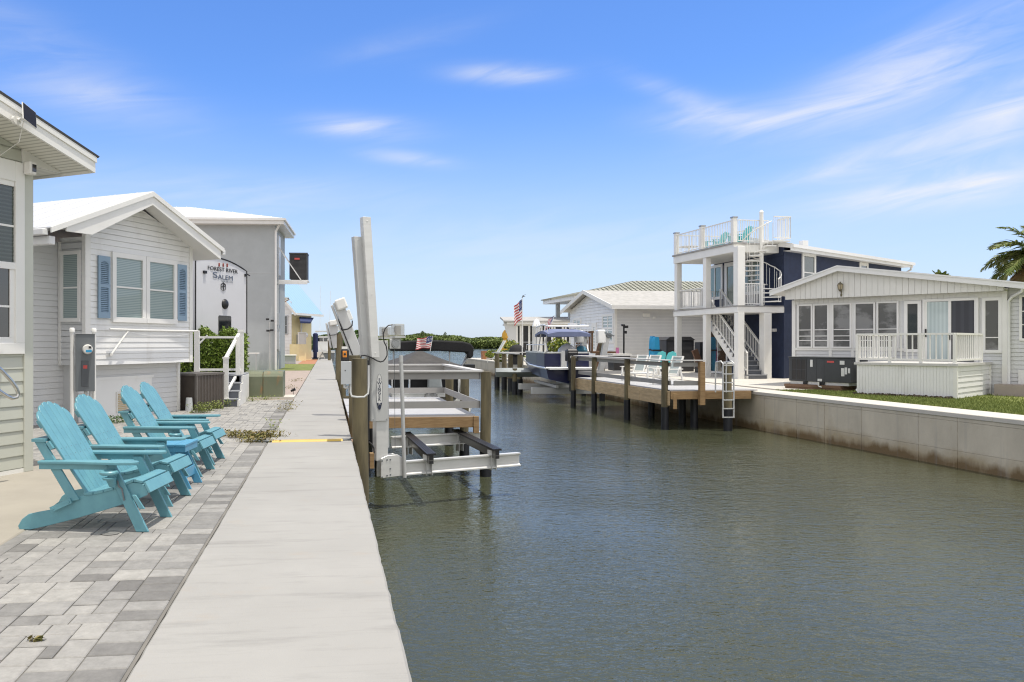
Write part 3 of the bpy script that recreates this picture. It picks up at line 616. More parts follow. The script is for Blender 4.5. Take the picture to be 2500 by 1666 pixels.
b = MB(); b.prism([(XR-.13,r2(XR)-.23),(0.02,r2(0)-.23),(0.02,r2(0)-.21),(XR-.13,r2(XR)-.21)], 'y', -.47, 8); b.prism([(XR-.12,r2(XR)-.20),(PX_,PZ_-.12),(XL+.35,r2(XL+.35)-.12),(XL+.35,r2(XL+.35)-.10),(PX_,PZ_-.1),(XR-.12,r2(XR)-.18)], 'y', -.47, 0); b.build('soffit', M['cream'], t)
b = MB(); b.box(XL-.09, XL+.03, -.42, 8, r2(XL)-.11, r2(XL)-.005); b.box(XL+.06, XL+.2, -.40, 8, r2(XL)-.26, r2(XL)-.112); b.box(XR-.02, XR+.09, -.48, 8, r2(XR)-.11, r2(XR)); b.build('gutter', M['gutter'], t, bevel=.01)
# side porch roof peeking out on the right
b = MB(); b.prism([(.05,3.30),(.62,2.98),(.62,3.10),(.05,3.42)], 'y', .5, 2.2); b.prism([(.05,3.02),(.5,2.92),(.5,2.97),(.05,3.07)], 'y', .55, 2.1); b.build('porch_roof', M['white'], t)
b = MB(); b.tube([(.30,.9,2.96),(.34,.9,2.83),(.28,.9,2.70),(.14,.9,2.63),(.05,.9,2.65)], .045, 8); b.build('vent_pipe', M['pvc'], t, smooth=True)
b = MB()
x0, z0 = h2.onY(283, 1020, .28); x1, z1 = h2.onY(313, 966, .28)
b.box(x0, x1, .262, .284, .12, .55); b.build('vent_frame', M['cream'], t)
b = MB()
for i in range(10): b.beam((x0+.04,.255,.16+.037*i),(x1-.04,.255,.16+.037*i), .02, .012, 0, up=(0,-.5,1))
b.build('vent_louvre', mat('yellowed_vent', (.62,.50,.30), .6), t)
b = MB(); b.box(-2.6, -.9, .268, .285, .80, .86); b.box(-2.6,-2.57,.269,.285,0,.8); b.quad((-2.57,.281,.02),(-.95,.281,.02),(-.95,.281,.8),(-2.57,.281,.8)); b.build('access_panel', M['vinyl'], t)
# clothes line arm
o_ = h2.wor((-2.45,-.03,2.0)); t2 = thing('clothes_line_bracket', 'cream pvc pole and strut fixed under the shuttered windows', 'bracket', o_, 60.6)
def q2(u, v, y=-.12): x, z = h2.onY(u, v, y); return (x+2.45, y+.03, z-2.0)
b = MB(); b.tube([q2(268,804), q2(355,807), q2(485,809)], .021, 8); b.tube([q2(312,810), q2(272,866)], .021, 8); b.cyl(q2(272,866,-.18), q2(272,866,.0), .03); b.cyl(q2(485,809,-.16), q2(485,809,.0), .025); b.build('pole', M['pvc'], t2, smooth=True)
b = MB(); b.tube([q2(312,812), q2(360,819), q2(430,821), q2(470,815)], .006, 5); b.build('line', M['labelwhite'], t2)
# standpipe
p = G(97+44, 1022); t2 = thing('standpipe', 'white pvc water pipe with a tap by the grey house corner', 'water tap', p)
b = MB(); b.cyl((0,0,0),(0,0,.50),.022,.022,10); b.cyl((0,0,.47),(.12,0,.50),.018); b.build('pipe', M['pvc'], t2, smooth=True)
b = MB(); b.cyl((.12,0,.50),(.24,-.02,.46),.018); b.cyl((.19,-.01,.5),(.19,-.01,.56),.008); b.box(.14,.24,-.02,.0,.555,.57); b.build('faucet', M['metergrey'], t2)
# meter cabinet between two posts
p = G(176, 1054); mt_ = Fr(p, 18)
t2 = thing('electric_meter', 'grey electric meter cabinet standing between two white posts', 'meter', p, 18)
b = MB(); b.box(.055, .37, -.02, .12, .70, 1.70); b.box(.055, .065, -.022, .121, .70, 1.7); b.box(.05, .375, -.03, .125, 1.70, 1.715); b.build('cabinet', M['metergrey'], t2, bevel=.006)
b = MB(); b.box(.15, .27, -.028, -.018, .78, 1.24); b.build('cover', mat('dark_cover', (.105,.115,.125), .5), t2, bevel=.02)
b = MB(); b.box(.18, .245, -.032, -.027, 1.10, 1.16); b.build('red_sticker', M['red'], t2)
b = MB(); b.cyl((.25,-.02,1.44),(.25,-.10,1.44),.088,.082,20); b.cyl((.25,-.10,1.44),(.25,-.14,1.44),.080,.070,20); md = b.build('meter_dial', M['pvc'], t2, smooth=True)
b = MB(); b.box(.265, .31, -.145, -.138, 1.455, 1.495, 1); b.box(.22,.315,-.144,-.138,1.39,1.43,0); b.build('dial_label', [M['kayak'], M['black']], md)
for x in (0, .36):
    b = MB(); b.cyl((x,.06+.1*(x>0),0),(x,.06+.1*(x>0),1.75),.036,.036,12); b.lathe([(.045,1.74),(.045,1.80),(.03,1.82)], (x,.06+.1*(x>0),0), 12); b.build('post', M['white'], t2, smooth=True)
b = MB(); b.cyl((.22,.05,0),(.22,.05,.7),.03); b.cyl((.30,.05,.3),(.30,.05,.7),.02); b.build('conduit', M['alugrey'], t2, smooth=True)
# air conditioner beside the house
x1 = h2.onY(546, 950, -.05)[0]; t2 = thing('air_conditioner', 'brown louvred air conditioner condenser at the white house corner', 'air conditioner', h2.wor((.12,-.05,0)), 60.6)
b = MB(); w_ = x1-.12; b.box(.05, w_-.03, 0, .8, .02, .80); b.build('louvres', M['beigecond'], t2)
b = MB(); b.box(-.0, .06, -.015, .04, .0, .84); b.box(w_-.05, w_, -.015, .04, 0, .84); b.box(-.02, w_+.01, -.02, .82, .80, .85); b.box(0, w_, .78, .83, 0, .82)
for k in range(9): b.box(.1+k*(w_-.16)/8, .112+k*(w_-.16)/8, -.008, .0, .03, .8)
b.build('case', mat('brown_case', (.15,.135,.12), .5), t2)
b = MB(); b.cyl((-.12,.1,0),(-.12,.1,.30),.09,.07,10); b.build('meter_tank', M['boxgrey'], t2, smooth=True)
# porch steps with white rails
p = G(581, 993); t2 = thing('porch_steps', 'slate grey porch steps with white posts and rails beside the hedge', 'steps', p)
b = MB(); xs = -1.15
for k in range(4): b.box(xs, -.02, .30*k, 2.4, .185*k, .185*(k+1)-.03)
b.build('riser', M['stepgrey'], t2)
b = MB()
for k in range(4): b.box(xs, -.0, .30*k-.025, .30*k+.30, .185*(k+1)-.029, .185*(k+1))
b.box(xs,.02,1.2,2.45,.74-.03,.742); b.build('tread', M['steptread'], t2)
b = MB(); b.prism([(0,0),(2.4,0),(2.4,.71),(.9,.71),(.9,.525),(.6,.525),(.6,.34),(.3,.34),(.3,.155),(0,.155)], 'x', -.019, .03); b.build('stringer', M['white'], t2)
b = MB(); b.box(-.36,-.24,.02,.14,.15,1.17); b.box(-.38,-.22,0,.16,.15,.2); b.box(-.375,-.225,.005,.155,1.17,1.21); b.box(-.13,.0,1.25,1.38,.74,1.84); b.box(-.145,.015,1.235,1.395,1.84,1.9)
b.box(-.16,-.06,.9,.98,.55,1.7); b.box(-1.25,-1.12,1.2,1.33,.3,1.86); b.split('post', M['white'], t2)
b = MB(); b.beam((-.30,.08,1.18),(-.12,1.27,1.78),.08,.06); b.beam((-.30,.1,.30),(-.10,1.27,.86),.06,.05); b.beam((-1.2,1.28,1.70),(-.1,1.3,1.70),.06,.055); b.beam((-1.2,1.28,.86),(-.1,1.3,.86),.06,.055); b.beam((-1.2,1.26,1.46),(-.92,1.26,1.75),.03,.04); b.build('rail', M['white'], t2)
# hedge
def leafmass(name, mats, n, f, s0, s1, par=None, seed=1, flat=.5, fold=True):
    b = MB(); rg = random.Random(seed)
    for i in range(n):
        p, m = f(rg); s = rg.uniform(s0, s1)
        nrm = Vector((rg.gauss(0,1),rg.gauss(0,1),rg.gauss(.6,1))).normalized(); a = nrm.orthogonal().normalized()
        a = Matrix.Rotation(rg.random()*6.28,3,nrm) @ a; c = nrm.cross(a); p = Vector(p)
        b.add([p-a*s, p+c*s*flat+nrm*s*.15, p+a*s, p-c*s*flat+nrm*s*.15], [(0,1,2),(0,2,3)], m)
    return b.build(name, mats, par)
p = P(545, 905, 22.2); p.z = 0; t2 = thing('hedge', 'clipped glossy green hedge in front of the white camper', 'hedge', p)
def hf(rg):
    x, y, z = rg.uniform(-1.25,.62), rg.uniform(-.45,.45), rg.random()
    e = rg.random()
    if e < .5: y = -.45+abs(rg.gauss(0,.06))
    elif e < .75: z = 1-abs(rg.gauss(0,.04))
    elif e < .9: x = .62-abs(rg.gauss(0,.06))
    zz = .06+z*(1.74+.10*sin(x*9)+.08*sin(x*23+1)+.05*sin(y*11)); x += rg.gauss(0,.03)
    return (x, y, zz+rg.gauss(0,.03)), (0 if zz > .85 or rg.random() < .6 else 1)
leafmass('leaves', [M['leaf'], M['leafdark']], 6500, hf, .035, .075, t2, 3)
b = MB(); rg = random.Random(4)
for i in range(34):
    x, y = rg.uniform(-1.2,.55), rg.uniform(-.3,.3); b.tube([(x,y,0),(x+rg.gauss(0,.08),y+rg.gauss(0,.06),.7),(x+rg.gauss(0,.15),y+rg.gauss(0,.08),1.5)], [.014,.011,.005], 5)
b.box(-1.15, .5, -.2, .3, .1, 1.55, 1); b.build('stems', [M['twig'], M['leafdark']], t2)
# camper trailer
rv = Fr((P(602,838,24.3).x, P(602,838,24.3).y, 0), 60.6); t = thing('camper_trailer', 'white travel trailer with black trim lettered across its curved end', 'trailer', rv.o, 60.6)
prf = [(-2.46,.5)]; 
for i in range(13): u = i/12; prf.append((-2.46+2.46*u, 3.86+.28*(1-(2*u-.72)**2/1.64)-.07 if True else 0))
prf[1] = (-2.46, prf[2][1]-.06); prf.append((0,.5))
b = MB(); b.prism(prf, 'y', 0, 6.5); b.build('body', mat('trailer_white', (.66,.66,.68), .35, var=.04), t)
b = MB(); b.tube([(x,-.005,z) for x, z in prf], .022, 6); b.build('edge_trim', M['black'], t)
b = MB(); b.prism([(-1.42,1.5),(-1.42,2.33),(-1.39,2.37),(-.83,2.37),(-.80,2.33),(-.80,1.5)], 'y', -.02, .01); b.build('rear_window', M['glass'], t, bevel=.01)
def rq(u, v): return rv.onY(u, v, 0)
x, z = rq(549,743); b = MB(); b.lathe([(.155,0),(.15,.02),(.11,.06),(.05,.08)], (0,0,0), 18); b.xf(Matrix.Translation((x,0,z)) @ Matrix.Rotation(radians(90),4,'X')); b.build('camera_dome', M['black'], t, smooth=True)
b = MB()
for u in (534.5,544.5,554):
    x, z = rq(u,646.8+(u-534)*.06); b.box(x-.03,x+.03,-.025,0,z-.055,z+.055)
b.split('marker_light', mat('amber_lens', (.30,.05,.03), .3), t, bevel=.01)
xk, zk = rq(499,664); b = MB(); b.box(xk-.07,xk+.05,-.06,0,zk-.05,zk+.03); b.box(-.12,-.05,-.05,0,3.62,3.70); b.beam((.0,-.02,3.70),(.14,-.02,3.66),.03,.03); b.beam((-.72,-.05,1.66),(-.60,-.05,1.78),.03,.03); b.beam((-.66,-.05,1.8),(-.55,-.05,1.66),.03,.03); b.build('bracket', M['black'], t)
R90 = (radians(90), 0, 0)
x0, z0 = rq(507,656); x1, z1 = rq(580,663); x, z = rq(544,659.5)
o = text('lettering', 'FOREST RIVER', .165, M['black'], t, (x,-.012,z), R90, .003); o.scale.x = (x1-x0)/o.dimensions.x
SL = mat('slate_lettering', (.10,.13,.19), .5); x0 = rq(519,676)[0]; x1 = rq(568,676)[0]; z = rq(543,676.5)[1]
w_ = (x1-x0)*.22; o = text('lettering', 'S', .25, SL, t, (x0+w_/2,-.012,z+.02), R90, .003); o.scale.x = w_/o.dimensions.x
o = text('lettering', 'ALEM', .20, SL, t, ((x0+w_+.03+x1)/2,-.012,z-.015), R90, .003); o.scale.x = (x1-x0-w_-.03)/o.dimensions.x
x0 = rq(541,687)[0]; x1 = rq(568,687)[0]; z = rq(554,687.3)[1]; o = text('lettering', 'CRUISE LITE', .10, mat('pale_lettering', (.42,.45,.50), .5), t, ((x0+x1)/2,-.012,z), R90, .003); o.scale.x = (x1-x0)/o.dimensions.x
cx_, cz_ = rq(544.5,700.5); b = MB(); rh_ = .115; hx = [(cx_+rh_*1.15*sin(radians(60*k)), cz_+rh_*1.1*cos(radians(60*k))) for k in range(6)]
b.tube([(x,-.012,z) for x, z in hx], .008, 5, closed=True)
hx = [(cx_+rh_*.95*sin(radians(60*k)), cz_+rh_*.9*cos(radians(60*k))) for k in (5,0,1)]; b.tube([(x,-.012,z) for x, z in hx], .007, 5)
b.beam((cx_-.08,-.012,cz_+.015),(cx_+.08,-.012,cz_+.015),.012,.02); b.beam((cx_+.015,-.012,cz_-.10),(cx_+.015,-.012,cz_+.10),.02,.012,up=(1,0,0)); b.beam((cx_-.06,-.012,cz_-.05),(cx_-.06,-.012,cz_+.02),.016,.012,up=(1,0,0)); b.build('emblem', M['black'], t)
# utility cabinet
p = G(597, 975); q = G(690, 975); w_ = (q-p).length; t2 = thing('utility_cabinet', 'olive green utility cabinet with rust streaks beside the footpath', 'cabinet', p, -1)
b = MB(); b.prism([(0,.05),(0,.62),(.05,.70),(.16,.76),(.85,.78),(.85,.05)], 'x', 0, w_*.47); b.prism([(0,.05),(0,.62),(.05,.70),(.16,.76),(.85,.78),(.85,.05)], 'x', w_*.47+.008, w_); b.build('cabinet_body', M['olive'], t2, bevel=.012)
b = MB(); b.box(-.02, w_+.3, -.06, .95, -.02, .055); b.build('base', M['cap'], t2)
# spotlight
p = G(716, 966); t2 = thing('garden_spotlight', 'small black spotlight on a spike beside the footpath', 'light', p)
b = MB(); b.cyl((0,0,0),(0,0,.13),.008); b.build('spike', M['black'], t2)
b = MB(); b.cyl((-.07,0,.13),(.06,-.01,.19),.03,.045,10); b.build('lamp_head', M['black'], t2, smooth=True)
# ---------------------------------------------------------------- grey two-storey house
gh = Fr(G(672, 904), -3); t = thing('house', 'tall grey stucco two-storey house with white hip roof edge', 'house', gh.o, -3)
b = MB(); b.box(-14, 0, 0, 5.1, 0, 8.35); b.box(-14, -.005, -.012, 0, 5.55, 5.58, 1); b.build('wall', [M['stucco'], M['boxgrey']], t)
b = MB(); b.box(-14.5, .55, -.55, 5.6, 8.30, 8.36); b.box(-14.5, .55, -.56, -.53, 8.36, 8.60); b.box(.53, .56, -.56, 5.6, 8.36, 8.6); b.box(-14.5,.6,-.66,-.561,8.5,8.62); b.box(.561,.66,-.6,5.6,8.5,8.62); b.build('eave', M['gutter'], t)
b = MB(); b.add([(-14.5,-.6,8.62),(.6,-.6,8.62),(.6,5.65,8.62),(-14.5,5.65,8.62),(-5.4,2.6,9.75),(-10,2.6,9.75)], [(0,1,4,5),(1,2,4),(2,3,5,4),(3,0,5)]); b.build('roof', M['roofwhite'], t)
b = MB()
for k in range(26):
    x = -14+.6*k
    if x < .5:
        e = min(1, max(0, (.6-x)/6.0)) if x > -5.4 else 1; b.beam((x,-.6,8.63),(x,-.6+3.2*e,8.63+1.13*e), .03, .03)
b.build('roof_rib', M['gutter'], t)
b = MB(); b.box(-.02, .10, -.09, -.0, .0, 8.0); b.beam((.05,-.05,7.95),(.40,-.4,8.5),.09,.09); b.build('downspout', M['gutter'], t)
b = MB(); b.cyl((.06,.55,1.0),(.06,.55,4.9),.035); b.box(.01,.16,.45,.70,2.6,3.3); b.box(.01,.2,.2,.5,1.2,2.2); b.box(.01,.16,.8,1.1,1.1,2.4); b.cyl((.06,1.0,0),(.06,1.0,5.6),.03); b.build('conduit', M['boxgrey'], t)
window(t, 2.2, 3.6, 5.9, 7.8, .0, 'glass', .1, ax='x') if False else None
b = MB(); b.box(.0,.06,1.2,2.2,5.6,7.9); b.build('shutter_frame', M['gutter'], t)
p = gh.wor((.1, 1.6, 5.0)); t2 = thing('air_conditioner', 'dark grey air conditioner on a white bracket high on the grey house', 'air conditioner', p, -3)
b = MB(); b.box(.62, 1.62, -.55, .45, .32, 1.78); b.build('louvres', stripes('dark_louvres', (.045,.046,.048), (.02,.02,.022), .07, 'Z', .6), t2)
b = MB()
for x in (.6,1.58):
    for y in (-.57,.41): b.box(x,x+.06,y,y+.06,.3,1.8)
b.box(.58,1.66,-.59,.49,1.78,1.86); b.box(.9,1.2,-.60,-.55,1.45,1.55,1); b.build('case', [M['acmetal'], M['red']], t2)
b = MB(); b.box(-.2,1.7,-.6,.5,.18,.26); b.box(-.1,1.66,-.62,-.55,.0,.18); b.beam((-.05,-.58,2.2),(1.3,-.58,.22),.06,.06); b.beam((-.05,.4,2.2),(1.3,.4,.22),.06,.06); b.build('bracket', M['gutter'], t2)
p = G(656, 905); p = gh.wor((-.28,-.22,0)); t2 = thing('light_pole', 'thin grey pole with black floodlights at the grey house corner', 'floodlights', p)
b = MB(); b.cyl((0,0,0),(0,0,2.75),.035); b.build('pole', M['alugrey'], t2, smooth=True)
b = MB()
for x, z in ((-.12,2.9),(.14,2.82),(-.10,2.25),(.12,2.28)): b.box(x-.09,x+.09,-.16,0,z-.05,z+.06)
b.build('floodlight', M['black'], t2, bevel=.01)
p = G(618, 904+2); t2 = thing('folding_table', 'small white folding table against the grey house wall', 'table', G(614,907))
b = MB(); b.box(-.35,.42,-.2,.25,.97,1.02); b.build('table_top', M['white'], t2)
for x in (-.2,.25): b = MB(); b.cyl((x,0,0),(x,0,.97),.02); b.build('leg', M['alugrey'], t2)
# ---------------------------------------------------------------- white and yellow cottage
ct = Fr(G(712, 881), 60.6); t = thing('cottage', 'white and yellow cottage with a blue metal roof and navy awning', 'cottage', ct.o, 60.6)
b = MB(); S_ = MB(); S_.siding([(-6,0),(0,0),(0,5.2),(-6,8)], 0, .30, .03)
S_.v = [(v[1]*1.0, -v[0], v[2]) for v in S_.v]; S_.build('gable_wall', M['vinyl'], t)
b = MB(); b.box(.01, 3.4, .0, 6, 0, 4.1); b.build('wall', M['butter'], t)
b = MB(); b.add([(-.5,-.75,4.05),(4.2,-.75,4.05),(4.2,5,10.2),(-.5,5,10.2),(-.5,-.75,4.2),(4.2,-.75,4.2),(4.2,5,10.35),(-.5,5,10.35)], [(0,3,2,1),(4,5,6,7),(0,1,5,4),(1,2,6,5),(2,3,7,6),(3,0,4,7)]); b.build('roof', M['bluemetal'], t)
b = MB(); b.beam((-.52,-.75,4.0),(-.52,5,10.15),.05,.22); b.beam((-.5,-.78,4.08),(4.2,-.78,4.08),.1,.2); b.build('fascia', M['white'], t)
window(t, .35, 1.6, 2.3, 4.0, -.03, 'glass', .08, ax='x', prot=.06, hs=(3.1,), fm='boxgrey')
a0, za_ = ct.onY(731,774,-.05); a1, zb2 = ct.onY(737,790,-.05); o0, zo = ct.onY(758,786,-1.6); q0 = ct.onY(733,790,-1.6)[0]
b = MB(); b.add([(a0,-.02,za_),(a0+2.6,-.02,za_),(o0,-1.6,zo),(q0,-1.6,zo),(q0,-1.6,zo-.16),(o0,-1.6,zo-.16)], [(0,1,2,3),(3,2,5,4),(0,3,4),(1,5,2)]); b.build('awning', M['navycloth'], t)
p0, p1 = ct.onY(730,860,-1.)[0], ct.onY(747,860,-1.)[0]
b = MB(); b.box(p0,p1,-1.,-.05,0,1.45); b.build('porch', M['butter'], t)
b = MB()
for k in range(9): xk = p0+(p1-p0)*k/8; b.box(xk-.04,xk+.04,-1.,-.92,1.45,2.45)
b.box(p0-.05,p1+.05,-1.05,-.9,2.4,2.5); b.box(a0+.1,a0+.2,-.2,-.1,0,za_-.3); b.build('railing', M['cream'], t)
b = MB(); b.box(.8,1.25,-.15,0,1.1,2.3); b.cyl((1.0,-.1,0),(1.0,-.1,1.1),.08); b.build('meter', M['boxgrey'], t)
p = G(718, 889); t2 = thing('storage_bench', 'pale grey deck box on the far left lawn', 'deck box', p, 0)
b = MB(); b.box(-1.05,.1,0,.9,0,.58); b.build('box', M['boxgrey'], t2, bevel=.02)
b = MB(); b.box(-1.1,.15,-.05,.95,.585,.68); b.build('lid', M['white'], t2, bevel=.02)
p = G(680, 895); t2 = thing('hose_reel', 'dark hanging hose bundle against the white cottage', 'hose', p)
b = MB()
for k in range(5): b.tube([(.25*sin(a)*(1+.1*k), .03*k, 1.0+.85*cos(a)) for a in [i*.5236 for i in range(12)]], .045, 6, closed=True)
b.build('coil', M['black'], t2)
p = P(684, 838, 58.); p.z = 0; t2 = thing('shed', 'white shed with a small orange tiled roof behind the grey house', 'shed', p)
b = MB(); b.box(-4,-.05,0,3,0,4.55); b.build('wall', M['white'], t2)
b = MB(); b.add([(-1.5,-.3,4.55),(-.3,-.3,4.35),(.62,-.3,4.85),(-1.5,-.3,4.95),(-1.5,2,4.6),(-.3,2,4.4),(.62,2,4.9),(-1.5,2,5.)], [(0,1,2,3),(7,6,5,4),(0,4,5,1),(1,5,6,2),(2,6,7,3)]); b.build('roof', M['terracotta'], t2)
b = MB(); b.beam((-1.5,-.32,4.98),(.66,-.32,4.88),.06,.10); b.beam((-.35,-.32,4.33),(.66,-.32,4.86),.06,.10); b.build('fascia', M['white'], t2)
# ---------------------------------------------------------------- turquoise folding chairs
def make_chair(loc, rz, label, cup=1):
    t = thing('adirondack_chair', label, 'chair', loc, rz, 'turquoise chairs lined up on the patio'); t.scale = (.955,.955,.955)
    A = M['aqua']
    for s in (1,-1):
        b = MB(); y0, y1 = sorted((s*.295, s*.270)); b.prism([(-.055,0),(.055,0),(-.235,.565),(-.325,.565)], 'y', y0, y1)
        b.prism([(-.02,.20),(.03,.20),(-.05,.32),(-.09,.32)], 'y', *sorted((s*.296,s*.312))); b.build('leg', A, t, bevel=.004)
        b = MB(); y0, y1 = sorted((s*.268, s*.243))
        low = [(-1.10,.0),(-1.00,.0),(-.85,.035),(-.60,.10),(-.30,.19),(-.07,.265),(.03,.31),(.045,.37),(-.02,.415),(-.12,.42),(-.20,.385),(-.35,.345),(-.55,.30),(-.72,.215),(-.82,.175),(-.93,.155),(-1.02,.135),(-1.08,.09),(-1.115,.03)]
        b.prism(low, 'y', y0, y1); b.build('seat_rail', A, t, bevel=.004)
        b = MB(); b.prism([(-.955,.77),(-.865,.77),(-.555,.27),(-.64,.25)], 'y', *sorted((s*.295,s*.27))); b.build('back_support', A, t, bevel=.004)
        b = MB(); b.beam((-.80,s*.305,.185),(-.62,s*.305,.265),.018,.045); 
        for x,z in ((-.78,.195),(-.64,.255)): b.cyl((x,s*.305,z),(x,s*.32,z),.010,.010,8)
        b.build('hinge_link', A, t)
        b = MB(); ol = [(-.90,.245),(-.90,.345),(-.60,.350),(-.40,.375),(-.20,.395),(-.06,.385),(-.025,.35),(-.02,.31),(-.05,.27),(-.15,.25),(-.4,.245)]
        b.prism([(x,s*y) for x, y in ol], 'z', .585, .61); b.build('armrest', A, t, bevel=.006, seg=2)
        b = MB(); b.box(-.90,-.22,*sorted((s*.297,s*.318)),.535,.584); b.cyl((-.30,s*.318,.56),(-.30,s*.324,.56),.013,.013,8); b.build('arm_brace', A, t, bevel=.003)
    b = MB()
    crv = [(-.53,.315),(-.44,.322),(-.35,.342),(-.26,.368),(-.17,.40),(-.085,.438),(.0,.425)]
    for (x0,z0),(x1,z1) in zip(crv, crv[1:]):
        d = Vector((x1-x0,0,z1-z0)); g = d.normalized()*.004; p = Vector((x0,0,z0))+g; q = Vector((x1,0,z1))-g
        b.beam((p.x,0,p.z),(q.x,0,q.z),.56,.022)
    b.beam((.012,0,.425),(.060,0,.335),.56,.022); b.build('seat', A, t, bevel=.003)
    # backrest: seven tapered boards with a rounded fan top
    b = MB(); P0 = Vector((-.50,0,.315)); D = Vector((-.50,0,.775)); Ld = D.length; d = D.normalized(); nrm = Vector((d.z,0,-d.x))
    n = 6
    for i in range(n):
        c = (i-(n-1)/2); wb, wt = .078, .0905; yb, yt = c*(wb+.0045), c*(wt+.0045); rise = [.83,.945,1.,1.,.945,.83][i]
        L_ = Ld*rise; q0 = [(yb-wb/2,0),(yb+wb/2,0)]
        tp = []
        for k in range(7):
            yy = yt+wt/2*cos(pi*k/6); tp.append((yy, Ld*1.01-1.75*yy*yy-.032*abs(cos(pi*k/6))**5))
        poly = q0+tp
        vs = [P0+Vector((0,y,0))+d*l+nrm*.0 for y, l in poly]+[P0+Vector((0,y,0))+d*l-nrm*.02 for y, l in poly]; m = len(poly)
        b.add(vs, [tuple(range(m)), tuple(range(2*m-1,m-1,-1))]+[(k,k+m,(k+1)%m+m,(k+1)%m) for k in range(m)])
    back = b.build('backrest', A, t, bevel=.003)
    b = MB()
    for f, w_ in ((.57,.60),(.80,.50)):
        c = P0+d*Ld*f-nrm*.036; b.beam((c.x,-w_/2,c.z),(c.x,w_/2,c.z),.030,.075,0,up=(d.x,0,d.z))
    b.beam((-.965,-.31,.785),(-.86,-.31,.785),.001,.001); b.beam((-.91,-.31,.782),(-.91,.31,.782),.12,.025,0,up=(0,0,1)); b.build('cross_bar', A, back)
    b = MB()
    for f in (.42,.50):
        for i in range(n):
            y = (i-(n-1)/2)*.088; c = P0+d*Ld*f+Vector((0,y,0)); b.cyl(c, c+nrm*.002, .004, .004, 6)
    b.build('screws', M['metergrey'], back)
    if cup:
        s = cup; c = Vector((-.245, s*.395, .525)); b = MB(); rg = [(c.x+.062*cos(a), c.y+.062*sin(a), c.z) for a in [2*pi*i/20 for i in range(20)]]
        b.tube(rg, .018, 8, closed=True); b.lathe([(.05,-.06),(.055,-.045),(.05,-.05)], c, 14); b.box(c.x-.02,c.x+.03,*sorted((s*.30,s*.345)),c.z-.05,c.z+.015); b.cyl((c.x,s*.33,c.z-.12),(c.x,s*.36,c.z-.05),.03,.045); b.build('cup_holder', A, t, smooth=True)
        b = MB(); b.tube([(-.215,s*.302,.44),(-.20,s*.306,.39),(-.175,s*.302,.37),(-.165,s*.306,.33),(-.155,s*.303,.27)], .007, 5); b.build('hinge_chain', M['metergrey'], t)
    return t
LB = ['turquoise adirondack chair nearest the camera with a cup holder on its arm', 'second turquoise adirondack chair, between the nearest chair and the blue side table', 'third turquoise adirondack chair with a cup holder, just behind the side table', 'farthest turquoise adirondack chair, nearest the air conditioner']
XF = -1.47
ch = make_chair((XF, 6.86, 0), -9, LB[0], -1)
def no_cup(r, keep):
    if not keep:
        for c in list(r.children):
            if c.name.startswith(('cup_holder','hinge_chain')): bpy.data.objects.remove(c)
for i, (y, rz, k) in enumerate(((7.85,-8,False),(9.50,-7,True),(10.40,-6,False))):
    no_cup(dup(ch, (XF+.01*i, y, 0), rz, LB[i+1]), k)
t = thing('side_table', 'small blue side table set between the second and third turquoise chairs', 'side table', (XF-.16, 8.68, 0), -7)
b = MB()
for k in range(4): b.box(-.29+.115*k,-.29+.115*k+.109,-.24,.24,.455,.478)
b.build('table_top', M['aquablue'], t, bevel=.003)
for s in (1,-1):
    b = MB(); b.prism([(.13,0),(.22,0),(.02,.44),(-.07,.44)], 'y', *sorted((s*.21,s*.188))); b.build('leg', M['aquablue'], t)
    b = MB(); b.prism([(-.22,0),(-.13,0),(.07,.44),(-.02,.44)], 'y', *sorted((s*.185,s*.165))); b.build('leg', M['aquablue'], t)
b = MB(); b.box(-.26,.16,-.22,.22,.395,.453); b.box(.12,.14,-.2,.2,.10,.2); b.build('apron', M['aquablue'], t)
# yellow cable cover over the footpath
p, q = G(664, 1079.5), G(836, 1076); t = thing('cable_cover', 'yellow cable protector strip laid across the footpath', 'cable cover', p); dd = q-p; dd.z = 0
b = MB(); b.prism([(-.08,.001),(-.05,.026),(.05,.026),(.08,.001)], 'x', 0, dd.length); b.xf(Matrix.Rotation(atan2(dd.y,dd.x),4,'Z')); b.build('strip', M['yellow'], t)
b = MB(); b.tube([dd+Vector((-.03,0,.012)), dd+Vector((.10,-.0,.016)), dd+Vector((.22,.03,.06)), dd+Vector((.27,.06,.16)), dd+Vector((.275,.07,.25))], .014, 6); b.tube([(.03,0,.012),(-.1,0,.012),(-.3,.02,.01)], .022, 6); b.build('cable', M['metergrey'], t, smooth=True)
# weeds in the joints
def weeds(name, pts, n, label, sp=.16, h=.12, mt='weed', seed=1):
    b = MB(); rg = random.Random(seed)
    for (x, y, k) in pts:
        for i in range(int(n*k)):
            px, py = rg.gauss(x, sp), rg.gauss(y, sp*.3); hh = h*rg.random(); a = rg.random()*6.28; s = rg.uniform(.008,.022)
            q = Vector((px+cos(a)*hh*.8, py+sin(a)*hh*.8, hh)); u = Vector((-sin(a),cos(a),0))*s*.4
            if rg.random() < .5: b.add([Vector((px,py,0))-u*.4, Vector((px,py,0))+u*.4, q], [(0,1,2)])
            nr = Vector((rg.gauss(0,1),rg.gauss(0,1),1)).normalized(); aa = nr.orthogonal()*s; cc = nr.cross(aa); b.add([q-aa,q+cc*.6,q+aa,q-cc*.6], [(0,1,2,3)])
    return tag(b.build(name, M[mt]), label, 'weeds', kind='stuff')
def gp(u, v, k=1.): p = G(u, v); return (p.x, p.y, k)
weeds('weeds', [gp(565,1064),gp(585,1068),gp(610,1068,1.3),gp(640,1068,1.3),gp(665,1066),gp(620,1078),gp(630,1080)], 170, 'low brown green weeds sprouting across the pavers by the yellow cable cover', .13, .10, seed=2)
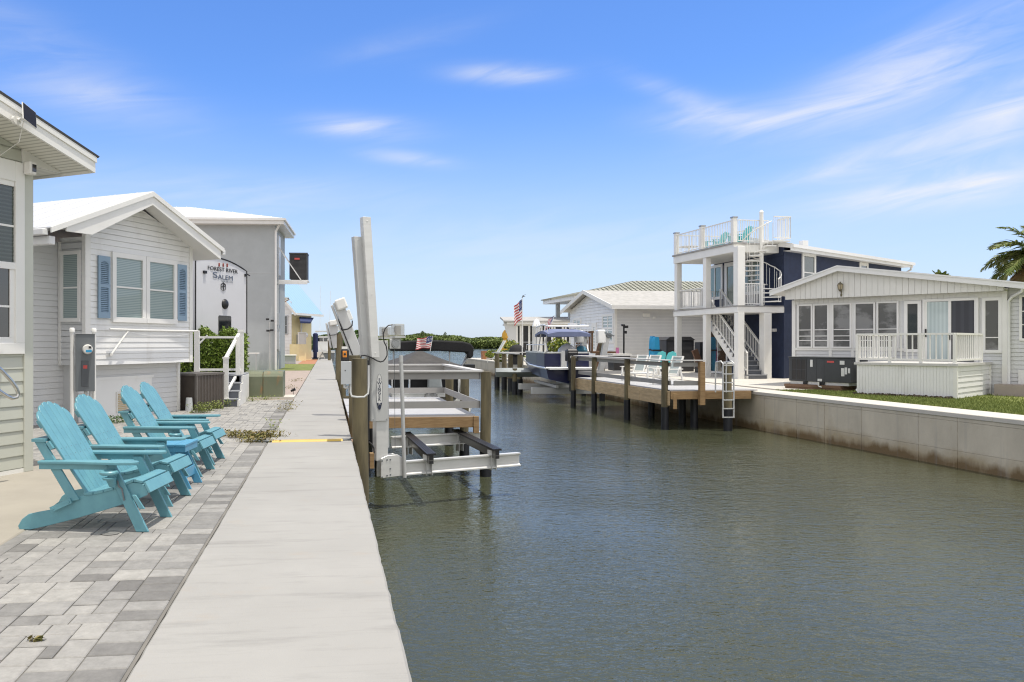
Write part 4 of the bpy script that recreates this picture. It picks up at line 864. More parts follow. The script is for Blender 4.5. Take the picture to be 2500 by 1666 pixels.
weeds('weeds', [gp(670,1049,.5)], 90, 'single tuft of green weed at the footpath edge', .05, .20, 'blade', 3)
weeds('weeds', [gp(700,1000,.5),gp(705,990,.5),gp(695,1005,.4),gp(712,950,.3),gp(700,947,.4),gp(720,932,.4),gp(735,930,.3)], 110, 'scattered weeds between pavers and footpath near the utility cabinet', .14, .12, seed=4)
weeds('weeds', [gp(505,1003),gp(525,998),gp(545,993),gp(490,1008)], 260, 'tuft of long green grass at the foot of the brown air conditioner', .12, .20, 'blade', 5)
weeds('weeds', [gp(605,980),gp(630,972,.6),gp(650,976,.6)], 150, 'grass tufts along the base of the utility cabinet', .16, .12, 'blade', 6)
weeds('weeds', [gp(262,1035),gp(285,1032),gp(305,1030)], 120, 'dark sprawling weed under the vent of the white house', .14, .14, 'leafdark', 7)
weeds('weeds', [(gp(88,1565))], 24, 'small dry weed between the near pavers', .016, .022, seed=8)
p = G(270, 1302); b = MB(); b.lathe([(.075,0),(.075,.004),(.07,.006)], (0,0,0), 20); b.lathe([(.045,.006),(.045,.0075)], (0,0,0), 16); o = tag(b.build('drain_cover', mat('grey_drain', (.22,.22,.21), .6)), 'round grey drain cover set in the pavers by the nearest chair', 'drain'); o.location = (p.x,p.y,.001)
# ---------------------------------------------------------------- piles
def pile_mesh(b, x, y, r, top, low=-3., sleeve=None, seed=0):
    rg = random.Random(seed); n = 14; lv = 12; ph = rg.random()*6
    vs = []; fs = []
    for j in range(lv+1):
        z = low+(top-low)*j/lv; k = r*(1.03-.06*j/lv)
        for i in range(n): a = 2*pi*i/n; q = k*(1+.025*sin(2*a+ph+z)+.015*sin(5*a+z*3)); vs.append((x+q*cos(a)+.01*sin(z*1.3+ph), y+q*sin(a), z))
    for j in range(lv):
        for i in range(n): fs.append((j*n+i, j*n+(i+1)%n, (j+1)*n+(i+1)%n, (j+1)*n+i))
    fs.append(tuple(range(lv*n, (lv+1)*n))); b.add(vs, fs, 0)
    if sleeve is not None:
        b.cyl((x,y,low),(x,y,sleeve), r*1.10, r*1.10, 16, 1)
def lone_pile(x, y, r, top, label, sleeve=None, seed=0, grp='mooring piles beside the footpath'):
    t = thing('mooring_pile', label, 'pile', (x,y,WATER), 0, grp)
    b = MB(); pile_mesh(b, 0, 0, r, top-WATER, -2., None, seed); b.build('timber', M['pile'], t, smooth=True)
    if sleeve is not None: b = MB(); b.cyl((0,0,-2),(0,0,sleeve-WATER), r*1.1, r*1.1, 16); b.build('sleeve', M['sleeve'], t, smooth=True)
    return t
BP = P(879, 876, 12.4)
bp = lone_pile(BP.x, BP.y, .125, BP.z, 'thick round timber pile at the footpath edge, nearest the camera', WATER+.18, 1)
q = P(866, 868, 15.6); lone_pile(q.x, q.y, .125, q.z, 'timber pile just behind the nearest pile, carrying the leaning white lift arm', None, 2)
q = P(847, 905, 21.); lone_pile(q.x, q.y, .11, .12, 'short timber pile beyond the leaning lift arm', None, 3)
q = P(829, 814, 33.); lone_pile(q.x, q.y, .17, q.z, 'tall dark timber pile in the middle of the footpath row', None, 4)
q = P(838, 880, 26.); lone_pile(q.x, q.y, .10, .6, 'timber pile with a pale cleat beside the footpath', None, 5)
q = P(804, 832, 70.); t = lone_pile(q.x, q.y, .14, q.z, 'far timber pile with a white cap at the footpath end', None, 6); b = MB(); b.lathe([(.19,0),(.19,.06),(.02,.2)], (0,0,q.z-WATER), 12); b.build('cap', M['white'], t)
# switch box, conduit on the near pile
p = P(846, 911, 12.15); t = thing('junction_box', 'grey electrical box with conduit strapped to the nearest pile', 'electrical box', (p.x, p.y, p.z))
b = MB(); b.box(-.085,.075,-.07,.08,-.17,.18); b.box(-.088,.03,-.074,-.069,-.175,.185); b.build('box', M['boxgrey'], t, bevel=.008)
b = MB(); b.tube([(.06,-.03,-.17),(.06,-.05,-.30),(.08,-.06,-.36),(.16,-.10,-.37),(.27,-.10,-.37),(.335,-.07,-.32),(.345,-.03,-.2),(.345,-.02,.12)], .016, 8); b.tube([(-.03,-.02,-.17),(-.03,-.03,-.22),(.0,-.03,-.24),(.02,-.02,-.2)], .022, 7, 0); b.build('conduit', M['alugrey'], t, smooth=True)
b = MB(); b.box(-.03,-.015,-.075,-.0738,.03,.05); b.build('lock', M['black'], t)
p = P(842, 868, 12.3); t = thing('lift_control', 'black lift control box with an orange plate above the grey junction box', 'control box', (p.x, p.y, p.z))
b = MB(); b.box(-.065,.065,-.05,.05,-.11,.10); b.build('case', M['black'], t, bevel=.03, seg=2)
b = MB(); b.box(-.036,.03,-.058,-.049,-.03,.07); b.cyl((-.003,-.058,.02),(-.003,-.075,.02),.02,.018,12,1); b.build('switch_plate', [M['orange'], M['black']], t, bevel=.004)
b = MB(); b.box(-.05,.04,-.03,.03,.10,.14); b.build('top_cap', M['white'], t)
# ---------------------------------------------------------------- boat lift with empty cradle
LF = Fr((.86,12.98,0), 20); t = thing('boat_lift', 'tall aluminium boat lift with an empty cradle over the canal', 'boat lift', LF.o, 20)
def lx(u, v, y=0.): return LF.onY(u, v, y)
A = M['alu']; AG = M['alugrey']
xa, zt_ = lx(904, 832); xb, zm_ = lx(945, 1027); xc, zl_ = lx(926, 1117); xd, zb_ = lx(926, 1167); xe = lx(982, 1140)[0]
# front carriage plate
b = MB(); b.box(xa, xb, -.05, -.035, zm_, zt_); b.box(xa, xa+.012, -.035, .16, zm_, zt_); b.box(xb-.012, xb, -.035, .16, zm_, zt_)
for i in range(9): a0 = pi*i/8
b.build('carriage_plate', AG, t, bevel=.004)
b = MB()
for x in (xa+.03, xb-.03):
    for z in (zm_+.03, zt_-.04): b.cyl((x,-.05,z),(x,-.058,z),.010,.010,8)
b.build('bolts', M['steelgrey'], t)
# lower mast
x1, x2 = lx(918, 1070)[0], lx(946, 1070)[0]
b = MB(); b.box(x1, x2, -.02, -.005, zl_-.05, zm_+.5); b.box(x1, x1+.012, -.005, .14, zl_-.05, zm_+.5); b.box(x2-.012, x2, -.005, .14, zl_-.05, zm_+.5); b.build('lower_mast', A, t)
x3 = lx(948, 1000)[0]; b = MB(); b.cyl((x3+.05,.12,lx(955,1095)[1]),(x3+.03,.12,lx(950,905)[1]),.022); b.build('brace_tube', A, t, smooth=True)
b = MB(); b.box(xa-.06, xa-.015, .02, .10, lx(900,1075)[1], zt_+.1); b.build('slide_rail', AG, t)
# tall twin masts leaning a little
def mast(name, ub, vb, ut, vt_, wb, y, dep, mtl):
    x0, z0 = lx(ub, vb, y); x1, z1 = lx(ut, vt_, y); w_ = wb
    b = MB(); tk = .012
    def pr(dx0, dx1, ya, yb): b.add([(x0+dx0,ya,z0),(x0+dx1,ya,z0),(x0+dx1,yb,z0),(x0+dx0,yb,z0),(x1+dx0,ya,z1),(x1+dx1,ya,z1),(x1+dx1,yb,z1),(x1+dx0,yb,z1)], [(0,3,2,1),(4,5,6,7),(0,1,5,4),(1,2,6,5),(2,3,7,6),(3,0,4,7)])
    pr(-w_/2, w_/2, y+dep/2-tk/2, y+dep/2+tk/2); pr(-w_/2, -w_/2+tk, y, y+dep); pr(w_/2-tk, w_/2, y, y+dep); pr(-w_/2, w_/2, y-tk, y)
    for k in (.03,.45,.97):
        b.cyl((x0+(x1-x0)*k, y-tk, z0+(z1-z0)*k), (x0+(x1-x0)*k, y-tk-.006, z0+(z1-z0)*k), .012, .012, 8)
    return b.build(name, mtl, t, bevel=.003)
mast('mast', 916.5, 873, 895, 530, .140, -.20, .13, A)
mast('mast', 896, 873, 873.5, 578, .135, -.10, .12, AG)
# logo plate with stacked letters
xl, zl = lx(926, 957, -.05); b = MB(); el = [(xl+.056*cos(a), zl+.30*sin(a)) for a in [2*pi*i/36 for i in range(36)]]; b.prism(el, 'y', -.056, -.0505); b.build('logo_plate', M['labelwhite'], t)
b = MB(); lo = [(x, z) for x, z in clip(el, zl-.185, -1)]; b.prism([(xl+(x-xl)*.93, zl+(z-zl)*.985) for x, z in lo], 'y', -.0585, -.0565); rim = [(x,-.057,z) for x, z in el]; b.tube(rim, .002, 4, closed=True); b.build('logo_band', mat('logo_navy', (.015,.025,.06), .4), t)
LN = bpy.data.materials['logo_navy']
for i, c in enumerate('SWINGER'): text('logo_letter', c, .070, LN, t, (xl, -.0585, zl+.20-.055*i), R90, .001, 1.12, 1)
text('logo_letter', 'JR', .046, M['labelwhite'], t, (xl, -.060, zl-.20), R90, .001)
# knuckle plate and front beam
b = MB(); x4, x5 = lx(926,1140)[0], xe; pl = [(x4,zb_),(x5,zb_+.02),(x5,zl_-.06),(x5-.05,zl_+.0),(x5-.12,zl_+.035),(x4+.12,zl_+.03),(x4,zl_-.01)]; b.prism(pl, 'y', -.07, -.05); b.prism(pl, 'y', .10, .115); b.build('knuckle_plate', A, t, bevel=.005)
b = MB()
for x, z in ((x4+.02,zl_-.05),(x4+.11,zl_-.04),(x4+.17,zl_-.04),(x4+.17,(zl_+zb_)/2-.02),(x4+.17,zb_+.05),(x4+.11,zb_+.04),(x4+.02,zb_+.02)): b.cyl((x,-.07,z),(x,-.08,z),.014,.014,8)
b.build('bolts', M['metergrey'], t)
def ibeam(name, x0, x1, y, z0, z1):
    b = MB(); b.box(x0,x1,y-.008,y+.008,z0+.02,z1-.02); b.box(x0,x1,y-.06,y+.06,z1-.022,z1); b.box(x0,x1,y-.06,y+.06,z0,z0+.022); b.prism([(y-.012,z1-.022),(y-.05,z1-.022),(y-.012,z1-.05)],'x',x0,x1); b.prism([(y-.012,z0+.022),(y-.05,z0+.022),(y-.012,z0+.05)],'x',x0,x1); return b.build(name, A, t)
xf_, ztop = lx(1267, 1105); zbot = lx(1267, 1137)[1]; ibeam('front_beam', x4+.12, xf_, .0, zbot, ztop)
YB = 2.35; xg, zg = lx(1182, 1053, YB); zh = lx(1182, 1080, YB)[1]; x6 = lx(955, 1080, YB)[0]; ibeam('back_beam', x6, xg, YB, zh, zg)
# bunks with ribbed black caps
def bunk(uf, ub):
    x0 = lx(uf, 1100, -.25)[0]; x1 = lx(ub, 1030, YB+.45)[0]; xm = (x0+x1)/2
    zt2 = ztop+.13
    b = MB(); b.box(-.045,.045,-.25,YB+.45,ztop-.045,zt2-.02); o = b.build('bunk', mat('bunk_bronze', (.20,.195,.185), .35, .5, var=.1), t); 
    b2 = MB()
    for k in range(4): b2.box(-.085+.044*k,-.085+.038+.044*k,-.27,YB+.47,zt2-.02,zt2+.004)
    b2.box(-.088,.088,-.265,YB+.465,zt2-.03,zt2-.02); c = b2.build('bunk_cap', M['black'], o)
    b3 = MB(); b3.box(-.036,.036,-.256,-.2505,ztop-.04,ztop+.005); b3.box(-.036,.036,-.256,-.2505,ztop+.02,zt2-.03); b3.build('end_socket', M['black'], o)
    o.location.x = x0; o.rotation_euler.z = atan2(-(x1-x0), YB+.7) if False else 0
    # shear the bunk to run along the canal
    for me in (o.data, c.data):
        for v in me.vertices: v.co.x += (x1-x0)*(v.co.y+.25)/(YB+.70)
    for y in (-.075, YB-.075):
        b4 = MB(); xx = (x1-x0)*(y+.25)/(YB+.70); b4.box(xx-.055,xx-.045,y,y+.15,zbot-.03,zt2-.05); b4.box(xx+.045,xx+.055,y,y+.15,zbot-.03,zt2-.05); b4.split('bunk_bracket', AG, o)
    return o
bunk(1053, 993); bunk(1214, 1112)
def gpole(u0, v0, u1, v1, y, r, nm='guide_post'):
    x0, z0 = lx(u0, v0, y); x1, z1 = lx(u1, v1, y); b = MB(); b.cyl((x0,y,z0),(x1,y,z1),r,r,12); b.cyl((x1,y,z1-.12),(x1,y,z1),r*1.12,r*1.12,12); b.build(nm, AG, t, smooth=True)
gpole(988, 1166, 979, 868, -.10, .033)
# motors under clear covers, pulley gauge, black cable
def motor(u, v, y, s):
    x, z = lx(u, v, y); b = MB(); b.box(x-.10*s,x+.10*s,y-.1*s,y+.1*s,z-.115*s,z+.115*s); o = b.build('motor_cover', M['clear'], t, bevel=.01)
    b = MB(); b.cyl((x,y,z-.09*s),(x,y,z+.08*s),.06*s,.06*s,14); b.cyl((x-.05*s,y,z-.05*s),(x-.05*s,y,z+.06*s),.03*s); b.build('motor', M['steelgrey'], o, smooth=True)
    b = MB(); b.box(x-.115*s,x+.115*s,y-.11*s,y+.11*s,z-.15*s,z-.12*s); b.build('motor_base', AG, o)
motor(971, 806, -.05, .88); motor(940, 811, .25, .78)
x, z = lx(965, 840, -.06); b = MB(); w_ = .10
b.box(x-w_,x+w_,-.06,-.04,z-w_*.82,z+w_*.82,0); b.build('gearbox', AG, t, bevel=.006)
b = MB(); b.cyl((x,-.06,z),(x,-.085,z),.07,.07,20); b.cyl((x,-.085,z),(x,-.09,z),.055,.05,20); b.build('gear_disc', M['steelgrey'], t, smooth=True)
b = MB(); b.box(x-.25,x+.11,-.05,.3,z+.085,z+.10); b.build('motor_shelf', AG, t)
cp = [(958,793),(948,795),(940,803),(936,815),(936,826),(938,836),(943,846),(945,858),(945,868),(941,876),(936,882),(929,884),(920,881),(912,876),(906,873),(898,870),(889,868),(882,869),(881,876)]
b = MB(); b.tube([(lx(u,v,-.24)[0],-.24,lx(u,v,-.24)[1]) for u, v in cp], .011, 6); b.build('power_cable', M['black'], t, smooth=True)
b = MB(); x, z0 = lx(964, 850); b.cyl((x,.02,z0),(lx(966,1115)[0],.02,zl_),.004,.004,5); b.build('lift_cable', M['metergrey'], t)
b = MB(); b.tube([(lx(u,v,-.24)[0],-.24,lx(u,v,-.24)[1]) for u, v in [(899,880),(900,950),(900,1075)]], .014, 6); b.build('power_cord', M['black'], t)
# small timber blocks bolted by the seawall
p = G(904, 1130, -.6); t = thing('timber_fender', 'short orange timber block bolted beside the nearest pile', 'fender', P(908, 1125, 12.5))
b = MB(); b.box(-.035,.035,-.05,.1,-.12,.12); b.build('block', M['wood'], t)
b = MB(); b.tube([(.035,-.02,.12),(.03,-.02,.2),(.0,-.02,.26),(-.05,0,.30)], .012, 6); b.build('cable', M['black'], t)
b = MB(); b.box(.36,.62,13.4,15.9,-.42,-.36); tag(b.build('timber_ledge', mat('pale_plank', (.50,.33,.24), .7)), 'pale timber plank ledge along the seawall behind the lift', 'ledge')
# ---------------------------------------------------------------- second and third leaning lift arms
def arm(name, label, ub, vb, ut, vt_, Z, w_, loc_label):
    o = P(ub, vb, Z); e = P(ut, vt_, Z); t = thing('boat_lift', label, 'boat lift', o)
    d = e-o; b = MB(); b.beam((0,0,0), d, w_, w_*.8, 0, up=(0,1,0)); b.beam(Vector((-w_*.72,.02,0)), d*.93+Vector((-w_*.72,.02,0)), w_*.25, w_*.7, 0, up=(0,1,0)); b.build('beam', AG, t, bevel=.01)
    n = d.normalized(); r = Vector((n.z,0,-n.x))
    b = MB(); b.beam(d*.84+r*w_*.25+Vector((0,-w_*.5,0)), d*1.03+r*w_*.25+Vector((0,-w_*.5,0)), w_*1.1, w_*.7, 0, up=(0,1,0)); b.build('motor_hood', M['white'], t, bevel=.03, seg=2)
    b = MB(); b.beam(d*.62+r*w_*.65, d*.80+r*w_*.65, w_*.4, w_*.4, 0, up=(0,1,0)); b.build('gear_housing', M['boatwhite'], t, bevel=.01)
    b = MB(); b.tube([d*.60+r*w_*.7+Vector((0,-w_*.5,0)), d*.52+r*w_*.5+Vector((0,-w_*.55,0)), d*.49+Vector((0,-w_*.5,0)), d*.51-r*w_*.6+Vector((0,-w_*.5,0)), d*.56-r*w_*.7], .014, 6); b.tube([d*.0-r*w_*.5+Vector((0,-w_*.45,0)), d*.5-r*w_*.55+Vector((0,-w_*.45,0)), d*.9-r*w_*.6], .012, 5); b.build('cable', M['black'], t)
    return t
arm('a', 'white boat lift arm leaning left with a capped motor head', 874, 868, 824, 737, 16.6, .21, '')
arm('b', 'smaller far white lift arm beside the tall dark pile', 822, 850, 810, 785, 33., .34, '')
p = P(872, 830, 18.5); t = thing('boat_lift', 'grey triangulated boat lift frame between the two lift masts', 'boat lift', p)
b = MB(); b.beam((-.15,0,-.35),(.22,0,.35),.06,.06); b.beam((-.12,0,-.1),(.24,0,-.02),.05,.05); b.beam((.2,0,-.5),(.22,0,.35),.07,.07); b.beam((-.1,0,.1),(.2,0,-.4),.04,.04); b.box(.0,.14,-.05,.05,-.32,-.12); b.build('frame', M['steelgrey'], t)
# ---------------------------------------------------------------- dock on the near bank
DX1 = 3.27; DY0, DY1 = 15.95, 21.05; t = thing('dock', 'small timber dock with grey rails on the near bank behind the boat lift', 'dock', (DX1/2, DY0, 0))
ox, oy = DX1/2, DY0
b = MB()
for k in range(19): b.box(.42-ox, DX1-.22-ox, .02+.28*k, .02+.28*k+.272, .02, .06)
b.build('deck_boards', M['deckgrey'], t)
b = MB(); b.box(.42-ox, DX1-.24-ox, -.02, .018, -.20, .02); b.box(DX1-.24-ox, DX1-.19-ox, -.05, DY1-oy, -.22, .02); b.box(.42-ox, DX1-.24-ox, 1.5, 1.54, -.2, .018); b.box(DX1-.26-ox,DX1-.15-ox,-.06,.04,-.32,.03); b.build('joist', M['wood'], t, bevel=.004)
for x, y, r, top in ((DX1,DY0,.112,.955),(DX1+.02,18.6,.11,.93),(DX1,20.85,.112,.95),(1.15,21.5,.1,.4),(1.2,18.,.11,.0)):
    b = MB(); pile_mesh(b, x-ox, y-oy, r, top, -3, None, int(x*10)); o = b.build('pile', M['pile'], t, smooth=True)
    b = MB(); b.cyl((x-ox,y-oy,-3),(x-ox,y-oy,-.62), r*1.1, r*1.1, 14); b.build('sleeve', M['sleeve'], o, smooth=True)
b = MB(); x0 = .55-ox; x1 = DX1-.14-ox; yb = DY1-oy-.2
for (z0, z1) in ((.20,.345),(.80,.945)):
    b.box(x0, x1, .0, .035, z0, z1); b.box(x0, x1+.0, yb, yb+.035, z0, z1); b.box(x1, x1+.036, .037, yb-.002, z0, z1)
b.build('rail_board', M['railgrey'], t)
b = MB(); b.box(x0, x1+.06, -.06, .10, .947, .985); b.box(x0, x1+.06, yb-.06, yb+.09, .947, .985); b.box(x1-.07, x1+.12, .101, yb-.061, .947, .985); b.build('rail_cap', M['railtop'], t)
# ---------------------------------------------------------------- pontoon boat under a black top
o = P(1052, 960, 25.); o.z = WATER+.82; t = thing('pontoon_boat', 'covered pontoon boat with a folded black canopy and a grey tented cover', 'boat', o)
b = MB()
for x in (-1.0,1.0): b.cyl((x,-.2,-.08),(x,6.2,-.08),.30,.30,14); b.lathe([(.30,0),(.2,.3),(.02,.5)], (0,0,0), 14)
b.v = b.v[:]; b.build('pontoon', M['alu'], t, smooth=True)
b = MB(); b.box(-1.25,1.25,0,6.2,.22,.32); b.build('deck', M['boatwhite'], t)
b = MB()
for a, c in ((-1.22,-.72),(-.66,-.02),(.04,.62),(.68,1.2)): b.box(a,c,.02,.05,.37,1.08)
for x in (-1.24,1.2): b.box(x,x+.03,.1,6,.55,1.08)
b.build('side_panel', M['blackcloth'], t)
b = MB(); b.beam((-1.25,.0,1.12),(1.25,.0,1.12),.05,.05); b.beam((-1.25,.0,.345),(1.25,.0,.345),.05,.05)
for x in (-1.25,-.69,.01,.65,.9,1.23): b.box(x-.02,x+.02,-.02,.02,.33,1.12)
for x in (-1.25,1.23): b.beam((x,0,1.12),(x,6,1.12),.04,.04)
b.beam((1.05,-.35,1.0),(1.15,-.5,-.2),.04,.04); b.beam((.85,-.35,1.0),(.95,-.5,-.2),.04,.04)
for z in (.1,.4,.7): b.beam((.93,-.42,z),(1.11,-.42,z),.03,.03)
b.build('fence_rail', M['boatwhite'], t)
b = MB(); rg = random.Random(3)   # tented grey cover
apx = Vector((-.18,1.6,1.72)); ring = []
for i in range(40):
    a = 2*pi*i/40; x = max(-1.3,min(1.36,1.9*cos(a))); y = 3.2+max(-3.1,min(3.0,4*sin(a))); ring.append(Vector((x,y,1.16+.03*sin(i*2.1))))
vs = [apx]; K = 7
for k in range(1,K+1):
    for i, p in enumerate(ring):
        f = k/K; q = apx.lerp(p, f); q.z = 1.16+(apx.z-1.16)*(1-f)**1.25+.025*sin(i*1.7)*f; vs.append(q)
fs = [(0,1+i,1+(i+1)%40) for i in range(40)]
for k in range(K-1):
    for i in range(40): fs.append((1+k*40+i,1+k*40+(i+1)%40,1+(k+1)*40+(i+1)%40,1+(k+1)*40+i))
b.add(vs, fs); b.build('boat_cover', M['canvas'], t, smooth=True)
b = MB(); pf = [(-1.32,1.70),(-1.3,1.98),(-.6,2.03),(.2,2.04),(1.0,2.0),(1.27,1.93),(1.36,1.80),(1.34,1.52),(1.24,1.44),(1.17,1.50),(1.16,1.64),(.2,1.70),(-.6,1.69)]
b.prism(pf, 'y', -.24, .24); b.build('canopy', M['blackcloth'], t, bevel=.05, seg=2)
b = MB(); b.beam((.62,.1,1.1),(.62,.1,1.8),.04,.04); b.beam((1.28,.05,1.6),(.98,-.1,1.2),.05,.05); b.beam((-1.2,.1,1.1),(-1.2,.1,1.8),.04,.04); b.beam((1.2,0,1.6),(1.05,.1,1.2),.12,.05); b.build('canopy_strut', M['steelgrey'], t)
b = MB(); b.box(1.0,1.42,-.1,.1,1.14,1.26); b.build('stern_light', M['black'], t)
b = MB(); b.prism([(-.14,.52),(.32,.52),(.26,.95),(.22,1.16),(-.10,1.16),(-.12,.95)], 'y', -.45, -.1); b.build('seat_cover', M['canvaspale'], t, bevel=.05, seg=2)
b = MB(); b.lathe([(.0,.35),(.16,.3),(.24,.15),(.26,0)], (-.95,-.75,-.05), 14); b.build('fender', M['canvaspale'], t, smooth=True)
def flag(name, label, base, top, w_, h_, droop, parent_pole=True, rz=0., pr=.012, seed=1, finial=None):
    t = thing(name, label, 'flag', base, rz); d = Vector(top)-Vector(base)
    b = MB(); b.cyl((0,0,0), d, pr, pr*.7, 8); b.build('pole', M['boatwhite'], t, smooth=True)
    if finial: b = MB(); b.box(-.03,.03,-.02,.02,0,.05); b.prism([(-.02,.05),(.22,.10),(.08,.14),(.28,.26),(.02,.16)], 'y', -.01, .01); b.v = [(x+d.x,y+d.y,z+d.z) for x,y,z in b.v]; b.build('eagle_finial', M['metergrey'], t)
    n, m = 13, 10; b = MB(); vs = []; hv = d.normalized()
    for i in range(n+1):
        for j in range(m+1):
            s = j/m; v = i/n; p = d*(.985)-hv*h_*v*(1-droop*.0)
            fold = .10*w_*sin(s*9+v*3)*s
            q = p+Vector((-w_*s*(1-droop), fold, -w_*s*droop*1.0+.03*w_*sin(s*7+v*4))); vs.append(q)
    for i in range(n):
        for j in range(m):
            k = 2 if (i < 7 and j < 4) else (0 if i % 2 == 0 else 1)
            b.add([vs[i*(m+1)+j],vs[i*(m+1)+j+1],vs[(i+1)*(m+1)+j+1],vs[(i+1)*(m+1)+j]], [(0,1,2,3)], k)
    f = b.build('flag_cloth', [M['flagred'], M['flagwhite'], M['flagblue']], t)
    b = MB()
    for i in range(5):
        for j in range(4):
            vI = min(6, int((i+.5)*7/5)); p = vs[vI*(m+1)+j].lerp(vs[(vI+1)*(m+1)+j+1], .5); s = w_*.022
            for sg in (-1,1): b.add([p+Vector((-s,sg*.006,0)),p+Vector((0,sg*.006,s)),p+Vector((s,sg*.006,0)),p+Vector((0,sg*.006,-s))], [(0,1,2,3)])
    b.build('stars', M['flagwhite'], f)
    return t
p = P(1050, 858, 24.6); q = P(1057, 821, 24.6); flag('flag', 'small striped flag flying over the black pontoon canopy', p, q, .56, .36, .12, pr=.012)
# ---------------------------------------------------------------- far end of the footpath
p = P(770, 870, 74.); p.z = 0; t = thing('umbrella', 'furled navy blue umbrella standing at the footpath end', 'umbrella', p)
b = MB(); b.lathe([(.22,.1),(.27,.3),(.24,1.4),(.25,2.4),(.1,2.52)], (0,0,0), 12); b.build('canopy', M['navycloth'], t, smooth=True)
b = MB(); b.lathe([(.5,0),(.5,.08),(.06,.12),(.05,.3)], (0,0,0), 12); b.build('base', M['black'], t)
p = P(776, 870, 80.); p.z = WATER+.2; t = thing('motor_boat', 'white motor boat with an upper deck moored past the footpath end', 'boat', p)
b = MB(); hp_ = [(-1.5,0),(1.3,0),(1.75,.9),(1.7,1.55),(-1.7,1.55),(-1.75,.9)]; b.prism(hp_, 'y', 0, 7); b.build('hull', mat('hull_grey', (.30,.32,.34), .3), t)
b = MB(); b.box(-1.8,1.75,-.1,7.1,1.55,1.75); b.build('gunwale', M['boatwhite'], t)
b = MB(); b.box(-.1,1.2,1.0,3,1.75,2.6); b.prism([(-.2,2.6),(1.3,2.6),(1.1,3.3),(.1,3.3)], 'y', 1, 3); b.build('cabin', M['boatwhite'], t)
b = MB(); b.box(.0,.5,.97,.995,2.75,3.1); b.box(.6,1.0,.97,.995,2.75,3.1); b.build('window', M['glass'], t)
b = MB(); b.box(-.3,1.3,.6,3.5,3.75,3.85)
for x in (-.1,1.1): b.beam((x,1,3.3),(x,1,3.75),.05,.05)
b.cyl((.2,1,3.85),(.25,1,8.5),.015); b.cyl((1.2,1,3.85),(1.3,1,8.),.015); b.build('hardtop', M['boatwhite'], t)
p = G(752, 874); t = thing('lounge_chair', 'white folding chair left of the furled navy umbrella', 'chair', P(757,871,73.5).xy.to_3d())
b = MB(); b.beam((-.4,0,.1),(.1,0,1.3),.06,.06); b.beam((.2,0,0),(-.2,0,.6),.06,.06); b.beam((-.3,0,.45),(.3,0,.45),.06,.5); b.build('frame', M['white'], t)
p = P(782,871,73.5); t = thing('lounge_chair', 'white folding chair right of the furled navy umbrella', 'chair', (p.x,p.y,0))
b = MB(); b.beam((.4,0,.1),(.0,0,1.3),.06,.06); b.beam((-.2,0,0),(.2,0,.6),.06,.06); b.beam((-.3,0,.45),(.3,0,.45),.06,.5); b.build('frame', M['white'], t)
far_tree(741, 805, 88, 22, 'dark leafy tree beyond the yellow cottage porch', 'leafdark', zb=-.5)
far_tree(755, 818, 96, 26, 'round green tree behind the furled navy umbrella', 'mangrove', zb=-.5)
far_tree(808, 812, 110, 22, 'dark tree behind the far white lift arm', 'leafdark', zb=-.8)
far_tree(840, 806, 150, 30, 'dark tree showing between the leaning lift arm and the tall masts', 'leafdark', zb=-1)
far_tree(872, 806, 150, 30, 'dark bushy tree showing just left of the tall lift masts', 'leafdark', zb=-1)
p = P(745, 835, 70.); t = thing('globe_lamp', 'white globe lamp on a post by the cottage porch', 'lamp', (p.x,p.y,0))
b = MB(); b.cyl((0,0,0),(0,0,2.0),.05); b.build('post', M['white'], t)
b = MB(); b.lathe([(.05,0),(.22,.1),(.28,.28),(.2,.46),(.04,.52)], (0,0,1.98), 14); b.build('globe', M['boatwhite'], t, smooth=True)
# ---------------------------------------------------------------- right bank: timber dock
DX = 10.83; Yn, Yf = 23.75, 33.0; t = thing('dock', 'long timber dock with grey rails and black sleeved piles on the far bank', 'dock', (DX, Yn, 0)); ox, oy = DX, Yn
poly = [(0,0),(2.9,-.1),(2.9,9.2),(0,9.2)]
b = MB()
for k in range(33): b.box(.02, 2.95, .02+.28*k, .02+.28*k+.272, .015, .055)
b.build('deck_boards', M['deckgrey'], t)
b = MB()
for z0, z1 in ((-.22,.013),(-.44,-.222)):
    for k in range(4): b.box(-.05-.004*(k % 2), .0, .0+2.33*k, 2.325+2.33*k, z0, z1)
b.build('fascia', M['woodpale'], t, bevel=.004)
b = MB(); b.box(.01, 2.7, -.045, .015, -.24, .013); b.box(.08,.2,-.06,-.046,-.55,-.05); b.box(2.2,2.75,-.2,-.05,-.30,-.13) if False else None; b.build('joist', M['wood'], t, bevel=.004)
for i, (x, y, r, top) in enumerate(((10.85,23.95,.108,.98),(10.88,27.2,.104,.98),(10.88,30.7,.104,.97),(10.72,32.9,.106,.98),(12.55,23.35,.125,.90))):
    b = MB(); pile_mesh(b, x-ox-.1*(i < 4), y-oy, r, top, -3, None, 20+i); o = b.build('pile', M['pile'], t, smooth=True)
    b = MB(); b.cyl((x-ox-.1*(i < 4),y-oy,-3),(x-ox-.1*(i < 4),y-oy,-.50), r*1.08, r*1.08, 16); b.build('sleeve', M['sleeve'], o, smooth=True)
    if i == 4: b = MB(); b.cyl((x-ox,y-oy,top),(x-ox,y-oy,top+.06), r*1.15, r*1.1, 16); b.build('cap', M['white'], o, smooth=True)
for x, y in ((12.3,26.),(12.3,28.6),(12.3,31.),(12.0,24.5)):
    b = MB(); b.cyl((x-ox,y-oy,-3),(x-ox,y-oy,-.24), .12, .12, 12); b.build('pile', M['sleeve'], t, smooth=True)
p4 = P(1745, 900, 23.9); b = MB(); X4 = p4.x-ox; b.box(X4-.085,X4+.085,-.20,-.05,-.42,.955); b.build('square_post', M['wood'], t, bevel=.006)
b = MB()
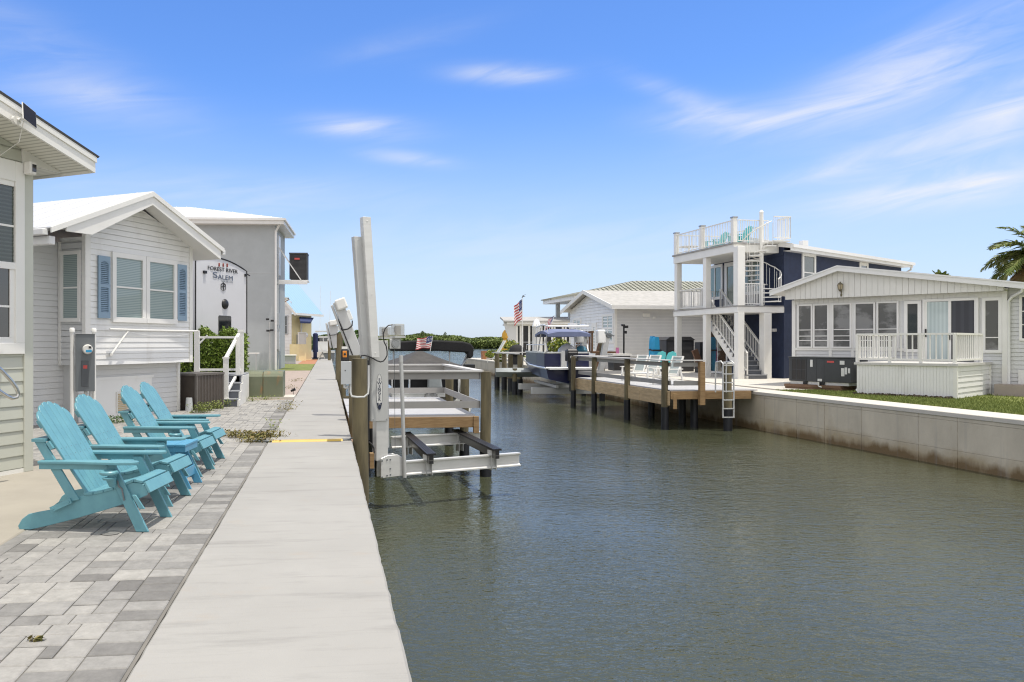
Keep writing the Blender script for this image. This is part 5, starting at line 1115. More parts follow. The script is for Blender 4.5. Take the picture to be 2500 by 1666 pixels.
for z0, z1 in ((.20,.345),(.80,.93)):
    b.box(.03,.065,.06,9.2,z0,z1); b.box(.10,X4-.08,-.06,-.025,z0,z1); b.box(.1,2.8,9.2,9.235,z0,z1)
b.build('rail_board', M['railgrey'], t)
b = MB(); b.box(-.16,.12,.0,9.3,.982,1.015); b.box(.121,X4+.08,-.16,.08,.98,1.013); b.box(.121,2.8,9.1,9.3,.982,1.015); b.build('rail_cap', M['railtop'], t)
# ladder
pa, pb = P(1765,900,23.25), P(1793,900,23.25); t = thing('dock_ladder', 'white dock ladder hanging down to the water at the dock end', 'ladder', (pa.x, pa.y, 0)); w_ = pb.x-pa.x
zt_, zb_ = P(1765,884,23.25).z, P(1765,1021,23.25).z
for s, x in ((1,0),(1,w_)):
    b = MB(); b.tube([(x,0,zb_),(x,0,zt_-.05),(x,.12,zt_+.02),(x,.42,zt_-.02),(x,.45,zt_-.3),(x,.45,.05)], .023, 8); b.build('ladder_rail', M['alugrey'], t, smooth=True)
for k in range(7):
    z = zb_+.02+(zt_-zb_-.12)*k/6; b = MB(); b.box(0,w_,-.03,.03,z-.015,z+.015); b.build('rung', M['alugrey'], t)
# white rocking seats on the dock
def lounge(name, label, x, y, n, rz):
    t = thing(name, label, 'chair', (x,y,.058), rz, 'white sling seats on the far dock')
    for k in range(n):
        o_ = -.31*(n-1)*1.0+.62*k
        b = MB(); b.beam((o_-.24,.32,.30),(o_-.24,.62,1.02),.05,.05); b.beam((o_+.24,.32,.30),(o_+.24,.62,1.02),.05,.05); b.beam((o_-.24,.62,1.0),(o_+.24,.62,1.0),.05,.05); b.beam((o_-.24,.36,.38),(o_+.24,.36,.38),.05,.05); b.box(o_-.27,o_+.27,-.25,.36,.30,.345); fr = b.build('seat_frame', M['white'], t)
        b = MB(); b.add([(o_-.22,.34,.36),(o_+.22,.34,.36),(o_+.22,.615,.99),(o_-.22,.615,.99)], [(0,1,2,3)]); b.build('sling', M['mesh'], fr)
    W_ = .31*n
    for s in (-1,1):
        b = MB(); b.box(s*W_-.045,s*W_+.045,-.34,.5,.55,.58); b.beam((s*W_,-.28,0),(s*W_,-.24,.56),.05,.05); b.beam((s*W_,.55,.0),(s*W_,.40,.56),.05,.05); b.beam((s*W_,-.3,.30),(s*W_,.5,.12),.04,.06); b.build('armrest', M['white'], t)
    return t
lounge('sling_seat', 'white double sling seat behind the dock rail, left of the other', 12.1, 29.3, 2, -62)
lounge('sling_seat', 'white single sling seat behind the dock rail, close to the corner pile', 12.0, 26.7, 1, -70)
def teal_back(label, u, v, Z):
    p = P(u, v, Z); t = thing('lawn_chair', label, 'chair', (p.x,p.y,.05), -60, 'teal backed chairs behind the far dock')
    b = MB(); b.prism([(-.24,.35),(.24,.35),(.26,.9),(.20,1.05),(0,1.12),(-.20,1.05),(-.26,.9)], 'y', 0, .03); b.v = [(x, y+.35*(z-.35), z) for x,y,z in b.v]; b.build('backrest', M['teal'], t)
    b = MB(); b.box(-.27,.27,-.45,.05,.33,.37); b.box(-.33,-.25,-.5,.25,.55,.58); b.box(.25,.33,-.5,.25,.55,.58)
    for x in (-.29,.29): b.box(x-.03,x+.03,-.45,-.38,0,.56); b.box(x-.03,x+.03,.1,.16,0,.56)
    b.build('seat', M['white'], t)
teal_back('teal backed chair just right of the blue kayaks', 1608, 880, 37.); teal_back('teal backed chair in front of the charcoal shed, right of its twin', 1633, 880, 36.)
# ---------------------------------------------------------------- right bank: screened porch house
rh = Fr(G(2333,974), -55.8); t = thing('porch_house', 'low white house with a screened porch and wide gable on the right bank', 'house', rh.o, -55.8)
Y = 3.4
def ry(u, v, y=Y): return rh.onY(u, v, y)
xl, xr = -5.87, .36
sl1, sl2 = (4.17-3.48)/(6.32-4.18), (4.17-3.29)/(4.18+.93)
def rr_(x): return 4.15-(x+4.18)*sl2 if x > -4.18 else 4.15-(-4.18-x)*sl1
b = MB(); b.siding([(xl,-.1),(xr,-.1),(xr,1.36),(xl,1.36)], Y, .125, .016); b.siding([(-2.44,1.36),(-2.24,1.36),(-2.24,2.95),(-2.44,2.95)], Y, .15, .012); b.box(xl,xr,Y,12,-.1,3.1); b.prism([(xl,3.1),(xr,3.1),(xr,rr_(xr)-.16),(-4.18,3.98),(xl,rr_(xl)-.16)], 'y', Y+.01, 12); b.build('wall', M['vinylgrey'], t)
b = MB(); b.box(xl,xr+.02,Y-.03,Y,2.94,3.14); b.build('header', M['cream'], t)
b = MB()
for k in range(38):
    x = xl+.05+k*.165
    if x < xr: b.box(x,x+.155,Y-.038,Y-.03,2.96,3.13)
b.build('header_boards', M['cream'], t)
b = MB(); n = 36   # vertical boarded gable
for k in range(n):
    x0 = -6.03+k*(6.45/n); x1 = x0+6.45/n-.008; zb_ = 3.12
    b.add([(x0,Y-.36,zb_),(x1,Y-.36,zb_),(x1,Y-.36,rr_(x1)-.02),(x0,Y-.36,rr_(x0)-.02),(x0,Y-.33,zb_),(x1,Y-.33,zb_),(x1,Y-.33,rr_(x1)-.02),(x0,Y-.33,rr_(x0)-.02)], [(0,1,2,3),(0,4,5,1),(0,3,7,4),(1,5,6,2)])
b.prism([(-6.03,3.125),(.42,3.125),(.42,rr_(.42)-.03),(-4.18,4.10),(-6.03,rr_(-6.03)-.03)], 'y', Y-.332, Y-.30); b.build('gable_boards', M['cream'], t)
b = MB()
for (xa_, xb_) in ((-6.5,-4.18),(-4.18,1.9)): b.prism([(xa_,rr_(xa_)-.0),(xb_,rr_(xb_)-.0),(xb_,rr_(xb_)+.05),(xa_,rr_(xa_)+.05)], 'y', Y-.55, 13)
b.build('roof', M['roofwhite'], t)
b = MB()
for (xa_, xb_) in ((-6.5,-4.18),(-4.18,1.9)): b.prism([(xa_,rr_(xa_)-.13),(xb_,rr_(xb_)-.13),(xb_,rr_(xb_)+.06),(xa_,rr_(xa_)+.06)], 'y', Y-.575, Y-.551); b.prism([(xa_,rr_(xa_)+.02),(xb_,rr_(xb_)+.02),(xb_,rr_(xb_)+.065),(xa_,rr_(xa_)+.065)], 'y', Y-.60, Y-.576)
b.build('fascia', M['gutter'], t)
b = MB(); b.prism([(-6.5,rr_(-6.5)-.10),(-6.03,rr_(-6.03)-.12),(-6.03,rr_(-6.03)-.10),(-6.5,rr_(-6.5)-.09)], 'y', Y-.5, 12); b.build('soffit', M['cream'], t)
b = MB(); b.box(xl-.06,xl+.06,Y-.05,Y+.05,-.1,3.1); b.box(xr-.05,xr+.07,Y-.05,Y+.06,-.1,3.12); b.box(xl,-2.3,Y-.045,Y-.0,1.29,1.375)
for u in (2028,2082): x = ry(u,870)[0]; b.box(x-.05,x+.05,Y-.04,Y,-.05,1.30)
b.split('corner_trim', M['white'], t)
# screen windows and their jalousies
def scr(u0, u1):
    x0, x1 = ry(u0,800)[0], ry(u1,800)[0]; f = window(t, x0, x1, 1.37, 2.94, Y, 'screen', .055, hs=(1.64,1.80,2.02), prot=.06, bar=.028)
for a, c in ((1948,1985),(1986,2025),(2032,2080),(2086,2138),(2141,2195)): scr(a, c)
b = MB()
for u in (2028.5, 2083): x = ry(u,800)[0]; b.box(x-.05,x+.05,Y-.035,Y,1.37,2.94)
b.split('mullion', M['trimwhite'], t)
x0, x1 = ry(2208,800)[0], ry(2250,800)[0]; window(t, x0, x1, 1.25, 2.93, Y, 'glass', .10, prot=.05)
# sliding door: curtained leaf and dark screen leaf
x0, x1 = ry(2254,800)[0], ry(2390,800)[0]; xm = ry(2319,800)[0]
b = MB(); b.box(x0,x1,Y-.07,Y,2.88,2.96); b.box(x0,x0+.06,Y-.07,Y,.96,2.88); b.box(x1-.06,x1,Y-.07,Y,.96,2.88); b.box(x0,x1,Y-.07,Y,.92,.97); d = b.build('door', M['trimwhite'], t)
b = MB(); b.box(x0+.06,x0+.12,Y-.05,Y-.01,.97,2.88); b.box(xm-.03,xm+.05,Y-.06,Y-.01,.97,2.88); b.box(x1-.11,x1-.06,Y-.05,Y-.01,.97,2.88); b.split('door_stile', M['trimwhite'], d)
b = MB(); b.box(x0+.12,xm-.03,Y-.03,Y-.012,.98,2.87); b.box(xm+.05,x1-.11,Y-.045,Y-.012,.98,2.87,1); b.build('door_pane', [M['curtain'], M['darkscreen']], d)
b = MB(); b.box(x0+.07,x0+.11,Y-.10,Y-.05,1.75,2.0); b.box(xm-.02,xm+.03,Y-.10,Y-.06,1.65,1.8); b.build('door_handle', M['black'], d)
x0, x1 = ry(2398,800)[0], ry(2447,800)[0]; window(t, x0, x1, 1.25, 2.94, Y, 'screen', .09, prot=.05, hs=(1.72,))
# wing running to the right of the porch
b = MB(); S_ = MB(); S_.siding([(xr+.06,-.1),(4.5,-.1),(4.5,3.22),(xr+.06,3.22)], Y+.08, .125, .016); S_.build('wing_wall', M['vinylgrey'], t)
x0, z0 = ry(2489,850,Y+.08); window(t, x0, x0+.9, 1.62, 3.0, Y+.08, 'glass', .07, hs=(2.1,2.5), prot=.05)
b = MB(); b.box(x0-.02,x0+.9,Y+.03,Y+.066,.08,.75); b.build('access_panel', M['vinyl'], t)
b = MB(); xq = xr+.10; b.tube([(xr+.55,Y-.5,3.18),(xr+.52,Y-.45,3.08),(xq+.1,Y-.02,2.95),(xq,Y,2.82),(xq,Y,.25),(xq+.02,Y-.05,.12),(xq+.2,Y-.2,.04)], .045, 8); b.build('downspout', M['gutter'], t, smooth=True)
b = MB(); b.prism([(.5,3.15),(2.2,2.9),(2.2,2.99),(.5,3.24)], 'y', Y-.56, Y+.1); b.build('eave', M['cream'], t) if False else None
# lantern
x, z = ry(2053,702,Y-.40); t2 = thing('wall_lantern', 'old brass wall lantern on the cream gable of the porch house', 'lantern', rh.wor((x, Y-.36, z)), -55.8)
br = mat('aged_brass', (.16,.14,.09), .45, .5)
b = MB(); b.lathe([(.09,-.10),(.12,.10),(.125,.12)], (0,-.14,0), 6); b.build('glass', mat('amber_glass', (.45,.38,.26), .2), t2)
b = MB(); b.lathe([(.13,.12),(.10,.17),(.03,.22),(.02,.26)], (0,-.14,0), 8); b.lathe([(.09,-.11),(.05,-.17),(.02,-.2)], (0,-.14,0), 8)
for k in range(6): a = 2*pi*k/6; b.beam((.09*cos(a),-.14+.09*sin(a),-.1),(.122*cos(a),-.14+.122*sin(a),.12),.014,.014)
b.cyl((0,-.02,-.35),(0,-.02,-.1),.025); b.tube([(.02,-.02,-.2),(.06,-.1,-.22),(.02,-.14,-.17)], .012, 6); b.box(-.035,.035,-.03,.0,-.42,-.3); b.build('bracket', br, t2); t2.scale = (.74,.74,.74)
# raised deck in front
t2 = thing('raised_deck', 'white boarded raised deck with white balusters before the sliding door', 'deck', rh.o, -55.8)
xb0, zt_ = -2.53, .90
b = MB(); k = 0; x = xb0
while x < -.02: b.box(x, x+.075, -.012, 0, -.3, zt_); x += .08
b.box(xb0, 0, -.002, .03, -.3, zt_-.01); b.box(xb0,xb0+.03,0,Y-.05,-.3,zt_-.01); b.build('skirt', M['vinyl'], t2)
b = MB(); S_ = MB(); S_.siding([(0,-.3),(Y-.05,-.3),(Y-.05,zt_),(0,zt_)], 0, .15, .017); S_.v = [(-v[1]*1.0+.0, v[0], v[2]) for v in S_.v]; S_.build('side_skirt', M['vinyl'], t2)
b = MB(); b.box(-.05,.045,-.03,.05,-.3,zt_); b.box(-.02,.05,Y-.12,Y-.06,-.3,zt_); b.split('corner_trim', M['white'], t2)
b = MB(); b.box(xb0-.06,.07,-.07,Y-.04,zt_,zt_+.07); b.build('deck_boards', M['railtop'], t2)
zf = zt_+.07
railing('railing', t2, (xb0,.02,zf), (-.03,.02,zf), .84, 17, 'white', .03, .055, .10, post=.07)
railing('railing', t2, (-.03,.06,zf), (-.03,2.6,zf), .84, 14, 'white', .03, .055, .10, post=.07)
railing('railing', t2, (xb0,.06,zf), (xb0,3.2,zf), .84, 16, 'white', .03, .055, .10, post=.07)
b = MB(); 
for x in (-1.65,-.85): b.box(x-.035,x+.035,-.02,.05,zf,zf+.86)
b.split('rail_post', M['white'], t2)
b = MB(); b.box(.25,1.2,Y-.65,Y-.06,-.1,.32); b.build('step', mat('pinkish_step', (.40,.34,.32), .8), t2)
b = MB(); b.box(.2,4.5,Y-.62,Y+.05,-.0,.06); o_ = b.build('concrete_pad', M['cap']); tag(o_, 'pale concrete pad at the right foot of the porch house', 'pad'); o_.location = rh.o; o_.rotation_euler.z = radians(-55.8)
rg = random.Random(8); b = MB()
for i in range(240):
    x = rg.uniform(-2.6,-.05); y = -.03-abs(rg.gauss(0,.07)); s = rg.uniform(.015,.05); b.lathe([(s*.2,-.02),(s,.0),(s*.7,s*.9),(s*.1,s*1.2)], (x,y,.0+.02*rg.random()), 5)
o_ = tag(b.build('mulch', M['mulch']), 'strip of dark mulch along the foot of the raised white deck', 'mulch', kind='stuff'); o_.location = rh.o; o_.rotation_euler.z = radians(-55.8)
# packaged air conditioner on timber curb
pa = G(1926, 949); ac = Fr(pa, -64); x1 = ac.onY(2078, 930)[0]
t2 = thing('air_conditioner', 'long charcoal packaged air conditioner on a timber curb by the porch house', 'air conditioner', pa, -64)
b = MB(); za, zc = .27, 1.06; b.box(0, x1, 0, 1.0, za, zc); b.box(-.02,x1+.02,-.03,1.03,zc,zc+.03); b.build('case', M['acmetal'], t2, bevel=.01)
b = MB(); X0, X1_ = x1*.05, x1*.29; b.box(X0, X1_, -.006, .0, za+.04, zc-.05); b.build('coil', mat('coil_dark', (.035,.033,.032), .7), t2)
b = MB()
for k in range(4): x = X0+(X1_-X0)*k/3; b.box(x-.01,x+.01,-.014,-.006,za+.04,zc-.05)
for z in (za+.04,(za+zc)/2,zc-.05): b.box(X0,X1_,-.0145,-.0065,z-.01,z+.01)
for x in (x1*.46,x1*.58,x1*.83): b.box(x-.004,x+.004,-.005,.0,za,zc)
b.split('grille', M['acmetal'], t2)
b = MB()
for (a, c, z0, z1) in ((.36,.40,.62,.92),(.85,.90,.27,.60),(.905,.94,.35,.63),(.955,.985,.40,.6),(.83,.90,.74,.90),(.48,.55,.03,.13)): b.box(x1*a,x1*c,-.010,-.002,za+z0*.79*1.0,za+z1*.79)
b.split('sticker', M['labelwhite'], t2)
b = MB(); b.box(x1*.63,x1*.74,-.010,-.002,za+.64,za+.70); b.build('red_badge', M['red'], t2)
b = MB(); b.box(.02,x1*.95,.05,.95,.17,.268); b.build('foot_rail', M['alu'], t2)
b = MB(); b.box(x1*.24,x1*.30,-.001,.06,.175,.266); b.box(x1*.50,x1*.58,-.001,.06,.175,.266); b.split('gap', M['black'], t2)
b = MB(); b.tube([(x1*.51,-.06,.26),(x1*.51,-.06,.15),(x1*.53,-.07,.12),(x1*.57,-.10,.11)], .025, 7); b.build('drain_pipe', M['white'], t2, smooth=True)
b = MB(); b.box(-.12,x1*.86,-.08,1.1,.08,.168); b.box(-.10,x1*.88,-.06,1.08,-.06,.078); b.build('timber_curb', M['brick'], t2)
b = MB(); b.box(x1+.12,x1+.3,.3,.5,.3,.75); b.tube([(x1+.2,.3,.3),(x1+.1,.1,.05),(x1+.25,.0,.0)], .02, 5); b.build('service_box', M['boxgrey'], t2)
# ---------------------------------------------------------------- right bank: navy house with white decks
bh = Fr(G(1801,926.5), -86); t = thing('navy_house', 'navy blue two-storey house with white stacked decks and roof terrace', 'house', bh.o, -86)
D2, D3 = 3.16, 5.90; XLf = -5.42; YW = 2.18
Bl = bh.loc((0,0,0)); A_ = Vector((0.02,YW,0)); dirw = Vector((sin(radians(58.7)), cos(radians(58.7)), 0)); dl = Vector((dirw.x*bh.c+dirw.y*bh.s, -dirw.x*bh.s+dirw.y*bh.c, 0))
LB_ = 12.3; c1 = A_+dl*LB_; bB = Vector((XLf+.05,YW,0)); c2 = bB+dl*LB_
ZE = 5.70
b = MB(); b.prism([(A_.x,A_.y),(c1.x,c1.y),(c2.x,c2.y),(bB.x,bB.y)], 'z', 0, ZE+.1); b.build('wall', M['navy'], t)
# roof: low gable along the wall
nl = Vector((dl.y,-dl.x,0)); 
if nl.dot(A_-bB) < 0: nl = -nl
ov = .42; mid = (bB-A_)*.5
e0 = A_-dl*.25+nl*ov; e1 = c1+dl*.35+nl*ov; r0 = A_+dl*.1+mid; r1 = c1+mid; f0 = bB-nl*ov-dl*.25; f1 = c2-nl*ov+dl*.35
def zz(v, z): return (v.x, v.y, z)
b = MB(); b.add([zz(e0,ZE+.05),zz(e1,ZE+.05),zz(r1,ZE+.78),zz(r0,ZE+.78),zz(f0,ZE+.05),zz(f1,ZE+.05)], [(0,1,2,3),(3,2,5,4),(1,5,2),(0,3,4),(0,4,5,1)])
for k in range(31):
    f = (k+.5)/31; p0 = e0.lerp(e1, f); p1 = r0.lerp(r1, f); b.beam(zz(p0,ZE+.065), zz(p1,ZE+.795), .04, .03)
b.build('roof', M['roofwhite'], t)
b = MB(); b.beam(zz(e0+nl*.06,ZE-.0), zz(e1+nl*.06,ZE-.0), .13, .14); b.beam(zz(e0,ZE-.12), zz(e1,ZE-.12), .03, .16); b.beam(zz(A_+nl*.2,ZE-.17), zz(c1+nl*.2,ZE-.17), .44, .02); b.beam(zz(e0+nl*.06,ZE),zz(e0-nl*.5,ZE+.1),.12,.2); b.build('gutter', M['gutter'], t)
b = MB(); q = c1+nl*.06; b.tube([zz(e1+nl*.05-dl*.3,ZE-.05),zz(e1-dl*.25,ZE-.3),zz(q-dl*.05,ZE-.55),zz(q-dl*.05,.1)], .05, 8); b.build('downspout', M['gutter'], t, smooth=True)
b = MB(); q = e0.lerp(r0,.8)+dl*4.5; b.box(q.x-.15,q.x+.15,q.y-.15,q.y+.15,ZE+.5,ZE+.9); b.build('roof_vent', M['gutter'], t)
# side windows in the slanting wall plane
SW = Fr((bh.wor(A_).x, bh.wor(A_).y, 0), 90-58.7); sw = bpy.data.objects.new('side_wall', None); COL.objects.link(sw); sw.parent = t; sw.location = A_; sw.rotation_euler.z = radians(90-58.7+86)
for (u0, v0, u1, v1) in ((1957,617,1990,684),(2097,640,2118,668)):
    x0, z1 = SW.onY(u0, v0); x1, z0 = SW.onY(u1, v1)
    z1 = SW.onY((u0+u1)/2, v0+2)[1]
    if u0 < 2000: z0 = z1-1.75
    else: z0 = z1-.75
    window(sw, x0, x1, z0, z1, 0, 'blindsgreen', .15, hs=((z0+z1)/2,), prot=.05, bar=.05)
# decks
b = MB(); b.box(XLf, .0, 0, YW-.01, D2-.30, D2-.045); b.box(-1.6,.02,YW-.01,YW+.02,D2-.3,D2-.05); b.build('deck_beam', M['white'], t, bevel=.008)
b = MB(); b.box(XLf-.03, .03, -.03, YW-.01, D2-.044, D2); b.build('deck_boards', M['railgrey'], t)
b = MB(); b.box(XLf, -.30, .0, YW-.01, D3-.42, D3-.075); b.build('terrace_beam', M['white'], t, bevel=.008)
b = MB(); b.box(XLf-.05, -.25, -.05, YW+.35, D3-.074, D3); b.build('terrace_floor', M['railgrey'], t)
def col(x, y, w_, z0, z1):
    b = MB(); b.box(x-w_/2,x+w_/2,y-w_/2,y+w_/2,z0,z1); b.build('column', M['white'], t, bevel=.01)
for x in (-5.25,-2.66):
    col(x,.16,.26,0,D2-.31); col(x,.16,.26,D2+.001,D3-.43)
col(-.13,.16,.30,0,D2-.31); col(-.14,.16,.34,D2+.001,D3-.20); col(-.16,1.42,.36,0,D2-.31)
for x in (-5.30,-2.95,-.42):
    col(x,.10,.20,D3+.001,D3+1.06)
    b = MB(); b.box(x-.12,x+.12,-.02,.22,D3+1.061,D3+1.12); b.build('post_cap', M['steelgrey'], t)
railing('railing', t, (-5.18,.10,D3), (-3.05,.10,D3), .98, 17, 'white', .02, .04, .08); railing('railing', t, (-2.83,.10,D3), (-.54,.10,D3), .98, 18, 'white', .02, .04, .08)
railing('railing', t, (-.36,.25,D3), (-.36,1.7,D3), .98, 13, 'white', .02, .04, .08); railing('railing', t, (-5.3,.25,D3), (-5.3,2.4,D3), .98, 16, 'white', .02, .04, .08); railing('railing', t, (-5.2,2.42,D3), (-1.6,2.42,D3), .98, 26, 'white', .02, .04, .08)
railing('railing', t, (-5.10,.16,D2), (-2.82,.16,D2), .95, 20, 'white', .02, .04, .08); railing('railing', t, (-2.5,.16,D2), (-.32,.16,D2), .95, 19, 'white', .02, .04, .08) if False else None
railing('railing', t, (-.08,.36,D2), (-.08,1.08,D2), .95, 9, 'white', .02, .04, .08); railing('railing', t, (-5.3,.3,D2), (-5.3,2.1,D2), .95, 15, 'white', .02, .04, .08); railing('railing', t, (-1.7,1.5,D2), (-.35,1.5,D2), .95, 12, 'white', .02, .04, .08)
# glazed doors and windows on both floors
def dwin(u0, u1, z0, z1, pane='glassgreen', vs=1, nm='window', fw=.14):
    x0, x1 = bh.onY(u0, 690, YW)[0], bh.onY(u1, 690, YW)[0]; f = window(t, x0, x1, z0, z1, YW, pane, fw, vs=((x0+x1)/2,) if vs else (), prot=.06, bar=.06, name=nm); return f
dwin(1728,1766,D2+.55,D2+2.28); dwin(1771,1806,D2+.05,D2+2.28,vs=0,nm='door',fw=.2); dwin(1811,1862,D2+.62,D2+2.25)
x0 = bh.onY(1730,850,YW)[0]; window(t, x0, x0+1.7, .05, 2.3, YW, 'glass', .1, vs=(x0+.85,), prot=.05, name='door')
b = MB(); b.box(XLf+.1,.0,YW-.03,YW-.011,D3-.55,D3-.43); b.build('dark_band', M['navy'], t)
# straight stair
st = bpy.data.objects.new('stair', None); COL.objects.link(st); st.parent = t
N_ = 16; xs0, xs1, ya, yc = -3.55, .05, .48, 1.36; rise = D2/N_; run = (xs1-xs0)/N_
b = MB(); b2 = MB(); b3 = MB()
for k in range(N_):
    x = xs1-run*k; z = rise*(k+1); b.box(x-run-.02, x+.03, ya, yc, z-.04, z); b2.box(x-.02, x, ya+.02, yc-.02, z-rise, z-.041)
for y in (ya-.05, yc+.01):
    pts = []
    for k in range(N_): x = xs1-run*k; pts += [(x, rise*k), (x, rise*(k+1)-.05)]
    pts += [(xs0, D2-.1), (xs0, D2-.45), (xs1-.35, 0)]
    for k in range(N_):
        x = xs1-run*k; b3.add([(x,y,rise*k),(x,y,rise*(k+1)-.05),(x-run,y,rise*(k+1)-.05),(x-run,y,max(0,rise*(k+1)-.36)),(x,y,max(0,rise*k-.36)),(x,y+.04,rise*k),(x,y+.04,rise*(k+1)-.05),(x-run,y+.04,rise*(k+1)-.05),(x-run,y+.04,max(0,rise*(k+1)-.36)),(x,y+.04,max(0,rise*k-.36))], [(0,1,2,3,4),(9,8,7,6,5),(1,6,7,2),(0,5,6,1),(3,8,9,4)])
b.build('tread', M['steptread'], st); b2.build('riser', M['stepgrey'], st); b3.split('stringer', M['white'], st)
for y in (ya-.03, yc+.03): railing('stair_rail', st, (xs1-.05,y,rise), (xs0,y,D2+.02), .92, 30, 'white', .022, .05, .12, post=.05)
# spiral stair
px, py_ = -.22, bh.onX(1859, 700, -.22)[0]; sp_ = bpy.data.objects.new('spiral_stair', None); COL.objects.link(sp_); sp_.parent = t; sp_.location = (px, py_, D2)
b = MB(); b.cyl((0,0,0),(0,0,4.05),.085,.085,14); b.cyl((0,0,4.05),(0,0,4.15),.10,.04,14); b.build('pole', M['white'], sp_, smooth=True)
b = MB(); NT = 13; H3 = D3-D2; R_ = .78; rail = []; b2 = MB()
for k in range(NT):
    z = H3*(k+1)/(NT+1); a = radians(72)-radians(300)*(k/(NT-1)) if False else radians(38)+radians(26.5)*k
    da = radians(17); q = [(.05*cos(a),.05*sin(a)),(R_*cos(a-da),R_*sin(a-da)),(R_*cos(a+da),R_*sin(a+da))]
    b.prism(q, 'z', z-.045, z); 
    for aa in (a-da*.8, a+da*.2): b2.cyl((R_*cos(aa),R_*sin(aa),z-.03),(R_*cos(aa),R_*sin(aa),z+.92),.011,.011,6)
    for aa, dz in ((a-da*.9,0),(a,H3/(NT+1)*.45)): rail.append((R_*cos(aa),R_*sin(aa),z+.92+dz))
b.build('tread', M['white'], sp_); b2.tube(rail, .024, 8); b2.build('stair_rail', M['white'], sp_)
b = MB(); b.box(-.1,.85,.0,.78,H3-.05,H3); b.build('landing', M['white'], sp_)
railing('landing_rail', sp_, (.0,.78,H3), (.85,.78,H3), 1.0, 9, 'white', .02, .04, .1); railing('landing_rail', sp_, (.85,.0,H3), (.85,.78,H3), 1.0, 8, 'white', .02, .04, .1)
b = MB(); q = bh.onY(1887,800,YW-.1); b.box(q[0]-.12,q[0]+.12,YW-.16,YW-.0,2.05,2.18); b.box(q[0]-.2,q[0]-.1,YW-.2,YW-.1,2.1,2.2); b.build('floodlight', M['white'], t)
# chairs on the terrace
for i, (u, lab) in enumerate(((1746,'teal slatted chair on the navy house roof terrace, left of two'),(1803,'teal slatted chair on the navy house roof terrace beside the spiral stair'))):
    x, _z = bh.onY(u, 560, 1.5); t2 = thing('terrace_chair', lab, 'chair', bh.wor((x,1.5,D3)), -86, 'teal chairs on the roof terrace')
    b = MB()
    for k in range(5): b.beam((-.24+.12*k,.25,.35),(-.26+.13*k,.55,1.05-.04*abs(k-2)),.10,.02,0,up=(0,1,0))
    b.build('backrest', M['teal'], t2)
    b = MB(); b.box(-.3,.3,-.3,.3,.33,.37); b.box(-.38,-.28,-.35,.35,.58,.61); b.box(.28,.38,-.35,.35,.58,.61)
    for xx in (-.32,.32): b.box(xx-.03,xx+.03,-.3,-.22,0,.58); b.box(xx-.03,xx+.03,.22,.3,0,.58)
    b.build('seat', M['teal'], t2)
x, _z = bh.onY(1690, 570, 2.2); t2 = thing('terrace_table', 'pale table on the navy house roof terrace', 'table', bh.wor((x,2.0,D3)), -86)
b = MB(); b.lathe([(.5,.70),(.5,.73)], (0,0,0), 16); b.build('table_top', M['white'], t2)
b = MB(); b.cyl((0,0,0),(0,0,.7),.05); b.build('pedestal', M['white'], t2)
# things under the navy house deck and beside it
p = P(1652, 880, 42.); sh = Fr((p.x,p.y,0), -4); t2 = thing('resin_shed', 'charcoal resin storage shed with double doors under the white deck', 'shed', sh.o, -4)
x0, x1 = sh.onY(1627,880)[0], sh.onY(1694,880)[0]; ht = sh.onY(1660,826)[1]
b = MB(); b.box(x0,x1,0,1.6,0,ht-.1); b.build('body', M['charcoal'], t2)
b = MB(); b.prism([(x0-.05,ht-.1),(x1+.05,ht-.1),(x1-.2,ht+.08),(x0+.2,ht+.08)], 'y', -.08, 1.7); b.build('roof', M['charcoal'], t2)
for k in (0,1):
    a = x0+.08+(x1-x0-.16)*k/2; c = a+(x1-x0-.16)/2-.02; b = MB(); b.box(a,c,-.04,-.002,.05,ht-.2); b.box(a+.1,c-.1,-.06,-.04,ht-.62,ht-.52); d = b.build('door', M['charcoal'], t2)
    b = MB(); b.box((c-.14) if k == 0 else a+.05,(c-.05) if k == 0 else a+.14,-.09,-.04,ht*.40,ht*.44); b.build('handle', M['boatwhite'], d)
for i, (u0, u1, lab) in enumerate(((1584,1600,'blue kayak standing upright against the grey siding, left of the pair'),(1590,1611,'blue kayak standing upright beside the charcoal shed'))):
    p = P((u0+u1)/2, 880, 41.5+.5*(1-i)); t2 = thing('kayak', lab, 'kayak', (p.x,p.y,0), 0, 'blue kayaks stored on end'); w_ = (u1-u0)/FP*41.5/2; ztop = P(u0, 821+i*2, 41.5).z
    b = MB(); n = 14; prof_ = []
    for k in range(n+1): f = k/n; prof_.append((w_*(.80+.25*sin(pi*f))*(1 if .02 < f < .98 else .75), .05+(ztop-.05)*f))
    vs = []; fs = []
    for (w2, z) in prof_: vs += [(-w2,0,z),(-w2*.6,-.2,z),(w2*.6,-.2,z),(w2,0,z),(w2*.5,.14,z),(-w2*.5,.14,z)]
    for k in range(n):
        for j in range(6): fs.append((k*6+j,k*6+(j+1)%6,(k+1)*6+(j+1)%6,(k+1)*6+j))
    fs += [tuple(range(6)), tuple(range(n*6,n*6+6))]; b.add(vs, fs); b.build('hull', M['kayak'], t2, smooth=True)
    b = MB(); zm = ztop*.62; b.box(-w_*1.06,w_*1.06,-.22,.02,zm-.04,zm+.04); b.build('strap', M['black'], t2)
p = P(1523, 880, 42.); t2 = thing('camera_pole', 'slim black pole with camera heads beside the grey gabled house', 'pole', (p.x,p.y,0))
zt_ = P(1523,797,42).z; b = MB(); b.cyl((0,0,0),(0,0,zt_),.045); b.cyl((0,0,0),(0,0,.35),.10,.08); b.build('pole', M['black'], t2, smooth=True)
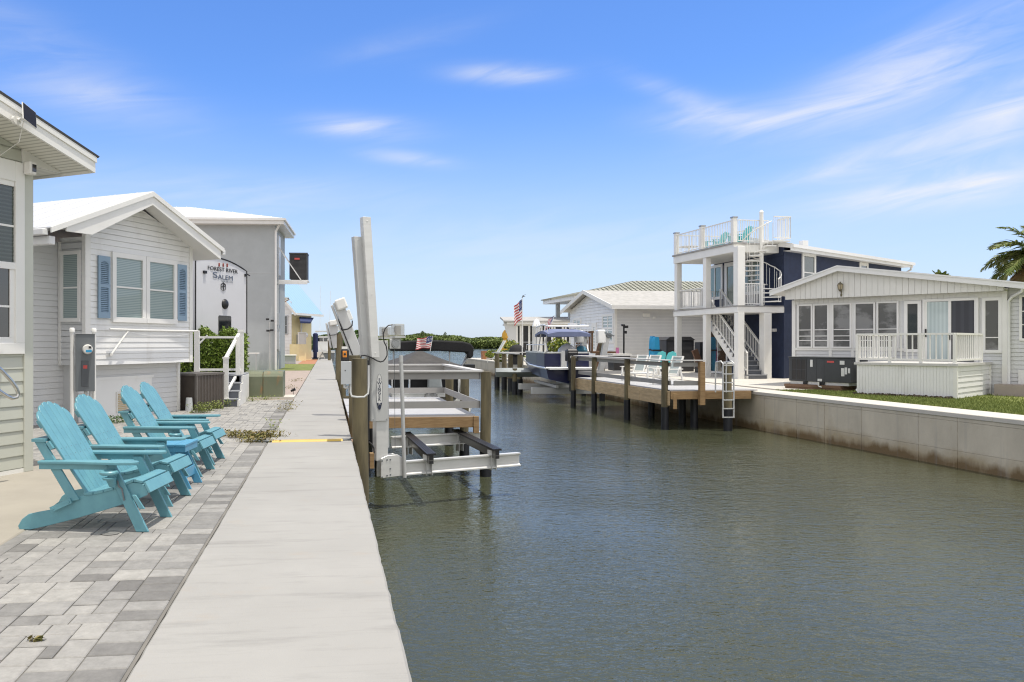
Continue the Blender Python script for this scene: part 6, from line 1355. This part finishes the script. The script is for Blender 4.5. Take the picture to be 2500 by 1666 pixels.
b = MB(); b.box(-.15,.02,-.15,.02,zt_,zt_+.12); b.box(0,.2,-.15,.02,zt_-.1,zt_+.05); b.box(.0,.14,-.12,.02,zt_-.4,zt_-.25); b.build('camera_head', M['black'], t2, bevel=.02)
p = P(1700, 875, 40.); t2 = thing('garden_cart', 'rusty brown cart and clutter under the white deck', 'cart', (p.x,p.y,0))
b = MB(); b.beam((-.1,0,1.2),(.25,0,.3),.12,.3); b.beam((.25,0,.3),(.7,0,.4),.3,.2); b.cyl((.5,-.2,.25),(.5,.2,.25),.25,.25,14); b.build('frame', mat('rust_brown', (.20,.11,.07), .8), t2)
b = MB(); b.box(.3,.8,.2,.8,.0,1.6); b.build('crate', M['charcoal'], t2)
p = P(1507, 868, 43.); t2 = thing('noodle_basket', 'pink pool noodles beside the black camera pole', 'pool toys', (p.x,p.y,0))
b = MB(); 
for k in range(3): b.tube([(.06*k-.06,0,.3),(.07*k-.07,0,.85),(.04*k-.03,0,1.3)], .045, 6)
b.build('noodle', mat('pink_foam', (.62,.22,.42), .7), t2)
b = MB(); b.box(-.2,.2,-.15,.15,0,.5); b.build('basket', M['white'], t2)
p = P(1511, 895, 40.); t2 = thing('planter', 'square black planter box behind the dock rail', 'planter', (p.x,p.y,0))
b = MB(); b.prism([(-.42,.15),(.42,.15),(.45,.95),(-.45,.95)], 'y', -.4, .4); b.box(-.5,.5,-.45,.45,.95,1.0,1); b.build('box', [M['black'], M['white']], t2)
# ---------------------------------------------------------------- grey gabled house
gg = Fr(G(1501.5,902), -90); t = thing('gabled_house', 'light grey sided house with a pale shingle gable behind the boat', 'house', gg.o, -90)
zr, xp = 4.88, -4.4
def g_(x): return zr-abs(x-xp)*.235
XG = -8.5
b = MB(); b.siding([(XG,.75),(0,.75),(0,g_(0)-.1),(xp,zr-.12),(XG,g_(XG)-.1)], 0, .19, .03); b.box(XG,0,0,13,0,3.7); b.prism([(XG,3.7),(0,3.7),(0,g_(0)-.1),(xp,zr-.1),(XG,g_(XG)-.1)], 'y', .01, 13); b.build('wall', M['vinyl'], t)
b = MB(); S_ = MB(); S_.siding([(0,.75),(13,.75),(13,3.8),(0,3.8)], 0, .19, .012); S_.v = [(-v[1]+0, v[0], v[2]) for v in S_.v]; S_.build('side_wall', M['vinylgrey'], t)
b = MB(); b.box(-.0,.03,-.03,13,0,.74); b.box(XG,.0,-.03,0,0,.74); b.build('skirting', M['cap'], t)
b = MB(); b.box(-.12,.04,-.04,.12,.7,3.75); b.box(XG-.03,XG+.1,-.04,.1,.7,2.9); b.split('corner_trim', M['white'], t)
b = MB()
for (xa_, xb_) in ((XG-.85,xp),(xp,.75)): b.prism([(xa_,g_(xa_)),(xb_,g_(xb_)),(xb_,g_(xb_)+.08),(xa_,g_(xa_)+.08)], 'y', -.45, 13.5)
b.build('roof', M['shingle'], t)
b = MB()
for (xa_, xb_) in ((XG-.85,xp),(xp,.75)): b.prism([(xa_,g_(xa_)-.14),(xb_,g_(xb_)-.14),(xb_,g_(xb_)+.10),(xa_,g_(xa_)+.10)], 'y', -.50, -.451)
b.box(.75,.79,-.5,13.5,g_(.75)-.14,g_(.75)+.08); b.prism([(0.03,g_(0)-.16),(.75,g_(.75)-.14),(.75,g_(.75)-.11),(.03,g_(0)-.13)], 'y', -.45, 13); b.build('fascia', M['white'], t)
for (u0, u1, v0, v1) in ((1400,1419,777,822),(1471,1499,768,839)):
    x0, x1 = gg.onY(u0,800)[0], gg.onY(u1,800)[0]; z1, z0 = gg.onY(u0,v0)[1], gg.onY(u1,v1)[1]; window(t, x0, x1, z0, z1, 0, 'blinds', .16, vs=((x0+x1)/2,), hs=((z0+z1)/2,), prot=.06, bar=.10)
x0, x1 = gg.onY(1446,800)[0], gg.onY(1457,800)[0]; window(t, x0, x1, .9, 2.85, 0, 'curtain', .28, prot=.05, name='door')
b = MB(); b.box(0.02,.12,1.7,2.1,3.1,3.3); b.box(.0,.1,2.3,2.45,3.0,3.12); b.build('floodlight', M['white'], t)
p = P(1452, 855, 44.); t2 = thing('porch_stair', 'brown timber porch steps in front of the grey gabled house door', 'steps', (p.x,p.y,0), -90)
b = MB(); b.prism([(-1.6,0),(-1.0,0),(.4,1.5),(.4,2.1),(-.2,2.2)], 'y', -.9, -.84); b.prism([(-1.6,0),(-1.0,0),(.4,1.5),(.4,2.1),(-.2,2.2)], 'y', .4, .46); b.box(.4,2.2,-.9,.4,1.0,1.1)
for k in range(5): b.box(.45+.38*k,.6+.38*k,-.9,-.84,1.1,2.15)
b.box(.4,2.2,-.92,-.82,2.1,2.2); b.build('steps', M['brownwood'], t2)
# ---------------------------------------------------------------- green tiled house far behind
tb = Fr(P(1384, 838, 68.).xy.to_3d(), -88); t = thing('tiled_house', 'house with a green tiled hip roof on tall grey columns', 'house', tb.o, -88)
ze = 1.55+(838-728)/FP*68; 
b = MB(); vs = [(-1.2,-1.2,ze),(10.,-1.2,ze),(10.,26,ze),(-1.2,26,ze)]
b.box(-4.3,4.0,-.8,26,ze-.35,ze); b.build('eave', M['gutter'], t)
b = MB(); xe0, xe1 = -4.5, 4.2; ye0, ye1 = -1.0, 26; cx_ = (xe0+xe1)/2; hr = 1.55; yr0, yr1 = 6.3, 20
b.add([(xe0,ye0,ze),(xe1,ye0,ze),(xe1,ye1,ze),(xe0,ye1,ze),(cx_,yr0,ze+hr),(cx_,yr1,ze+hr)], [(0,1,4),(1,2,5,4),(2,3,5),(3,0,4,5)], 1)
A0 = Vector((xe1,ye0,ze)); 
for fa in (((xe1,ye0),(xe1,ye1),1),((xe0,ye0),(xe0,ye1),-1)):
    (x0,y0),(x1_,y1_), sg = fa
    for k in range(64):
        y = ye0+.42*k
        lo = Vector((x0,y,ze+.02)); f = 1.
        if y < yr0: f = (y-ye0)/(yr0-ye0)
        if y > yr1: f = (ye1-y)/(ye1-yr1)
        hi = Vector((x0+(cx_-x0)*f, y, ze+hr*f+.02)); nrow = max(1,int(10*f))
        for r in range(nrow): a = lo.lerp(hi, r/nrow); c = lo.lerp(hi, (r+.86)/nrow); b.beam(a, c, .27, .10)
for k in range(24):
    x = xe0+.45*k; f = 1-abs(x-cx_)/(cx_-xe0); lo = Vector((x,ye0,ze+.02)); hi = Vector((x,ye0+(yr0-ye0)*f,ze+hr*f+.02)); nrow = max(1,int(10*f))
    for r in range(nrow): a = lo.lerp(hi, r/nrow); c = lo.lerp(hi, (r+.86)/nrow); b.beam(a, c, .27, .10)
b.build('roof', [M['tile'], M['tiledark']], t)
for x, y in ((.3,.2),(1.6,.2),(3.6,.3),(-3.,.2)): b = MB(); b.box(x-.16,x+.16,y-.16,y+.16,0,ze-.35); b.build('column', M['stucco'], t)
b = MB(); b.box(-3,3.6,6,25,0,ze-.35); b.build('wall', M['stucco'], t)
railing('railing', t, (-3.,.3,2.6), (3.6,.3,2.6), 1.1, 32, 'white', .03, .05, .1)
# ---------------------------------------------------------------- low lanai house
ln = Fr(P(1262, 838, 66.).xy.to_3d(), -10); t = thing('lanai_house', 'low white lanai house with dark screened openings behind the flagpole', 'house', ln.o, -10)
def ny(u, v, y=0): return ln.onY(u, v, y)
xA = ny(1262,800)[0]; xB = ny(1400,800)[0]; zt_ = ny(1262,796)[1]
b = MB(); b.box(xA,xB,.05,6,0,.55); b.box(xA,xB,.05,6,zt_,zt_+.12); b.box(xA-.9,xB,-.5,6,zt_+.12,zt_+.30); b.build('wall', M['white'], t)
b = MB(); b.add([(xA-1.1,-.6,zt_+.30),(xB+1,-.6,zt_+.30),(xB+1,7,zt_+.85),(xA-1.1,7,zt_+.85),(xA-1.1,-.6,zt_+.42),(xB+1,-.6,zt_+.42),(xB+1,7,zt_+1.),(xA-1.1,7,zt_+1.)], [(0,3,2,1),(4,5,6,7),(0,1,5,4),(1,2,6,5),(2,3,7,6),(3,0,4,7)]); b.build('roof', M['shingle'], t)
b = MB(); b.add([(xA-1.2,-.4,zt_+.5),(xA,.0,zt_+.5),(xA,.0,0),(xA-.35,.0,0)], [(0,1,2,3)]); b.box(xA-.2,xA,0,5,0,zt_+.5); b.build('wing_wall', M['vinylgrey'], t)
b = MB(); us = [1262,1271,1275,1292,1302,1322,1331,1348,1354,1374,1381,1392]
for u in us[::1]:
    x = ny(u,800)[0]; b.box(x-.08,x+.08,-.03,.1,.5,zt_)
b.split('post', M['white'], t)
for i, (a, c) in enumerate(zip(us, us[1:])):
    x0, x1 = ny(a,800)[0]+.08, ny(c,800)[0]-.08
    b = MB(); b.box(x0,x1,.04,.07,.55,zt_); b.box(x0,x1,.02,.035,1.6,1.66,1); b.build('screen_panel', [M['black'], M['steelgrey']], t)
# ---------------------------------------------------------------- deck boat on its lift, right bank
BX = 12.05; by = 35.2; t = thing('deck_boat', 'navy blue deck boat with a canvas top hoisted on a lift at the far bank', 'boat', (11.1, 35.0, .17), -4.5)
def loft(b, secs, m=0, cap=True):
    n = len(secs[0]); vs = [p for s in secs for p in s]; fs = []
    for k in range(len(secs)-1):
        for j in range(n-1): fs.append((k*n+j,k*n+j+1,(k+1)*n+j+1,(k+1)*n+j))
    if cap: fs += [tuple(range(n)), tuple(range((len(secs)-1)*n, len(secs)*n))]
    return b.add(vs, fs, m)
def hs(y, w_, zk, zc, zg): return [(-w_,y,zg),(-w_*.88,y,zc),(0,y,zk),(w_*.88,y,zc),(w_,y,zg)]
secs = [hs(0,1.25,-.50,-.30,.22),hs(1.5,1.28,-.50,-.28,.22),hs(4,1.28,-.46,-.18,.28),hs(5.6,1.15,-.30,.0,.38),hs(6.6,1.05,.0,.20,.44),hs(7.3,.9,.22,.36,.47)]
b = MB(); loft(b, secs); b.build('hull', M['hull'], t)
b = MB(); n = len(secs)
for s in (0,4):
    sg = -1 if s == 0 else 1; b.tube([(p[s][0]+sg*.03, p[s][1], p[s][2]) for p in secs], .05, 6)
b.tube([(-1.25,-.03,.22),(1.25,-.03,.22)], .05, 6); b.build('rub_rail', M['boatwhite'], t)
b = MB(); wl = []
for s in (-1,1):
    b.prism([(s*1.18,.24),(s*1.22,.24),(s*1.22,0.90),(s*1.18,0.90)], 'y', .5, 2.4, 0); b.prism([(s*1.18,.26),(s*1.22,.26),(s*1.22,.98),(s*1.18,.98)], 'y', 2.42, 5.4, 1)
b.box(-1.2,-.35,.45,.5,.24,0.90); b.box(.35,1.2,.45,.5,.24,0.90); b.split('bulwark', [M['hull'], M['hullgrey']], t)
b = MB(); b.box(-1.26,-1.12,.4,5.5,.90,.97); b.box(1.12,1.26,.4,5.5,.90,.97); b.box(-1.2,-.3,.4,.6,.90,.97); b.box(.3,1.2,.4,.6,.90,.97); b.box(-1.15,1.15,-.45,.45,.16,.24); b.box(-.34,-.05,.3,.5,.25,1.0); b.build('coaming', M['boatwhite'], t)
b = MB(); b.box(-.28,.28,-.75,-.2,.55,1.05); b.prism([(-.75,.55),(-.2,.55),(-.25,1.08),(-.6,1.12),(-.78,.95)], 'x', -.26, .26); b.box(-.16,.16,-.6,-.25,-.35,.6); b.box(-.06,.06,-.75,-.2,-.85,-.3); b.cyl((0,-.85,-.62),(0,-.3,-.62),.09,.09,10); b.build('outboard_motor', M['black'], t, bevel=.03, seg=2)
b = MB(); b.box(-.265,.265,-.66,-.3,.90,.93); 
for x in (-.1,.02,.12): b.box(x-.04,x+.04,-.786,-.77,.70,.80)
b.build('motor_decal', M['labelwhite'], t)
b = MB()
for k in range(3): a = 2*pi*k/3; b.beam((0,-.88,-.62),(.18*cos(a),-.88,-.62+.18*sin(a)),.02,.10)
b.build('propeller', M['stain'], t)
b = MB(); b.lathe([(.55,.0),(.50,.18),(.30,.36),(.05,.46)], (.35,1.7,.9), 14); b.build('console_cover', M['boatwhite'], t, smooth=True)
b = MB(); b.lathe([(.30,0),(.33,.12),(.22,.28),(.05,.34)], (.95,1.0,.92), 12); b.build('helmet_seat', mat('teal_print', (.05,.18,.26), .5), t, smooth=True)
b = MB(); cs = []
for i in range(9): f = i/8; cs.append([(-1.15,2.2+3.2*f,1.80+.16*sin(pi*f)),(-.6,2.2+3.2*f,1.90+.16*sin(pi*f)),(.6,2.2+3.2*f,1.90+.16*sin(pi*f)),(1.15,2.2+3.2*f,1.80+.16*sin(pi*f)),(1.15,2.2+3.2*f,1.68+.16*sin(pi*f)),(-1.15,2.2+3.2*f,1.68+.16*sin(pi*f))])
for s in cs: s.append(s[0])
loft(b, cs); b.build('canopy', M['canvasblue'], t)
b = MB()
for s in (-1.1,1.1):
    b.tube([(s,2.4,2.16),(s,3.5,2.26),(s,5.2,2.18)], .035, 6)
    for y in (2.5,3.2,3.9,4.6,5.2): b.beam((s,y,1.9),(s,y,2.32),.03,.03)
b.tube([(-1.1,2.4,2.16),(1.1,2.4,2.16)], .035, 6); b.box(.3,.7,3.2,3.6,2.13,2.33); b.build('roof_rack', M['boatwhite'], t)
b = MB()
for s in (-1.12,1.12): b.tube([(s,.3,1.0),(s,.6,1.4),(s,.3,1.8)], .035, 6); b.tube([(s,2.5,1.0),(s,1.8,1.8)], .035, 6); b.tube([(s,3.0,1.0),(s,3.0,1.75)], .03, 6)
for s in (-1.2,1.2): b.tube([(s,.6,1.3),(s,5.3,1.3)], .02, 6); [b.cyl((s,y,1.05),(s,y,1.3),.018) for y in (.6,1.8,3,4.2,5.3)]
b.build('canopy_frame', M['alu'], t)
for c in t.children:
    if c.type == 'MESH':
        for v in c.data.vertices: v.co.x *= .86; v.co.y -= 2.2 if c.name.startswith(('canopy','roof_rack')) and not c.name.startswith('canopy_frame') else 0
p = P(1345, 795, 37.2); flag('flag', 'small flag on a slanted white staff behind the navy deck boat top', P(1327,842,37.2), P(1354,770,37.2), .50, .55, .40, pr=.02)
t = thing('boat_lift', 'four-post grey lift cradle holding the navy deck boat', 'boat lift', (11.25, 35.1, 0), -4.5)
for y in (1.0, 4.6): ibm = MB(); ibm.box(-1.7,1.6,y-.1,y+.1,-.98+.12,-.62+.05); ibm.build('cradle_beam', M['alugrey'], t)
for x in (-.6,.6): b = MB(); b.box(x-.07,x+.07,.3,5.8,-.55,-.42); b.build('bunk', M['alugrey'], t)
for x, y, top in ((-1.75,5.6,.2),(1.7,1.0,1.75),(1.7,4.6,1.75)):
    b = MB(); pile_mesh(b, x, y, .13, top, -3, None, int(y*7)); o = b.build('pile', M['pile'], t, smooth=True); b = MB(); b.cyl((x,y,-3),(x,y,-.5),.14,.14,14); b.build('sleeve', M['sleeve'], o)
for (u, Z) in ((1428, 38.), (1482, 35.)):
    e = P(u, 818, Z); o_ = P(u-14 if u < 1430 else u-16, 876, Z); 
    t2 = thing('boat_lift', 'white boat lift arm with a motor head, '+('left of two behind the deck boat' if u < 1430 else 'right of two near the grey house corner'), 'boat lift', o_, 0, 'paired lift arms behind the deck boat'); d = e-o_
    b = MB(); b.beam((0,0,-.6), d, .24, .20, 0, up=(0,1,0)); b.build('beam', M['alugrey'], t2)
    b = MB(); n_ = d.normalized(); c_ = d*.93+Vector((-.33,-.05,0)); b.beam(c_-Vector((-.05,0,.30)), c_+Vector((.03,0,.30)), .36, .36, 0, up=(0,1,0)); b.build('motor_hood', M['boatwhite'], t2, bevel=.05, seg=2)
    b = MB(); b.cyl(d*.97+Vector((.05,-.2,0)), d*.97+Vector((.05,.2,0)), .12, .12, 10); b.beam(d*1.0+Vector((-.2,-.2,.1)), d*1.0+Vector((.25,-.2,-.05)), .06, .06); b.build('winch', M['metergrey'], t2)
# outer mooring piles with a thin rail
t = thing('mooring_dock', 'short dock with a thin white rail on four sleeved piles before the far terrace', 'dock', (10.45, 45, 0))
for i, (x, y) in enumerate(((10.55,47.9),(10.5,45.7),(10.35,43.4),(10.58,42.2))):
    b = MB(); pile_mesh(b, x-10.45, y-45, .15, .90, -3, None, 40+i); o = b.build('pile', M['pile'], t, smooth=True); b = MB(); b.cyl((x-10.45,y-45,-3),(x-10.45,y-45,-.45),.165,.165,14); b.build('sleeve', M['sleeve'], o, smooth=True)
b = MB(); b.box(-.15,.1,-2.9,3.3,.93,.99); b.box(-.1,3.3,3.2,3.35,.93,.99); b.build('rail', M['railtop'], t)
b = MB(); b.box(.0,3.2,-.6,3.2,-.12,-.03); b.build('deck_boards', M['deckgrey'], t)
o_ = P(1290, 908, 42.); t = thing('jet_ski_hull', 'upturned pale grey hull stored on the lift beside the deck boat', 'hull', (o_.x-.2, o_.y, o_.z))
b = MB(); secs = []
for f, w_ in ((-1.6,.05),(-1.,.45),(0,.6),(1.2,.55)): secs.append([(f,-w_,0),(f,-w_*.5,.2),(f,w_*.5,.2),(f,w_,0),(f,0,-.28)])
for s in secs: s.append(s[0])
loft(b, secs); b.build('hull', M['canvaspale'], t, smooth=True)
# flagpole and terrace clutter at the far corner
p = P(1275, 872, 50.); flag('flag', 'large flag hanging from a white flagpole topped with an eagle', (p.x,p.y,0), P(1275,728,50.), 1.0, 1.25, .46, pr=.035, finial=True)
p = P(1262, 872, 56.); t = thing('covered_grill', 'round black covered grill at the foot of the flagpole', 'grill', (p.x,p.y,0))
b = MB(); b.lathe([(.5,.6),(.62,.8),(.55,1.15),(.3,1.38),(.05,1.45)], (0,0,0), 14); b.build('cover', M['blackcloth'], t, smooth=True)
b = MB(); b.box(-.4,.4,-.3,.3,0,.6); b.build('stand', M['black'], t)
p = P(1233, 868, 66.); t = thing('umbrella', 'furled gold umbrella on the far terrace', 'umbrella', (p.x,p.y,0))
b = MB(); b.lathe([(.1,.9),(.36,1.0),(.30,1.5),(.16,1.9),(.30,2.0),(.24,2.4),(.06,2.65)], (0,0,0), 10); b.build('canopy', M['goldcloth'], t, smooth=True)
b = MB(); b.cyl((0,0,0),(0,0,1),.04); b.build('pole', M['brownwood'], t)
p = P(1310, 868, 56.); t = thing('umbrella', 'furled white umbrella before the lanai screens', 'umbrella', (p.x,p.y,0))
b = MB(); b.lathe([(.16,.5),(.34,.6),(.30,1.5),(.26,2.6),(.34,2.75),(.18,3.2),(.05,3.3)], (0,0,0), 10); b.build('canopy', M['boatwhite'], t, smooth=True)
b = MB(); b.cyl((0,0,0),(0,0,.6),.05); b.build('pole', M['boatwhite'], t)
for i, (u, Z, lab) in enumerate(((1224,62.,'white reclining lounge chair tipped up on the far terrace, left of two'),(1249,60.,'white reclining lounge chair on the far terrace beside the covered grill'))):
    p = P(u, 872, Z); t = thing('lounge_chair', lab, 'chair', (p.x,p.y,0), 0, 'lounge chairs on the far terrace')
    b = MB(); b.beam((-.5,0,.3),(.35,0,1.75 if i == 0 else 1.3),.06,.10); b.beam((-.5,.6,.3),(.35,.6,1.75 if i == 0 else 1.3),.06,.10); b.beam((-.5,0,.3),(-1.2,0,.35),.06,.06); b.beam((-1.1,0,.3),(-1.1,0,0),.05,.05); b.beam((.1,0,.9),(.3,0,0),.05,.05); b.build('frame', M['white'], t)
    b = MB(); b.add([(-.5,.0,.32),(-.5,.6,.32),(.33,.6,1.7 if i == 0 else 1.25),(.33,0,1.7 if i == 0 else 1.25)], [(0,1,2,3)]); b.build('sling', M['mesh'], t)
p = P(1186, 868, 74.); t = thing('planter', 'square terracotta planter on the far seawall corner', 'planter', (p.x,p.y,0))
b = MB(); b.prism([(-.36,0),(.36,0),(.42,.8),(-.42,.8)], 'y', -.4, .4); b.build('box', M['terracotta'], t)
for i, (u, v, Z, r, lab) in enumerate(((1199,868,72.,.55,'small yellow green shrub beside the terracotta planter'),(1221,872,64.,.7,'yellow green shrub between the mooring piles on the far terrace'),(1260,870,60.,.7,'yellow green shrub left of the flagpole'),(1246,846,63.,.7,'potted spiky plant beside the far lounge chair'),(1364,846,45.,.62,'leafy hydrangea shrub behind the deck boat'))):
    p = P(u, v, Z); t = thing('shrub', lab, 'shrub', (p.x,p.y,0))
    zc = max(.5, p.z)
    def sf(rg, r=r, zc=zc): 
        q = Vector((rg.gauss(0,1),rg.gauss(0,1),rg.gauss(0,1))).normalized()*r*rg.uniform(.4,1); return (q.x, q.y, max(.05, zc+q.z*.8)), (0 if rg.random() < .8 else 1)
    leafmass('leaves', [mat('lime_leaf', (.30,.34,.05), .6, var=.2) if 'lime_leaf' not in bpy.data.materials else bpy.data.materials['lime_leaf'], M['leafdark']], 420, sf, .07, .15, t, 60+i)
    b = MB(); b.cyl((0,0,0),(0,0,zc),.05); b.build('stem', M['twig'], t)
# ---------------------------------------------------------------- palms
def palm(name, label, base, crown, n, flen, seed, els=(-.75,1.35), lw=.05, trunk=.17):
    t = thing('palm_tree', label, 'palm tree', base); c = Vector(crown)-Vector(base); rg = random.Random(seed)
    b = MB(); b.tube([(0,0,0),(c.x*.4,c.y*.4,c.z*.5),(c.x,c.y,c.z)], [trunk*1.3,trunk,trunk*.9], 10)
    b.build('trunk', M['twig'], t, smooth=True)
    for k in range(n):
        az = 2*pi*k/n*2.399+rg.random()*.4; el = rg.uniform(*els); L_ = flen*rg.uniform(.85,1.1); b = MB(); pts = []
        p = Vector((0,0,0)); d = Vector((cos(az)*cos(el), sin(az)*cos(el), sin(el))); m = 18
        for i in range(m+1):
            pts.append(p.copy()); p += d*L_/m; d.z -= .085+.02*(i/m); d.normalize()
        b.tube(pts, [.03*(1-i/(m+2)) for i in range(m+1)], 5); dry = 1 if el < -.35 else 0
        for i in range(1, m+1):
            dd = (pts[i]-pts[i-1]).normalized(); sd = dd.cross(Vector((0,0,1)))
            if sd.length < .05: sd = Vector((1,0,0))
            sd.normalize(); up = sd.cross(dd)
            ll = flen*.26*sin(pi*min(.97,.12+.86*i/m))**.6
            for q in range(3):
                for s in (-1,1):
                    o_ = pts[i-1].lerp(pts[i], (q+.5)/3); tip = o_+(sd*s*.80+dd*.62+up*rg.uniform(-.05,.4)).normalized()*ll*rg.uniform(.85,1.1); tip.z -= ll*rg.uniform(.15,.5); w_ = dd*lw*.6; midp = o_.lerp(tip,.5)+up*.03
                    b.add([o_-w_*.5, midp-w_, tip, midp+w_, o_+w_*.5], [(0,1,2,3,4)], dry)
        fo = b.build('frond', [M['palmleaf'], M['palmdry']], t); fo.location = c
    return t
cr = P(2540, 628, 34.); palm('a', 'big coconut palm with brown lower fronds at the right edge', (cr.x+.2,cr.y,0), cr, 44, 2.4, 9, lw=.07)
cr = P(2297, 702, 42.); palm('b', 'young palm whose spiky top shows over the porch roof', (cr.x,cr.y,0), (cr.x,cr.y,cr.z), 14, .95, 12, lw=.06, els=(.75,1.5))
b = MB()
